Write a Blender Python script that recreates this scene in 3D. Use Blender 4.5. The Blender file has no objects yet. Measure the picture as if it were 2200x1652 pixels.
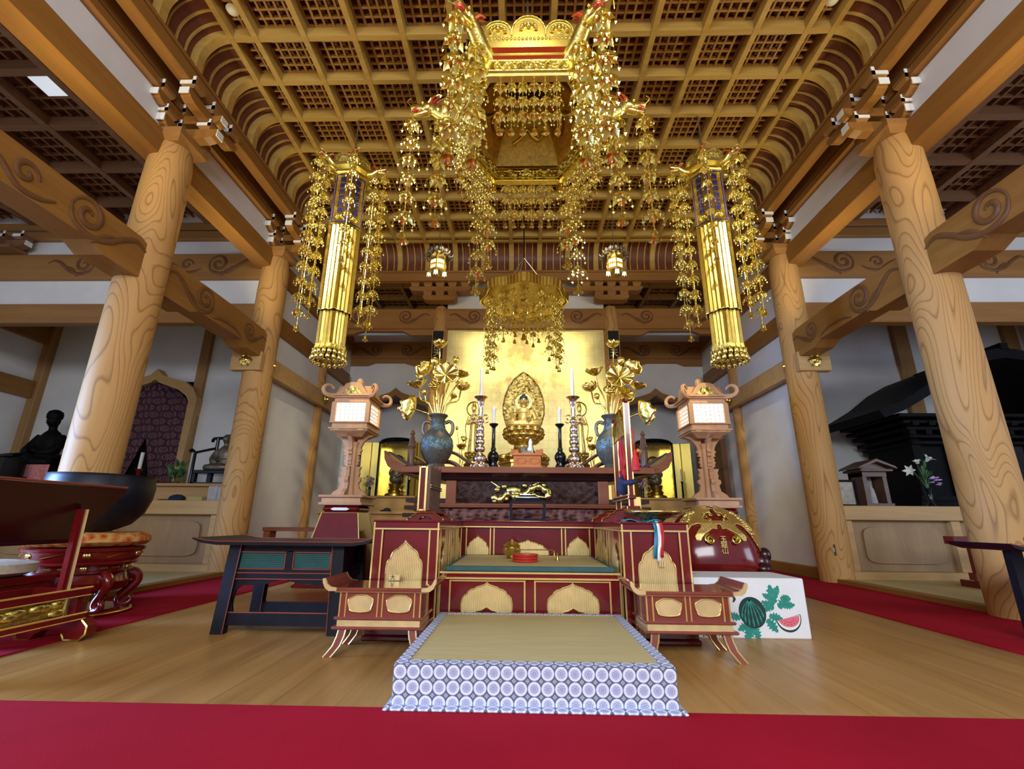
import bpy, bmesh, math, random
from math import sin, cos, pi, radians, sqrt, atan2
from mathutils import Vector, Matrix
sc = bpy.context.scene
COL = sc.collection
# ---------------------------------------------------------------- camera
XC, CAMH = 0.0427, 0.65
F_PX, PITCH, YAW, ROLL = 994.58, 0.2859, -0.0244, 0.0088
cam = bpy.data.cameras.new('camera')
cam.sensor_width = 36.0
cam.lens = F_PX / 2200 * 36.0
cam.clip_start = 0.05
camo = bpy.data.objects.new('camera', cam)
COL.objects.link(camo)
fw = Vector((sin(YAW) * cos(PITCH), cos(YAW) * cos(PITCH), sin(PITCH)))
rt = Vector((cos(YAW), -sin(YAW), 0))
up = rt.cross(fw)
r2 = rt * cos(ROLL) + up * sin(ROLL)
u2 = -rt * sin(ROLL) + up * cos(ROLL)
camo.matrix_world = Matrix(((r2.x, u2.x, -fw.x, -XC), (r2.y, u2.y, -fw.y, 0), (r2.z, u2.z, -fw.z, CAMH), (0, 0, 0, 1)))
sc.camera = camo
# ---------------------------------------------------------------- world, exposure, lamps
sc.view_settings.view_transform = 'Standard'
sc.view_settings.look = 'None'
sc.view_settings.exposure = 1.05
sc.view_settings.gamma = 1.0
sc.view_settings.use_curve_mapping = False
sc.cycles.max_bounces = 6
sc.cycles.diffuse_bounces = 4
sc.cycles.glossy_bounces = 4
sc.cycles.caustics_reflective = False
sc.cycles.caustics_refractive = False
sc.cycles.sample_clamp_indirect = 6.0
world = bpy.data.worlds.new('daylight')
sc.world = world
world.use_nodes = True
bgn = world.node_tree.nodes['Background']
bgn.inputs[0].default_value = (0.62, 0.74, 1.0, 1)
bgn.inputs[1].default_value = 0.30


def lamp(name, kind, loc, power, color, target=None, **kw):
    d = bpy.data.lights.new(name, kind)
    d.energy = power
    d.color = color
    for k, v in kw.items():
        setattr(d, k, v)
    o = bpy.data.objects.new(name, d)
    COL.objects.link(o)
    o.location = loc
    if target is not None:
        o.rotation_euler = (Vector(target) - Vector(loc)).to_track_quat('-Z', 'Y').to_euler()
    return o


WARM = (1.0, 0.90, 0.56)
# spotlights fixed high in the outer hall, aimed at the altar and its hangings
lamp('spot_lamp', 'SPOT', (-1.3, 1.5, 5.0), 420, WARM, (-1.9, 4.9, 3.0), spot_size=radians(31), spot_blend=0.6, shadow_soft_size=0.08)
lamp('spot_lamp', 'SPOT', (1.3, 1.5, 5.0), 420, WARM, (1.9, 4.9, 3.0), spot_size=radians(31), spot_blend=0.6, shadow_soft_size=0.08)
lamp('spot_lamp', 'SPOT', (0.0, 0.9, 4.6), 28, WARM, (0.0, 3.1, 4.0), spot_size=radians(60), spot_blend=0.6, shadow_soft_size=0.08)
lamp('spot_lamp', 'SPOT', (-1.1, 5.1, 4.9), 120, (1.0, 0.92, 0.60), (-0.3, 7.6, 2.2), spot_size=radians(62), spot_blend=0.8, shadow_soft_size=0.08)
lamp('spot_lamp', 'SPOT', (1.1, 5.1, 4.9), 120, (1.0, 0.92, 0.60), (0.3, 7.6, 2.2), spot_size=radians(62), spot_blend=0.8, shadow_soft_size=0.08)
lamp('spot_lamp', 'SPOT', (0.0, 4.25, 5.1), 210, (1.0, 0.9, 0.66), (0.0, 5.2, 1.4), spot_size=radians(48), spot_blend=0.8, shadow_soft_size=0.1)
lamp('spot_lamp', 'SPOT', (0.0, 4.5, 5.1), 70, WARM, (0.0, 6.0, 3.6), spot_size=radians(60), spot_blend=0.8, shadow_soft_size=0.06)  # extra spot, added to brighten the rim of the round canopy
# uplights lying on top of the long tie beams, washing the coffered ceiling
for sx in (-1, 1):
    for yy in (0.6, 2.6, 4.8):
        lamp('uplight', 'AREA', (sx * 3.5, yy, 3.14), 9, (1.0, 0.84, 0.42), (sx * 1.0, yy + 0.1, 5.4), size=0.2)
# tall paper windows of the outer hall behind the camera and at its sides
lamp('front_window_light', 'AREA', (0.0, -4.0, 3.3), 225, (0.92, 0.95, 1.0), (0.0, 3.0, 0.6), shape='RECTANGLE', size=6.0, size_y=1.6)
lamp('side_window_light', 'AREA', (-8.4, 1.2, 1.6), 95, (0.27, 0.48, 1.0), (-3.2, 2.6, 0.4), shape='RECTANGLE', size=2.0, size_y=1.6, spread=radians(56))
lamp('side_window_light', 'AREA', (8.4, 0.6, 1.8), 45, (0.72, 0.82, 1.0), (3.0, 5.0, 1.0), shape='RECTANGLE', size=2.5, size_y=1.8)

# ---------------------------------------------------------------- node helpers
class X:
    """a float socket with arithmetic"""
    nt = None

    def __init__(self, s):
        self.s = s

    @staticmethod
    def op(o, *a, **k):
        n = X.nt.nodes.new('ShaderNodeMath')
        n.operation = o
        for i, v in enumerate(a):
            if isinstance(v, X):
                X.nt.links.new(v.s, n.inputs[i])
            else:
                n.inputs[i].default_value = v
        return X(n.outputs[0])

    def __add__(s, o): return X.op('ADD', s, o)
    def __sub__(s, o): return X.op('SUBTRACT', s, o)
    def __rsub__(s, o): return X.op('SUBTRACT', o, s)
    def __mul__(s, o): return X.op('MULTIPLY', s, o)
    def __truediv__(s, o): return X.op('DIVIDE', s, o)
    def fract(s): return X.op('FRACT', s)
    def abs(s): return X.op('ABSOLUTE', s)
    def sin(s): return X.op('SINE', s)
    def lt(s, o): return X.op('LESS_THAN', s, o)
    def gt(s, o): return X.op('GREATER_THAN', s, o)
    def min(s, o): return X.op('MINIMUM', s, o)
    def max(s, o): return X.op('MAXIMUM', s, o)
    __radd__ = __add__
    __rmul__ = __mul__


def band(v, a, b):
    return v.gt(a) * v.lt(b)


MATS = {}


def new_mat(name, rough=0.5, metal=0.0, coat=0.0, spec=0.5, emit=None, estr=0.0):
    m = bpy.data.materials.new(name)
    m.use_nodes = True
    nt = m.node_tree
    X.nt = nt
    b = nt.nodes['Principled BSDF']
    b.inputs['Roughness'].default_value = rough
    b.inputs['Metallic'].default_value = metal
    b.inputs['Specular IOR Level'].default_value = spec
    if coat:
        b.inputs['Coat Weight'].default_value = coat
        b.inputs['Coat Roughness'].default_value = 0.04
    if emit:
        b.inputs['Emission Color'].default_value = (*emit, 1)
        b.inputs['Emission Strength'].default_value = estr
    MATS[name] = m
    return m, nt, b


def pos(nt, world=True, scale=(1, 1, 1)):
    if world:
        s = nt.nodes.new('ShaderNodeNewGeometry').outputs['Position']
    else:
        s = nt.nodes.new('ShaderNodeTexCoord').outputs['Object']
    mp = nt.nodes.new('ShaderNodeMapping')
    mp.inputs['Scale'].default_value = scale
    nt.links.new(s, mp.inputs[0])
    return mp.outputs[0]


def noise(nt, vec, scale, detail=3, rough=0.5, dist=0.0):
    n = nt.nodes.new('ShaderNodeTexNoise')
    n.inputs['Scale'].default_value = scale
    n.inputs['Detail'].default_value = detail
    n.inputs['Roughness'].default_value = rough
    n.inputs['Distortion'].default_value = dist
    nt.links.new(vec, n.inputs['Vector'])
    return X(n.outputs[0])


def mixc(nt, f, a, b):
    n = nt.nodes.new('ShaderNodeMix')
    n.data_type = 'RGBA'
    if isinstance(f, X):
        nt.links.new(f.s, n.inputs[0])
    else:
        n.inputs[0].default_value = f
    for i, c in ((6, a), (7, b)):
        if isinstance(c, tuple):
            n.inputs[i].default_value = (*c, 1)
        else:
            nt.links.new(c, n.inputs[i])
    return n.outputs[2]


def ramp(nt, f, stops):
    n = nt.nodes.new('ShaderNodeValToRGB')
    e = n.color_ramp.elements
    while len(e) < len(stops):
        e.new(0.5)
    for i, (p, c) in enumerate(stops):
        e[i].position = p
        e[i].color = (*c, 1)
    nt.links.new(f.s, n.inputs[0])
    return n.outputs[0]


def setc(nt, b, c):
    nt.links.new(c, b.inputs['Base Color'])


def bump(nt, b, h, strength=0.3, dist=0.01):
    n = nt.nodes.new('ShaderNodeBump')
    n.inputs['Strength'].default_value = strength
    n.inputs['Distance'].default_value = dist
    nt.links.new(h.s, n.inputs['Height'])
    nt.links.new(n.outputs[0], b.inputs['Normal'])


def sep(nt, vec):
    n = nt.nodes.new('ShaderNodeSeparateXYZ')
    nt.links.new(vec, n.inputs[0])
    return [X(o) for o in n.outputs]


def comb(nt, x, y, z):
    n = nt.nodes.new('ShaderNodeCombineXYZ')
    for i, v in enumerate((x, y, z)):
        if isinstance(v, X):
            nt.links.new(v.s, n.inputs[i])
        else:
            n.inputs[i].default_value = v
    return n.outputs[0]


def plain(name, c, rough=0.5, metal=0.0, coat=0.0, var=0.12, scale=14.0, bmp=0.0, spec=0.5, emit=None, estr=0.0, world=False):
    m, nt, b = new_mat(name, rough, metal, coat, spec, emit, estr)
    n = noise(nt, pos(nt, world), scale, 4)
    lo = tuple(x * (1 - var) for x in c)
    hi = tuple(min(1, x * (1 + var)) for x in c)
    setc(nt, b, ramp(nt, n, [(0.3, lo), (0.7, hi)]))
    if bmp:
        bump(nt, b, n, bmp, 0.004)
    return m


def wood(name, lo, hi, axis='y', scale=9.0, rough=0.45, stretch=0.07, world=True, coat=0.0, spec=0.3):
    s = [1.0, 1.0, 1.0]
    s['xyz'.index(axis)] = stretch
    m, nt, b = new_mat(name, rough, 0, coat, spec)
    n = noise(nt, pos(nt, world, tuple(s)), scale, 5, 0.6, 0.4)
    f2 = noise(nt, pos(nt, world, tuple(s)), scale * 7, 2)
    setc(nt, b, ramp(nt, n * 0.75 + f2 * 0.25, [(0.32, lo), (0.5, tuple((p + q) / 2 for p, q in zip(lo, hi))), (0.68, hi)]))
    return m


def figured(name, base, dark, sx, sz, lines=11.0):
    """strongly figured zelkova: contour lines of a stretched noise"""
    m, nt, b = new_mat(name, 0.58, spec=0.3)
    n = noise(nt, pos(nt, True, (sx, sx, sz)), 1.0, 1.2, 0.4, 0.5)
    fr = (n * lines).fract()
    fine = noise(nt, pos(nt, True, (60, 60, 3)), 1.0, 2)
    line = ramp(nt, fr, [(0.0, (1, 1, 1)), (0.05, (0.75, 0.75, 0.75)), (0.2, (0.1, 0.1, 0.1)), (0.9, (0, 0, 0)), (1.0, (0.55, 0.55, 0.55))])
    bw = nt.nodes.new('ShaderNodeRGBToBW')
    nt.links.new(line, bw.inputs[0])
    f = X(bw.outputs[0]) * 0.62 + fine * 0.22
    setc(nt, b, mixc(nt, f, base, dark))
    return m


# woods
figured('zelkova_pillar', (0.57, 0.315, 0.10), (0.17, 0.07, 0.018), 2.2, 0.75, 24)
wood('beam_wood_y', (0.24, 0.105, 0.022), (0.33, 0.155, 0.036), 'y')
wood('beam_wood_x', (0.27, 0.125, 0.035), (0.37, 0.185, 0.055), 'x')
wood('beam_wood_z', (0.32, 0.17, 0.06), (0.42, 0.24, 0.09), 'z')
wood('shaded_groove_wood', (0.13, 0.055, 0.02), (0.18, 0.08, 0.03), 'y')  # shade of the carved grooves put into the colour, darker than the beams
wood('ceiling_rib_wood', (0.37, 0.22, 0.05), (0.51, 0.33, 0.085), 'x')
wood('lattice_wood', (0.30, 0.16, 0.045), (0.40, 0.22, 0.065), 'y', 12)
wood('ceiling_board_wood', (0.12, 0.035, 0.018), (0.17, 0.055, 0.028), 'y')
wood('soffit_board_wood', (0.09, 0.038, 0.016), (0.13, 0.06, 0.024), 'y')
wood('dais_wood', (0.44, 0.26, 0.095), (0.56, 0.35, 0.14), 'x')
wood('side_bay_wood', (0.19, 0.095, 0.045), (0.27, 0.14, 0.07), 'x')
wood('dais_panel_wood', (0.30, 0.19, 0.09), (0.40, 0.26, 0.13), 'z', 5, 0.5, 0.15)
wood('cypress_wood', (0.52, 0.275, 0.135), (0.63, 0.36, 0.19), 'z', 12, spec=0.15)
wood('altar_wood', (0.17, 0.052, 0.022), (0.25, 0.08, 0.034), 'x', 14, 0.4, spec=0.12)
wood('dark_altar_wood', (0.035, 0.012, 0.010), (0.06, 0.02, 0.015), 'x', 14, 0.3, spec=0.2)
wood('orange_cedar', (0.46, 0.14, 0.035), (0.58, 0.20, 0.055), 'x', 16, spec=0.12)
wood('brown_rail_wood', (0.10, 0.05, 0.03), (0.15, 0.075, 0.045), 'x', 14, 0.35)
plain('plaster', (0.74, 0.74, 0.73), 0.9, var=0.05, scale=2.5, world=True)
plain('white_paint', (0.84, 0.86, 0.83), 0.6, var=0.02)
# polished metals and lacquers
plain('gold', (0.90, 0.72, 0.20), 0.22, 1.0, var=0.10, scale=40)
plain('gold_filigree', (0.93, 0.77, 0.26), 0.25, 1.0, var=0.18, scale=60)
plain('old_gold', (0.62, 0.46, 0.13), 0.34, 1.0, var=0.25, scale=30)
plain('carved_gold', (0.90, 0.73, 0.23), 0.28, 1.0, var=0.25, scale=45, bmp=0.8)
plain('gilt_line', (0.86, 0.60, 0.20), 0.30, 0.75, var=0.08)
plain('gilt_panel', (0.80, 0.60, 0.26), 0.38, 0.6, var=0.10)
plain('silver', (0.82, 0.74, 0.66), 0.16, 1.0, var=0.06)
plain('bronze_dark', (0.20, 0.17, 0.13), 0.42, 0.6, var=0.25, scale=22)
plain('red_lacquer', (0.15, 0.007, 0.007), 0.16, 0, 0.2, var=0.15, scale=5)
plain('red_brown_lacquer', (0.24, 0.055, 0.035), 0.16, 0, 0.5, var=0.12, scale=6)
plain('dark_red_lacquer', (0.035, 0.004, 0.006), 0.25, 0, 0.1, var=0.15, scale=5)
plain('vermilion', (0.50, 0.025, 0.018), 0.2, 0, 0.5, var=0.08)
plain('black_lacquer', (0.005, 0.005, 0.007), 0.14, 0, 0.15, var=0.3, spec=0.35)
plain('black_satin', (0.006, 0.006, 0.010), 0.42, 0, 0.0, var=0.3, spec=0.3)
plain('black_wood', (0.004, 0.0035, 0.004), 0.6, var=0.4, spec=0.12)
plain('green_board', (0.022, 0.085, 0.075), 0.6, var=0.15)
plain('white_wax', (0.85, 0.84, 0.80), 0.4, var=0.02)
plain('blue_enamel', (0.02, 0.022, 0.22), 0.35, var=0.1)
plain('coral_red', (0.58, 0.07, 0.02), 0.35, var=0.2)
plain('red_cord', (0.50, 0.010, 0.008), 0.7, var=0.2, scale=60)
plain('navy_cord', (0.012, 0.016, 0.05), 0.8, var=0.2)
plain('teal_silk', (0.01, 0.17, 0.24), 0.5, var=0.15)
plain('white_silk', (0.80, 0.78, 0.74), 0.6, var=0.05)
plain('pink_cloth', (0.62, 0.22, 0.22), 0.8, var=0.3, scale=40)
plain('cardboard_white', (0.80, 0.82, 0.82), 0.55, var=0.02)
plain('print_black', (0.012, 0.012, 0.016), 0.6)
plain('print_dark_green', (0.006, 0.035, 0.030), 0.5, var=0.2)
plain('print_green', (0.02, 0.26, 0.20), 0.5, var=0.2, scale=50)
plain('print_pink', (0.80, 0.16, 0.22), 0.5, var=0.06)
plain('leaf_green', (0.06, 0.16, 0.05), 0.6, var=0.3)
plain('petal_white', (0.80, 0.80, 0.62), 0.6)
plain('petal_mauve', (0.45, 0.30, 0.52), 0.6)
plain('skin_gold', (0.84, 0.64, 0.22), 0.42, 0.75, var=0.06)
plain('hair_blue', (0.02, 0.028, 0.06), 0.6)
plain('switch_plate', (0.10, 0.09, 0.06), 0.5)
plain('pale_grey_cloth', (0.45, 0.44, 0.45), 0.9)
plain('beige_cushion_cloth', (0.55, 0.46, 0.33), 0.9, var=0.15, scale=60, bmp=0.2)
plain('lit_paper', (0.9, 0.88, 0.8), 0.8, emit=(1.0, 0.96, 0.82), estr=1.7)
plain('lit_amber_paper', (0.9, 0.6, 0.3), 0.8, emit=(1.0, 0.55, 0.16), estr=1.3)
plain('tube_lamp', (0.9, 0.9, 0.9), 0.5, emit=(0.75, 0.88, 1.0), estr=0.3)
plain('flame', (1, 0.8, 0.3), 0.5, emit=(1.0, 0.85, 0.5), estr=3.0)


def floor_mat():
    m, nt, b = new_mat('floor_boards', 0.36, 0, 0.0, 0.4)
    p = pos(nt)
    x, y, z = sep(nt, p)
    pl = x / 0.24
    idx = pl - pl.fract()
    v = comb(nt, x * 9.0, y * 0.55 + idx * 3.7, idx * 1.3)
    n = noise(nt, v, 1.0, 4, 0.6, 0.7)
    n2 = noise(nt, pos(nt, True, (40, 2, 1)), 1.0, 2)
    wn = (idx * 12.9898).sin() * 0.5 + 0.5
    c = ramp(nt, n * 0.6 + n2 * 0.2 + wn * 0.2, [(0.25, (0.27, 0.12, 0.028)), (0.5, (0.42, 0.21, 0.055)), (0.75, (0.54, 0.30, 0.085))])
    seam = (pl.fract() - 0.5).abs().gt(0.493)
    setc(nt, b, mixc(nt, seam * 0.6, c, (0.14, 0.06, 0.02)))


floor_mat()


def carpet_mat():
    m, nt, b = new_mat('red_felt', 0.95, spec=0.1)
    n = noise(nt, pos(nt), 260, 2)
    n2 = noise(nt, pos(nt), 2.0, 3)
    setc(nt, b, ramp(nt, n * 0.5 + n2 * 0.5, [(0.3, (0.29, 0.004, 0.013)), (0.7, (0.41, 0.008, 0.022))]))
    bump(nt, b, n, 0.3, 0.002)


carpet_mat()


def tatami_mat(name, axis):
    m, nt, b = new_mat(name, 0.7)
    x, y, z = sep(nt, pos(nt))
    u = x if axis == 'x' else y
    w = (u * 900.0).sin()
    n = noise(nt, pos(nt, True, (80, 4, 4) if axis == 'x' else (4, 80, 4)), 1.0, 3)
    setc(nt, b, ramp(nt, w * 0.15 + n * 0.7 + 0.1, [(0.2, (0.48, 0.37, 0.14)), (0.7, (0.62, 0.50, 0.22))]))
    bump(nt, b, w, 0.15, 0.001)


tatami_mat('tatami_straw', 'y')


def roundel_mat(name, a, c, p, oa, oc):
    """brocade edging: round crests in rows, dark diamonds between"""
    m, nt, b = new_mat(name, 0.75)
    xyz = sep(nt, pos(nt))
    u = (xyz[a] - oa) / p
    v = (xyz[c] - oc) / p
    cu = u.fract() - 0.5
    cv = v.fract() - 0.5
    r = X.op('SQRT', cu * cu + cv * cv)
    th = X.op('ARCTAN2', cv, cu)
    disc = r.lt(0.49)
    petal = (r - 0.22 - (th * 8.0).sin() * 0.035).abs().lt(0.03)
    inner = r.lt(0.13) * (r + (th * 6.0).sin() * 0.03).gt(0.05)
    tint = band(r, 0.0, 0.35)
    rim = band(r, 0.455, 0.49)
    du = ((u + 0.5).fract() - 0.5).abs()
    dv = ((v + 0.5).fract() - 0.5).abs()
    dm = du + dv
    c0 = mixc(nt, band(dm, 0.11, 0.16), (0.10, 0.10, 0.15), (0.55, 0.57, 0.62))
    c0 = mixc(nt, dm.lt(0.06), c0, (0.5, 0.5, 0.55))
    c1 = mixc(nt, tint, (0.72, 0.73, 0.77), (0.52, 0.53, 0.62))
    c1 = mixc(nt, (petal + inner).min(1.0), c1, (0.25, 0.26, 0.42))
    c1 = mixc(nt, rim, c1, (0.35, 0.36, 0.46))
    setc(nt, b, mixc(nt, disc, c0, c1))


PR = 0.0487
roundel_mat('crest_brocade_front', 0, 2, PR, -0.511, -0.001)
roundel_mat('crest_brocade_side', 1, 2, PR, 1.9, -0.0055)
roundel_mat('crest_brocade_top', 0, 1, PR, -0.511, 1.9)


def screen_mat():
    m, nt, b = new_mat('gold_leaf_squares', 0.42, 0.35)
    x, y, z = sep(nt, pos(nt))
    p = 0.137
    u = (x + 0.02) / p
    v = (z - 0.02) / p
    g = (u.fract() - 0.5).abs().max((v.fract() - 0.5).abs())
    n = noise(nt, pos(nt), 9, 4)
    n3 = noise(nt, pos(nt, True, (1.6, 1, 1.1)), 2.2, 5, 0.65)
    base = ramp(nt, n, [(0.3, (0.80, 0.66, 0.24)), (0.7, (0.90, 0.77, 0.33))])
    brown_patch = (n3 - 0.44).max(0.0) * 5.0 * (1.0 - (x * x) * 1.5).max(0.0) * ((z - 2.1) * 1.1).max(0.0).min(1.0)  # noisy brown patches, confined to the upper middle of the panel
    base = mixc(nt, brown_patch.min(0.75), base, (0.34, 0.20, 0.06))
    setc(nt, b, mixc(nt, g.gt(0.488) * 0.55, base, (0.40, 0.28, 0.08)))


screen_mat()


def relief_mat(name, lo, hi, scale, metal, rough, strength=1.0, mid=None):
    m, nt, b = new_mat(name, rough, metal, spec=0.5 if metal else 0.15)
    v = nt.nodes.new('ShaderNodeTexVoronoi')
    v.inputs['Scale'].default_value = scale
    nt.links.new(pos(nt, False), v.inputs['Vector'])
    n = noise(nt, pos(nt, False), scale * 0.7, 4, 0.6, 1.5)
    h = X(v.outputs['Distance']) * 0.6 + n * 0.6
    setc(nt, b, ramp(nt, h, [(0.3, lo), (0.5, mid or tuple((p + q) / 2 for p, q in zip(lo, hi))), (0.75, hi)]))
    bump(nt, b, h, strength, 0.02)


relief_mat('openwork_gold', (0.11, 0.065, 0.015), (0.66, 0.50, 0.15), 24, 1.0, 0.35)
relief_mat('carved_dark_wood', (0.008, 0.004, 0.004), (0.055, 0.020, 0.014), 14, 0.0, 0.38)
relief_mat('painted_wave_carving', (0.03, 0.012, 0.010), (0.20, 0.085, 0.06), 16, 0.0, 0.36, 1.0, (0.10, 0.035, 0.028))
relief_mat('black_gilt_relief', (0.012, 0.010, 0.008), (0.42, 0.30, 0.09), 30, 0.5, 0.35)
relief_mat('gold_brocade', (0.30, 0.03, 0.010), (0.58, 0.34, 0.10), 20, 0.0, 0.7, 0.3, (0.52, 0.13, 0.03))


def curtain_mat():
    m, nt, b = new_mat('purple_brocade', 0.8)
    x, y, z = sep(nt, pos(nt))
    u = x / 0.12
    v = z / 0.12
    row = v - v.fract()
    u = u + row * 0.5
    cu = u.fract() - 0.5
    cv = v.fract() - 0.5
    r = X.op('SQRT', cu * cu + cv * cv)
    n = noise(nt, pos(nt), 60, 2)
    ring = band(r + n * 0.1, 0.33, 0.43) + band(r + n * 0.12, 0.14, 0.22)
    base = mixc(nt, n, (0.035, 0.010, 0.022), (0.075, 0.022, 0.045))
    setc(nt, b, mixc(nt, ring.min(1.0) * 0.8, base, (0.27, 0.13, 0.11)))


curtain_mat()


def vase_mat():
    m, nt, b = new_mat('enamelled_bronze', 0.5, 0.2, spec=0.3)
    x, y, z = sep(nt, pos(nt, False))
    n = noise(nt, pos(nt, False), 28, 3, 0.5, 1.2)
    th = X.op('ARCTAN2', y, x)
    sw = ((th * 4.0).sin() * 0.018 + z)
    bandm = band(sw, 0.20, 0.30) + band(sw, 0.39, 0.47)
    enam = ramp(nt, n, [(0.4, (0.05, 0.09, 0.12)), (0.5, (0.09, 0.16, 0.15)), (0.58, (0.22, 0.26, 0.23)), (0.7, (0.07, 0.075, 0.14))])
    body = ramp(nt, n, [(0.3, (0.07, 0.062, 0.045)), (0.7, (0.12, 0.11, 0.08))])
    setc(nt, b, mixc(nt, bandm.min(1.0), body, enam))


vase_mat()


def scale_mat():
    m, nt, b = new_mat('gold_scale_lacquer', 0.3, 0.85)
    n = noise(nt, pos(nt, False), 120, 3)
    setc(nt, b, ramp(nt, n, [(0.35, (0.62, 0.42, 0.10)), (0.65, (0.92, 0.70, 0.22))]))
    bump(nt, b, n, 0.6, 0.004)


scale_mat()


# ---------------------------------------------------------------- mesh helpers
class MB:
    def __init__(s):
        s.v = []
        s.f = []

    def add(s, v, f):
        k = len(s.v)
        s.v += [tuple(p) for p in v]
        s.f += [tuple(i + k for i in q) for q in f]
        return s

    def mark(s): return len(s.v)

    def xf(s, k, M):
        for i in range(k, len(s.v)):
            s.v[i] = tuple(M @ Vector(s.v[i]))
        return s

    def box(s, x0, x1, y0, y1, z0, z1, b=0.0):
        if x0 > x1: x0, x1 = x1, x0
        if y0 > y1: y0, y1 = y1, y0
        if b <= 0:
            return s.add([(x0, y0, z0), (x1, y0, z0), (x1, y1, z0), (x0, y1, z0), (x0, y0, z1), (x1, y0, z1), (x1, y1, z1), (x0, y1, z1)],
                         [(0, 3, 2, 1), (4, 5, 6, 7), (0, 1, 5, 4), (1, 2, 6, 5), (2, 3, 7, 6), (3, 0, 4, 7)])
        b = min(b, (x1 - x0) / 2.01, (y1 - y0) / 2.01, (z1 - z0) / 2.01)
        rings = []
        for z, i in ((z0, b), (z0 + b, 0), (z1 - b, 0), (z1, b)):
            X0, X1, Y0, Y1 = x0 + i, x1 - i, y0 + i, y1 - i
            c = b if i == 0 else 0.0
            rings.append([(X0 + c, Y0, z), (X1 - c, Y0, z), (X1, Y0 + c, z), (X1, Y1 - c, z), (X1 - c, Y1, z), (X0 + c, Y1, z), (X0, Y1 - c, z), (X0, Y0 + c, z)])
        return s.loft(rings, True, True)

    def loft(s, rings, cap0=True, cap1=True, closed=True):
        n = len(rings[0])
        v = [p for r in rings for p in r]
        f = []
        for i in range(len(rings) - 1):
            for j in range(n if closed else n - 1):
                a, b2 = i * n + j, i * n + (j + 1) % n
                f.append((a, b2, b2 + n, a + n))
        if cap0: f.append(tuple(reversed(range(n))))
        if cap1: f.append(tuple(range((len(rings) - 1) * n, len(rings) * n)))
        return s.add(v, f)

    def prism(s, pts, plane, t0, t1):
        """outline in a plane ('xz' -> along y, 'yz' -> along x, 'xy' -> along z)"""
        mp = {'xz': lambda a, b, t: (a, t, b), 'yz': lambda a, b, t: (t, a, b), 'xy': lambda a, b, t: (a, b, t)}[plane]
        area = sum(p[0] * q[1] - q[0] * p[1] for p, q in zip(pts, pts[1:] + pts[:1]))
        if (area < 0) != (plane == 'xz'): pts = pts[::-1]
        if t0 > t1: t0, t1 = t1, t0
        return s.loft([[mp(a, b, t0) for a, b in pts], [mp(a, b, t1) for a, b in pts]])

    def frame(s, outer, inner, plane, t0, t1):
        """ring between two outlines with the same number of points"""
        mp = {'xz': lambda a, b, t: (a, t, b), 'yz': lambda a, b, t: (t, a, b), 'xy': lambda a, b, t: (a, b, t)}[plane]
        n = len(outer)
        v = [mp(a, b, t) for t in (t0, t1) for o in (outer, inner) for a, b in o]
        f = []
        for j in range(n):
            k = (j + 1) % n
            f += [(j, k, n + k, n + j), (2 * n + j, 3 * n + j, 3 * n + k, 2 * n + k), (j, 2 * n + j, 2 * n + k, k), (n + j, n + k, 3 * n + k, 3 * n + j)]
        return s.add(v, f)

    def lathe(s, prof, n=24, c=(0, 0, 0), lobes=0, amp=0.0, sx=1.0, sy=1.0):
        rings = []
        for r, z in prof:
            rings.append([(c[0] + sx * r * (1 + amp * cos(lobes * 2 * pi * j / n)) * cos(2 * pi * j / n), c[1] + sy * r * (1 + amp * cos(lobes * 2 * pi * j / n)) * sin(2 * pi * j / n), c[2] + z) for j in range(n)])
        return s.loft(rings, prof[0][0] > 1e-4, prof[-1][0] > 1e-4)

    def cyl(s, c, r, h, n=16, r1=None):
        return s.lathe([(r, 0), (r if r1 is None else r1, h)], n, c)

    def ball(s, c, r, n=10, m=6):
        if not isinstance(r, tuple): r = (r, r, r)
        rings = [[(c[0] + r[0] * sin(pi * i / m) * cos(2 * pi * j / n), c[1] + r[1] * sin(pi * i / m) * sin(2 * pi * j / n), c[2] - r[2] * cos(pi * i / m)) for j in range(n)] for i in range(1, m)]
        k = len(s.v)
        s.loft(rings, False, False)
        s.v += [(c[0], c[1], c[2] - r[2]), (c[0], c[1], c[2] + r[2])]
        e = len(s.v)
        last = k + (m - 2) * n
        for j in range(n):
            s.f.append((k + (j + 1) % n, k + j, e - 2))
            s.f.append((last + j, last + (j + 1) % n, e - 1))
        return s

    def octa(s, c, rx, rz):
        x, y, z = c
        return s.add([(x + rx, y, z), (x, y + rx, z), (x - rx, y, z), (x, y - rx, z), (x, y, z + rz), (x, y, z - rz)],
                     [(0, 1, 4), (1, 2, 4), (2, 3, 4), (3, 0, 4), (1, 0, 5), (2, 1, 5), (3, 2, 5), (0, 3, 5)])

    def tube(s, pts, r, n=6, cap=True, flat=1.0, upv=None):
        P = [Vector(p) for p in pts]
        R = r if isinstance(r, (list, tuple)) else [r] * len(P)
        rings = []
        ref = Vector(upv) if upv else None
        prev = None
        for i, p in enumerate(P):
            t = (P[min(i + 1, len(P) - 1)] - P[max(i - 1, 0)])
            if t.length < 1e-9: t = Vector((0, 0, 1))
            t.normalize()
            if ref is not None:
                a = t.cross(ref)
            elif prev is None:
                a = t.cross(Vector((0, 0, 1)) if abs(t.z) < 0.9 else Vector((1, 0, 0)))
            else:
                a = prev - t * prev.dot(t)
            if a.length < 1e-6: a = t.cross(Vector((0, 1, 0)))
            a.normalize()
            prev = a
            b = t.cross(a)
            rings.append([tuple(p + (a * cos(2 * pi * j / n) + b * sin(2 * pi * j / n) * flat) * R[i]) for j in range(n)])
        return s.loft(rings, cap, cap)

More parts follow.
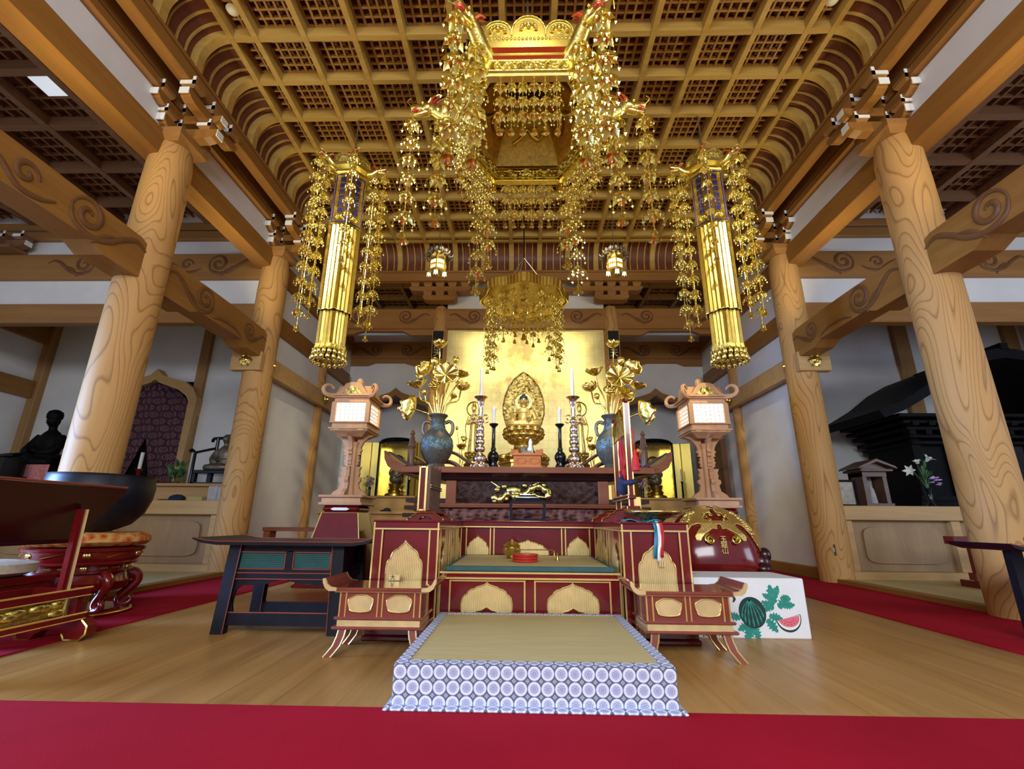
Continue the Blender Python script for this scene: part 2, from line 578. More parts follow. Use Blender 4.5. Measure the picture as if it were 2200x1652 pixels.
    def grid(s, nu, nv, fn, closed_u=False):
        v = [fn(i / (nu - (0 if closed_u else 1)), j / (nv - 1)) for j in range(nv) for i in range(nu)]
        f = []
        for j in range(nv - 1):
            for i in range(nu if closed_u else nu - 1):
                a, b = j * nu + i, j * nu + (i + 1) % nu
                f.append((a, b, b + nu, a + nu))
        return s.add(v, f)

    def pieces(s, name, mat, parent, smooth=None):
        """one object for every separate piece"""
        up_ = list(range(len(s.v)))

        def find(a):
            while up_[a] != a:
                up_[a] = up_[up_[a]]
                a = up_[a]
            return a
        for f in s.f:
            for q in f[1:]: up_[find(q)] = find(f[0])
        gr = {}
        for f in s.f: gr.setdefault(find(f[0]), []).append(f)
        for fs in gr.values():
            ids = sorted({q for f in fs for q in f})
            mp = {q: i for i, q in enumerate(ids)}
            MB().add([s.v[q] for q in ids], [tuple(mp[q] for q in f) for f in fs]).build(name, mat, parent, smooth)

    def build(s, name, mat, parent=None, smooth=None, thick=0.0):
        off = Vector((0, 0, 0))
        if parent is not None:
            off = Vector(parent.get('o_', (0, 0, 0)))
        elif s.v:
            xs, ys, zs = zip(*s.v)
            off = Vector(((min(xs) + max(xs)) / 2, (min(ys) + max(ys)) / 2, min(zs)))
        me = bpy.data.meshes.new(name)
        me.from_pydata([tuple(Vector(p) - off) for p in s.v], [], s.f)
        bm = bmesh.new()
        bm.from_mesh(me)
        bmesh.ops.recalc_face_normals(bm, faces=bm.faces)
        bm.to_mesh(me)
        bm.free()
        if smooth:
            me.polygons.foreach_set('use_smooth', [True] * len(me.polygons))
            me.set_sharp_from_angle(angle=radians(smooth))
        me.materials.append(MATS[mat])
        o = bpy.data.objects.new(name, me)
        COL.objects.link(o)
        if parent is not None:
            o.parent = parent
            if 'o_' not in parent: parent['o_'] = (0.0, 0.0, 0.0)
            o['o_'] = tuple(off)
        else:
            o.location = off
            o['o_'] = tuple(off)
        if thick:
            md = o.modifiers.new('thickness', 'SOLIDIFY')
            md.thickness = thick
            md.offset = 0
        return o


def tag(o, label, cat, group=None, kind=None):
    o['label'] = label
    o['category'] = cat
    if group: o['group'] = group
    if kind: o['kind'] = kind
    return o


def thing(name, loc, label, cat, group=None, kind=None):
    o = bpy.data.objects.new(name, None)
    COL.objects.link(o)
    o.location = loc
    o.empty_display_size = 0.1
    o['o_'] = tuple(float(c) for c in loc)
    return tag(o, label, cat, group, kind)


def copy_tree(o, parent=None, M=None):
    c = o.copy()
    COL.objects.link(c)
    if parent is not None:
        c.parent = parent
    for ch in list(o.children):
        copy_tree(ch, c)
    return c


def place(root, loc, rz=0.0, label=None, group=None, mirror=False):
    c = copy_tree(root)
    c.location = loc
    c.rotation_euler = (0, 0, rz)
    if mirror:
        c.scale = (-1, 1, 1)
    if label: c['label'] = label
    if group: c['group'] = group
    return c


def text_mesh(mb_name, body, size, mat, parent, M, depth=0.002, spacing=1.0):
    cu = bpy.data.curves.new('lettering', 'FONT')
    cu.body = body
    cu.size = size
    cu.align_x = 'CENTER'
    cu.align_y = 'CENTER'
    cu.extrude = depth / 2
    cu.space_line = spacing
    to = bpy.data.objects.new('lettering', cu)
    COL.objects.link(to)
    dg = bpy.context.evaluated_depsgraph_get()
    me = bpy.data.meshes.new_from_object(to.evaluated_get(dg))
    bpy.data.objects.remove(to)
    off = Vector(parent.get('o_', (0, 0, 0)))
    for v in me.vertices:
        v.co = (M @ v.co) - off
    me.materials.clear()
    me.materials.append(MATS[mat])
    o = bpy.data.objects.new(mb_name, me)
    COL.objects.link(o)
    o.parent = parent
    o['o_'] = tuple(off)
    return o


def spiral(cx, cz, r0, r1, a0, turns, n=22, sgn=1):
    return [(cx + (r0 + (r1 - r0) * i / n) * cos(a0 + sgn * turns * 2 * pi * i / n), cz + (r0 + (r1 - r0) * i / n) * sin(a0 + sgn * turns * 2 * pi * i / n)) for i in range(n + 1)]


def smooth_path(pts, n=6):
    out = []
    P = [Vector(p) for p in pts]
    for i in range(len(P) - 1):
        p0, p1, p2, p3 = P[max(i - 1, 0)], P[i], P[i + 1], P[min(i + 2, len(P) - 1)]
        for k in range(n):
            t = k / n
            out.append(tuple(0.5 * ((2 * p1) + (p2 - p0) * t + (2 * p0 - 5 * p1 + 4 * p2 - p3) * t * t + (3 * p1 - p0 - 3 * p2 + p3) * t ** 3)))
    out.append(tuple(P[-1]))
    return out
# ================================================================ the setting
def struct(mb, name, mat, label, cat, smooth=None, parent=None):
    o = mb.build(name, mat, parent, smooth)
    if parent is None: tag(o, label, cat, None, 'structure')
    return o


PX, P1Y, P2Y, P3Y = 3.6, 3.78, 5.85, 7.75      # pillar rows
B = MB
struct(B().box(-9, 9, -6, 10.2, -0.12, 0), 'floor', 'floor_boards', 'polished wooden board floor running toward the altar', 'floor')

# felt carpets
c = B()
c.box(-6.2, 6.2, -1.2, 1.9, 0.0, 0.007)
tag(c.build('carpet', 'red_felt'), 'red felt carpet across the foreground in front of the thick mat', 'carpet')
c = B().box(-3.5, -2.55, 1.9, 7.4, 0.0, 0.007)
tag(c.build('carpet', 'red_felt'), 'red felt carpet strip under the big gong and book stand', 'carpet')
c = B().box(2.56, 3.5, 1.9, 7.9, 0.0, 0.007)
tag(c.build('carpet', 'red_felt'), 'red felt carpet strip beside the melon box along the bare pillars', 'carpet')

# pillars
PLAB = {(-1, 1): 'strongly grained round pillar rising behind the big gong', (1, 1): 'strongly grained round pillar nearest the black roofed shrine',
        (-1, 2): 'round wooden pillar behind the black sutra table', (1, 2): 'round wooden pillar behind the melon box by the light switch',
        (-1, 3): 'slim pillar set in the white wall behind the lantern at the black table side', (1, 3): 'slim pillar set in the white wall behind the fish drum lantern',
        (-1, 4): 'slim pillar at the gold screen edge nearer the black table', (1, 4): 'slim pillar at the gold screen edge nearer the fish drum'}
for s in (-1, 1):
    for k, y, r, top, x in ((1, P1Y, 0.195, 4.26, PX), (2, P2Y, 0.185, 4.26, PX), (3, P3Y, 0.12, 4.3, PX + 0.05), (4, 7.7, 0.135, 4.36, 1.53)):
        m = B()
        m.lathe([(r * 0.97, 0), (r, 0.3), (r, top - 0.55), (r * 0.97, top - 0.22), (r * 0.86, top - 0.06), (r * 0.74, top)], 40, (s * x, y, 0))
        struct(m, 'pillar', 'zelkova_pillar', PLAB[s, k], 'pillar', 50)


def white(m2, *a): m2.box(*a)


def arm_y(m, wh, x, yc, L, z0, z1, w=0.10):
    c = min(0.09, L * 0.5)
    pts = [(yc - L, z1), (yc + L, z1), (yc + L, z0 + (z1 - z0) * 0.55), (yc + L - c * 0.4, z0 + (z1 - z0) * 0.2), (yc + L - c, z0), (yc - L + c, z0), (yc - L + c * 0.4, z0 + (z1 - z0) * 0.2), (yc - L, z0 + (z1 - z0) * 0.55)]
    m.prism(pts, 'yz', x - w / 2, x + w / 2)
    wh.box(x - w / 2 + .002, x + w / 2 - .002, yc - L - 0.006, yc - L + 0.004, z0 + (z1 - z0) * 0.3, z1)


def arm_x(m, wh, xa, xb, y, z0, z1, w=0.10):
    s = 1 if xb > xa else -1
    c = 0.12
    pts = [(xa, z0), (xa, z1), (xb, z1), (xb, z0 + (z1 - z0) * 0.55), (xb - s * c * 0.4, z0 + (z1 - z0) * 0.2), (xb - s * c, z0)]
    m.prism(pts, 'xz', y - w / 2, y + w / 2)
    wh.box(xb - 0.004, xb + s * 0.006, y - w / 2 + .002, y + w / 2 - .002, z0 + (z1 - z0) * 0.3, z1)


def masu(m, wh, x, y, z0, h=0.085, w=0.15, s=1):
    a, b2 = w / 2, w / 2 * 0.72
    rings = [[(x + i * q, y + j * q, z) for i, j in ((-1, -1), (1, -1), (1, 1), (-1, 1))] for q, z in ((b2, z0), (a, z0 + h * 0.45), (a, z0 + h))]
    m.loft(rings)
    e = 0.005
    wh.box(x - a, x + a, y - a - e, y - a + 0.002, z0 + h * 0.36, z0 + h * 0.86)
    wh.box(x + s * (a - 0.03), x + s * a, y - a - e, y - a + 0.002, z0 + h * 0.36, z0 + h + 0.035)


for s in (-1, 1):
    xi = -s * 0.30       # one step toward the hall
    for k, y in ((1, P1Y), (2, P2Y)):
        who = ('above the gong pillar', 'above the pillar nearest the black shrine', 'above the pillar behind the sutra table', 'above the pillar with the switch')[(k - 1) * 2 + (s > 0)]
        t = thing('bracket_cluster', (s * PX, y, 4.2), 'white tipped wooden bracket cluster ' + who, 'bracket', None, 'structure')
        m = B()
        x = s * PX
        m.loft([[(x + i * q, y + j * q, z) for i, j in ((-1, -1), (1, -1), (1, 1), (-1, 1))] for q, z in ((0.15, 4.22), (0.2, 4.28), (0.2, 4.345))])
        m.build('bearing_block', 'beam_wood_x', t)
        m, wh = B(), B()
        arm_y(m, wh, x, y, 0.25, 4.345, 4.46)
        arm_x(m, wh, x + s * 0.1, x + xi * 1.45, y, 4.345, 4.46)
        arm_y(m, wh, x, y, 0.38, 4.53, 4.63)
        arm_y(m, wh, x + xi, y, 0.38, 4.53, 4.63)
        arm_x(m, wh, x, x + xi * 1.5, y, 4.53, 4.63)
        m.build('bracket_arms', 'beam_wood_y', t)
        m2 = B()
        for d in (-0.19, 0, 0.19):
            masu(m2, wh, x, y + d, 4.46, s=-s, h=0.07, w=0.13)
        masu(m2, wh, x + xi, y, 4.46, s=-s, h=0.07, w=0.14)
        for d in (-0.29, 0, 0.29):
            masu(m2, wh, x, y + d, 4.63, s=-s)
            masu(m2, wh, x + xi, y + d, 4.66, s=-s)
        m2.build('bearing_blocks', 'beam_wood_x', t)
        wh.build('painted_ends', 'white_paint', t)
    side = 'on the gong side' if s < 0 else 'on the black shrine side'
    X0, X1 = s * (PX + 0.20), s * (PX - 0.02)
    m = B().box(X0, X1, -2, P2Y - 0.05, 4.04, 4.32, 0.012)
    struct(m, 'beam', 'beam_wood_y', 'long plain orange tie beam along the pillar tops ' + side, 'beam')
    m = B().box(s * (PX + 0.08), s * (PX + 0.03), -2, 7.6, 4.30, 4.95)
    struct(m, 'wall_panel', 'plaster', 'white plaster band above the long tie beam ' + side, 'wall')
    m = B()
    m.box(s * (PX + 0.1), s * (PX - 0.05), -2, 7.4, 4.655, 4.735)
    m.box(s * (PX + 0.1), s * (PX - 0.04), -2, 7.4, 4.765, 4.93)
    struct(m, 'trim_1', 'beam_wood_y', 'slim double rail over the white plaster band ' + side, 'trim')
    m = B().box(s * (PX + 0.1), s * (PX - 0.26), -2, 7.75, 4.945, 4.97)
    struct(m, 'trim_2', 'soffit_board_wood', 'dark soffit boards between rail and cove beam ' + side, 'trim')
    m = B()
    m.box(s * (PX - 0.18), s * (PX - 0.31), -2, 7.45, 4.745, 4.90, 0.01)
    m.box(s * (PX - 0.17), s * (PX - 0.325), -2, 7.45, 4.90, 4.94, 0.008)
    struct(m, 'cove_beam', 'beam_wood_y', 'long beam carrying the curved ceiling cove ' + side, 'beam')

# coffered ceiling of the hall: grid of ribs, lattice, boards
ZR = 5.30
XR = [-3.0, -2.75, -2.25, -1.75, -1.25, -0.75, -0.25, 0.25, 0.75, 1.25, 1.75, 2.25, 2.75, 3.0]
YR = [7.06 - 0.03, 6.89] + [6.40 - 0.49 * i for i in range(16)]
ce = thing('ceiling', (0, 3, ZR), 'coffered wooden lattice ceiling with curved coves over the hall', 'ceiling', None, 'structure')
m = B()
for x in XR: m.box(x - 0.028, x + 0.028, -1.0, 7.06, ZR, ZR + 0.11)
for y in YR: m.box(-3.03, 3.03, y - 0.027, y + 0.027, ZR + 0.006, ZR + 0.125)
# stepped mouldings inside the coffers
for y in YR[1:]: m.box(-3.0, 3.0, y + 0.027, y + 0.055, ZR + 0.055, ZR + 0.125)
m.build('rib_grid', 'ceiling_rib_wood', ce)
m = B()
for i in range(len(XR) - 1):
    a, b2 = XR[i], XR[i + 1]
    n = 5 if b2 - a > 0.4 else 2
    for k in range(0, n + 1):
        x = a + 0.03 + (b2 - a - 0.06) * k / n
        m.box(x - 0.011, x + 0.011, -1.0, 7.06, ZR + 0.125, ZR + 0.155)
yy = sorted(YR)
for i in range(len(yy) - 1):
    a, b2 = yy[i], yy[i + 1]
    n = 5 if b2 - a > 0.4 else 2
    for k in range(0, n + 1):
        y = a + 0.03 + (b2 - a - 0.06) * k / n
        m.box(-3.03, 3.03, y - 0.011, y + 0.011, ZR + 0.128, ZR + 0.158)
m.build('lattice', 'lattice_wood', ce)
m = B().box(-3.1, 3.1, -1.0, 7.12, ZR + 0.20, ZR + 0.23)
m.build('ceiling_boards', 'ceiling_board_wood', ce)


def cove_profile(off, n=9):
    """from foot (u=0.30) rising and bending to the ceiling edge (u=0)"""
    pts = [(0.275 - off * 0.2, 4.92)]
    for i in range(n + 1):
        a = pi / 2 * i / n
        pts.append((0.275 - 0.275 * (1 - cos(a)) - off * cos(a) * 0.3, 5.04 + (ZR + 0.03 - 5.04) * sin(a)))
    return pts


def cove_rib(m, at, w, depth, axis, s, rec=0.0):
    """a curved rib; u runs outward from the ceiling edge"""
    o = [(u + rec, z + rec * 0.6) for u, z in cove_profile(0.0)]
    i2 = [(u + depth * 0.85, z + depth * 0.5) for u, z in o]
    pts = o + i2[::-1]
    if axis == 'x':
        m.prism([(s * (3.0 + u), z) for u, z in pts], 'xz', at - w / 2, at + w / 2)
    else:
        m.prism([(7.06 + u, z) for u, z in pts], 'yz', at - w / 2, at + w / 2)


m, m2, m3 = B(), B(), B()
ys = sorted(YR[2:] + [6.89])
for s in (-1, 1):
    for y in ys: cove_rib(m, y, 0.085, 0.14, 'x', s, -0.012)
    for i in range(len(ys) - 1):
        for k in (1, 2, 3): cove_rib(m2, ys[i] + (ys[i + 1] - ys[i]) * k / 4, 0.018, 0.03, 'x', s, 0.055)
    o = cove_profile(0.0)
    m3.loft([[(s * (3.0 + u + 0.07), yq, z + 0.05) for u, z in o] for yq in (-1.0, 7.4)], False, False, False)
for x in [q for q in XR if abs(q) < 2.9]: cove_rib(m, x, 0.085, 0.14, 'y', 1, -0.012)
xs = [q for q in XR if abs(q) < 2.9]
for i in range(len(xs) - 1):
    for k in (1, 2, 3): cove_rib(m2, xs[i] + (xs[i + 1] - xs[i]) * k / 4, 0.018, 0.03, 'y', 1, 0.055)
o = cove_profile(0.0)
m3.loft([[(xq, 7.06 + u + 0.07, z + 0.05) for u, z in o] for xq in (-3.3, 3.3)], False, False, False)
m.build('cove_ribs', 'ceiling_rib_wood', ce, 40)
m2.build('cove_slats', 'ceiling_rib_wood', ce, 40)
m3.build('cove_boards', 'ceiling_board_wood', ce, 40)
# smoke detectors
for x, y, lab in ((-2.88, 3.24, 'white round smoke detector on the ceiling at the gong side'), (2.88, 3.24, 'white round smoke detector on the ceiling at the shrine side')):
    d = B().lathe([(0.055, 0), (0.06, -0.02), (0.045, -0.045), (0.02, -0.055), (0, -0.056)], 20, (x, y, ZR + 0.125))
    tag(d.build('smoke_detector', 'white_paint', None, 40), lab, 'smoke detector')

# cove beam over the gold screen
m = B()
m.box(-3.3, 3.3, 7.36, 7.48, 4.745, 4.90, 0.01)
m.box(-3.3, 3.3, 7.345, 7.49, 4.90, 4.94, 0.008)
struct(m, 'cove_beam', 'beam_wood_x', 'long beam carrying the curved cove over the gold screen', 'beam')
for s in (-1, 1):
    t = thing('bracket_cluster', (s * 1.53, 7.7, 4.36), 'flat wooden bracket cluster over the gold screen ' + ('on the black table side' if s < 0 else 'on the fish drum side'), 'bracket', None, 'structure')
    m, m2, wh = B(), B(), B()
    x = s * 1.53
    for hw, z0, z1 in ((0.30, 4.40, 4.50), (0.55, 4.58, 4.67)):
        c = 0.10
        m.prism([(x - hw, z1), (x + hw, z1), (x + hw, z0 + .05), (x + hw - c * .4, z0 + .015), (x + hw - c, z0), (x - hw + c, z0), (x - hw + c * .4, z0 + .015), (x - hw, z0 + .05)], 'xz', 7.44, 7.62)
    for d in (-0.22, 0, 0.22): masu(m2, wh, x + d, 7.52, 4.50, 0.08, 0.15, s)
    for d in (-0.45, -0.22, 0, 0.22, 0.45): masu(m2, wh, x + d, 7.50, 4.67, 0.08, 0.15, s)
    m.build('bracket_arms', 'beam_wood_x', t)
    m2.build('bearing_blocks', 'beam_wood_x', t)
m = B()
m.box(-1.42, 1.42, 7.70, 7.74, 4.3, 4.9)
struct(m, 'wall_panel', 'plaster', 'white plaster strip over the beam above the gold screen', 'wall')
m = B().box(-1.5, 1.5, 7.52, 7.66, 4.60, 4.68)
struct(m, 'trim_3', 'beam_wood_x', 'slim rail across the white strip above the gold screen', 'trim')


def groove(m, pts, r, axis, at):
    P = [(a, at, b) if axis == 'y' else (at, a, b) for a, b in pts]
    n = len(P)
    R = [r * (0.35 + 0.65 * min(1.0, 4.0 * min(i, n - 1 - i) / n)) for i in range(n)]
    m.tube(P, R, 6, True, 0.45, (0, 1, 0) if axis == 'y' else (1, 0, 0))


def scrolls(m, a0, dirn, zc, h, axis, at, n=2):
    """carved cloud scrolls running from a beam end inward"""
    sc2 = h / 0.42
    r = 0.024 * sc2
    f = lambda u: a0 + dirn * u * sc2
    groove(m, smooth_path([(f(0.02), zc + .05 * sc2), (f(0.12), zc + .09 * sc2), (f(0.24), zc + .03 * sc2), (f(0.36), zc - .07 * sc2), (f(0.52), zc - .12 * sc2), (f(0.66), zc - .07 * sc2), (f(0.70), zc + .04 * sc2)]), r, axis, at)
    sp = spiral(f(0.56), zc + .03 * sc2, 0.14 * sc2, 0.02 * sc2, 0 if dirn > 0 else pi, 1.45, 30, dirn)
    groove(m, sp, r, axis, at)
    groove(m, smooth_path([(f(0.30), zc + .0 * sc2), (f(0.42), zc - .06 * sc2), (f(0.50), zc - .17 * sc2)]), r * 0.7, axis, at)
    if n > 1:
        groove(m, spiral(f(1.02), zc + .02 * sc2, 0.09 * sc2, 0.015 * sc2, pi if dirn > 0 else 0, 1.2, 22, -dirn), r * 0.85, axis, at)
        groove(m, smooth_path([(f(0.80), zc - .04 * sc2), (f(0.9), zc - .09 * sc2), (f(1.04), zc - .10 * sc2), (f(1.16), zc - .01 * sc2), (f(1.28), zc + .06 * sc2)]), r * 0.8, axis, at)


# back row: carved tie beam, screen, lintels
m = B()
m.box(-3.6, 3.6, 7.62, 7.80, 3.93, 4.32, 0.012)
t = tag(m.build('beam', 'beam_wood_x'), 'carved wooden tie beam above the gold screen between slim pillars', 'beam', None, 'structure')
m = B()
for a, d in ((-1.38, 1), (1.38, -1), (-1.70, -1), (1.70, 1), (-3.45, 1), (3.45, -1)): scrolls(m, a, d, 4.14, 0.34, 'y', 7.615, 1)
m.build('carving', 'shaded_groove_wood', t, 60)
for s in (-1, 1):
    sd = 'black table' if s < 0 else 'fish drum'
    m = B()
    x0, x1 = s * 1.65, s * 3.5
    m.prism([(x0, 3.93), (x1, 3.93), (x1, 3.84), (s * 3.1, 3.84), (s * 2.95, 3.90), (s * 2.2, 3.90), (s * 2.05, 3.82), (x0, 3.82)], 'xz', 7.66, 7.76)
    struct(m, 'trim_4', 'beam_wood_x', 'stepped board under the back tie beam on the %s side' % sd, 'trim')
    # back aisle: ceiling, second beam, wall with ogee opening
    m = B().box(s * 1.4, s * 3.9, 9.0, 9.14, 3.86, 4.22, 0.01)
    t = tag(m.build('beam', 'beam_wood_x'), 'darker carved beam over the arched niche on the %s side' % sd, 'beam', None, 'structure')
    m = B()
    for a, d in ((s * 2.0, s), (s * 3.55, -s)): scrolls(m, a, d, 4.02, 0.34, 'y', 8.995, 1)
    m.build('carving', 'shaded_groove_wood', t, 60)
    m = B()
    m.prism([(s * 1.4, 3.86), (s * 3.9, 3.86), (s * 3.9, 3.70), (s * 3.25, 3.70), (s * 3.1, 3.76), (s * 2.5, 3.76), (s * 2.3, 3.70), (s * 1.4, 3.70)], 'xz', 9.04, 9.12)
    struct(m, 'trim_5', 'beam_wood_x', 'stepped board under the darker beam on the %s side' % sd, 'trim')
    AX = s * 2.63
    arch = [(-0.78, 2.90), (-0.55, 3.00), (-0.32, 3.06), (-0.12, 3.13), (0, 3.23), (0.12, 3.13), (0.32, 3.06), (0.55, 3.00), (0.78, 2.90)]
    inn = [(-0.72, 2.74), (-0.60, 2.86), (-0.36, 2.93), (-0.13, 2.99), (0, 3.08), (0.13, 2.99), (0.36, 2.93), (0.60, 2.86), (0.72, 2.74)]
    m = B()
    out = [(AX - 0.78, 1.0)] + [(AX + a, z) for a, z in arch] + [(AX + 0.78, 1.0)]
    # plaster wall above and beside the opening
    XL, XH = (s * 1.4, s * 3.75) if s > 0 else (s * 3.75, s * 1.4)
    m.prism([(XL, 1.0), (XL, 4.4), (XH, 4.4), (XH, 1.0)] + out[::-1], 'xz', 9.06, 9.12)
    struct(m, 'wall_back', 'plaster', 'white plaster wall around the arched niche on the %s side' % sd, 'wall')
    m = B()
    o2 = [(AX - 0.80, 1.0)] + [(AX + a, z) for a, z in arch] + [(AX + 0.80, 1.0)]
    i2 = [(AX - 0.72, 1.0)] + [(AX + a, z) for a, z in inn] + [(AX + 0.72, 1.0)]
    m.frame(o2, i2, 'xz', 9.02, 9.14)
    struct(m, 'niche_frame', 'beam_wood_x', 'ogee arched wooden niche frame on the %s side' % sd, 'frame')
    m = B()
    m.box(AX - 1.0, AX + 1.0, 9.85, 9.9, 0, 4.0)
    m.box(AX - 1.0, AX - 0.95, 9.12, 9.85, 0, 4.0)
    m.box(AX + 0.95, AX + 1.0, 9.12, 9.85, 0, 4.0)
    struct(m, 'wall_niche', 'plaster', 'white plaster recess behind the ogee arch on the %s side' % sd, 'wall')
    m = B().box(AX - 0.95, AX + 0.95, 9.12, 9.85, 3.1, 3.14)
    struct(m, 'trim_6', 'soffit_board_wood', 'dark board roof of the recess on the %s side' % sd, 'trim')
    m = B()
    m.box(s * 1.7, s * 3.75, 8.35, 8.98, 0, 0.74)
    m.box(s * 1.68, s * 3.75, 8.30, 8.98, 0.74, 0.785, 0.006)
    m.box(s * 1.72, s * 3.70, 8.95, 9.84, 0.0, 1.065)
    struct(m, 'dais', 'dais_wood', 'pale wooden altar step below the arched niche on the %s side' % sd, 'dais')
    # back aisle coffered ceiling
    m = B()
    for x in (1.7, 2.35, 3.0, 3.6): m.box(s * x - 0.03, s * x + 0.03, 7.8, 9.6, 4.86, 4.95)
    for y in (7.85, 8.35, 8.85, 9.35): m.box(s * 1.4, s * 3.7, y - 0.03, y + 0.03, 4.865, 4.96)
    for k in range(18): m.box(s * (1.45 + k * 0.13) - .009, s * (1.45 + k * 0.13) + .009, 7.8, 9.6, 4.96, 4.98)
    for k in range(14): m.box(s * 1.4, s * 3.7, 7.85 + k * .125 - .009, 7.85 + k * .125 + .009, 4.962, 4.985)
    struct(m, 'ceiling_grid', 'lattice_wood', 'coffered lattice over the back aisle on the %s side' % sd, 'ceiling')
m = B()
m.box(-4.2, 4.2, 7.5, 10.0, 5.04, 5.08)
struct(m, 'ceiling_boards', 'ceiling_board_wood', 'dark boards above the back aisle lattice', 'ceiling')
m = B().box(-3.9, 3.9, 9.95, 10.0, 0, 5.1)
struct(m, 'wall_back', 'plaster', 'plain plaster wall closing the back aisle', 'wall')
# gold leaf screen between the slim pillars
m = B().box(-1.42, 1.42, 7.70, 7.76, 0.0, 3.93)
struct(m, 'gold_screen', 'gold_leaf_squares', 'tall wall panel of square gold leaf behind the Buddha', 'screen')
# plaques with gilt characters hung on the slim pillars
for s, body in ((-1, '南\n天'), (1, '中\n天')):
    t = thing('pillar_plaque', (s * 1.53, 7.53, 3.3), 'dark plaque with gilt characters above the vase ' + ('nearer the black table' if s < 0 else 'behind the chime frame'), 'plaque')
    B().box(s * 1.53 - 0.10, s * 1.53 + 0.10, 7.535, 7.56, 3.32, 3.85, 0.004).build('board', 'black_satin', t)
    m = B()
    for a in (-0.10, 0.096): m.box(s * 1.53 + a, s * 1.53 + a + 0.006, 7.528, 7.537, 3.31, 3.86)
    m.box(s * 1.53 - 0.1, s * 1.53 + 0.102, 7.528, 7.537, 3.31, 3.318)
    m.build('gilt_edge', 'gilt_line', t)
    text_mesh('lettering', body, 0.15, 'gilt_line', t, Matrix.Translation((s * 1.53, 7.531, 3.50)) @ Matrix.Rotation(pi / 2, 4, 'X'), 0.003, 0.95)

# side walls between the second and third pillars
ROK = None
for s in (-1, 1):
    sd = 'sutra table' if s < 0 else 'melon box'
    m = B()
    m.box(s * (PX + 0.02), s * (PX + 0.07), P2Y, 9.1, 0.12, 4.95)
    struct(m, 'wall_left' if s < 0 else 'wall_right', 'plaster', 'white plaster wall beside the altar on the %s side' % sd, 'wall')
    for z0, z1, lab in ((3.97, 4.27, 'upper'), (3.21, 3.47, 'middle')):
        m = B().box(s * (PX - 0.05), s * (PX + 0.1), P2Y + 0.1, 8.9, z0, z1, 0.008)
        struct(m, 'beam', 'beam_wood_y', '%s beam in the white wall beside the altar on the %s side' % (lab, sd), 'beam')
    m = B().box(s * (PX - 0.06), s * (PX + 0.1), P2Y + 0.1, 9.0, 0.0, 0.13, 0.006)
    struct(m, 'baseboard_left' if s < 0 else 'baseboard_right', 'beam_wood_y', 'wooden sill board at the foot of the white wall on the %s side' % sd, 'baseboard')
    xa, xb = s * (PX - 0.14), s * (PX + 0.26)
    m = B()
    m.box(xa, s * (PX - 0.05), P2Y - 0.22, 9.0, 2.50, 2.755, 0.006)
    m.box(s * (PX - 0.06), xb, P2Y - 0.22, P2Y - 0.12, 2.50, 2.755, 0.006)
    t = tag(m.build('beam', 'dais_wood'), 'pale rail beam wrapped round the pillar with gilt studs on the %s side' % sd, 'beam', None, 'structure')
    for px, py, axis in ((s * (PX + 0.06), P2Y - 0.22, 'y'), (xa, P2Y + 0.03, 'x'), (xa, 7.66, 'x')):
        m = B()
        k = m.mark()
        m.lathe([(0.055, 0), (0.058, 0.006), (0.035, 0.012), (0.03, 0.022), (0.014, 0.03), (0.012, 0.045), (0, 0.055)], 12, (0, 0, 0), 6, 0.12)
        for j in range(6): m.octa((0.052 * cos(j * pi / 3), 0.052 * sin(j * pi / 3), 0.008), 0.018, 0.012)
        R = Matrix.Rotation(pi / 2, 4, 'X') if axis == 'y' else Matrix.Rotation(-s * pi / 2, 4, 'Y')
        m.xf(k, Matrix.Translation((px, py, 2.63)) @ R @ Matrix.Scale(1.4, 4))
        m.build('gilt_stud', 'gold', t, 40)

# rainbow beams with carved scrolls, from pillar to pillar
for s in (-1, 1):
    for ya, yb, lab, zz in ((P1Y + 0.1, P2Y - 0.1, 'between the two big pillars', 0.0), (0.6, P1Y - 0.1, 'reaching out of the nearer pillar', 0.02)):
        sd = 'on the gong side' if s < 0 else 'on the black shrine side'
        L = yb - ya
        zt, zb = 3.055 + zz, 2.69 + zz
        pts = [(ya, zb), (ya, zt - 0.05), (ya + 0.12, zt), (ya + L * 0.35, zt + 0.015), (ya + L * 0.65, zt + 0.015), (yb - 0.12, zt), (yb, zt - 0.05), (yb, zb), (yb - 0.42, zb), (yb - 0.55, zb + 0.06), (ya + 0.55, zb + 0.06), (ya + 0.42, zb)]
        m = B().prism(pts, 'yz', s * (PX - 0.12), s * (PX + 0.12))
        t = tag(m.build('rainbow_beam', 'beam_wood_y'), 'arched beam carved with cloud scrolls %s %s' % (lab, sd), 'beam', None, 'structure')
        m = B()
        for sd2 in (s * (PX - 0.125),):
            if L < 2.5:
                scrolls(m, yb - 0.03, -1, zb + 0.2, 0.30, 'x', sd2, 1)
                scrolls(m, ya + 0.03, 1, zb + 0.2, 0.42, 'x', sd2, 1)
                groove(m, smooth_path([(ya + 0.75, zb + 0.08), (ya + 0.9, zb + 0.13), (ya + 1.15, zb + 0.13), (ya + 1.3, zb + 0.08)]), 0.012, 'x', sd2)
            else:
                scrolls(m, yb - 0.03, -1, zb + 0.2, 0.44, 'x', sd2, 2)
        m.build('carving', 'shaded_groove_wood', t, 60)

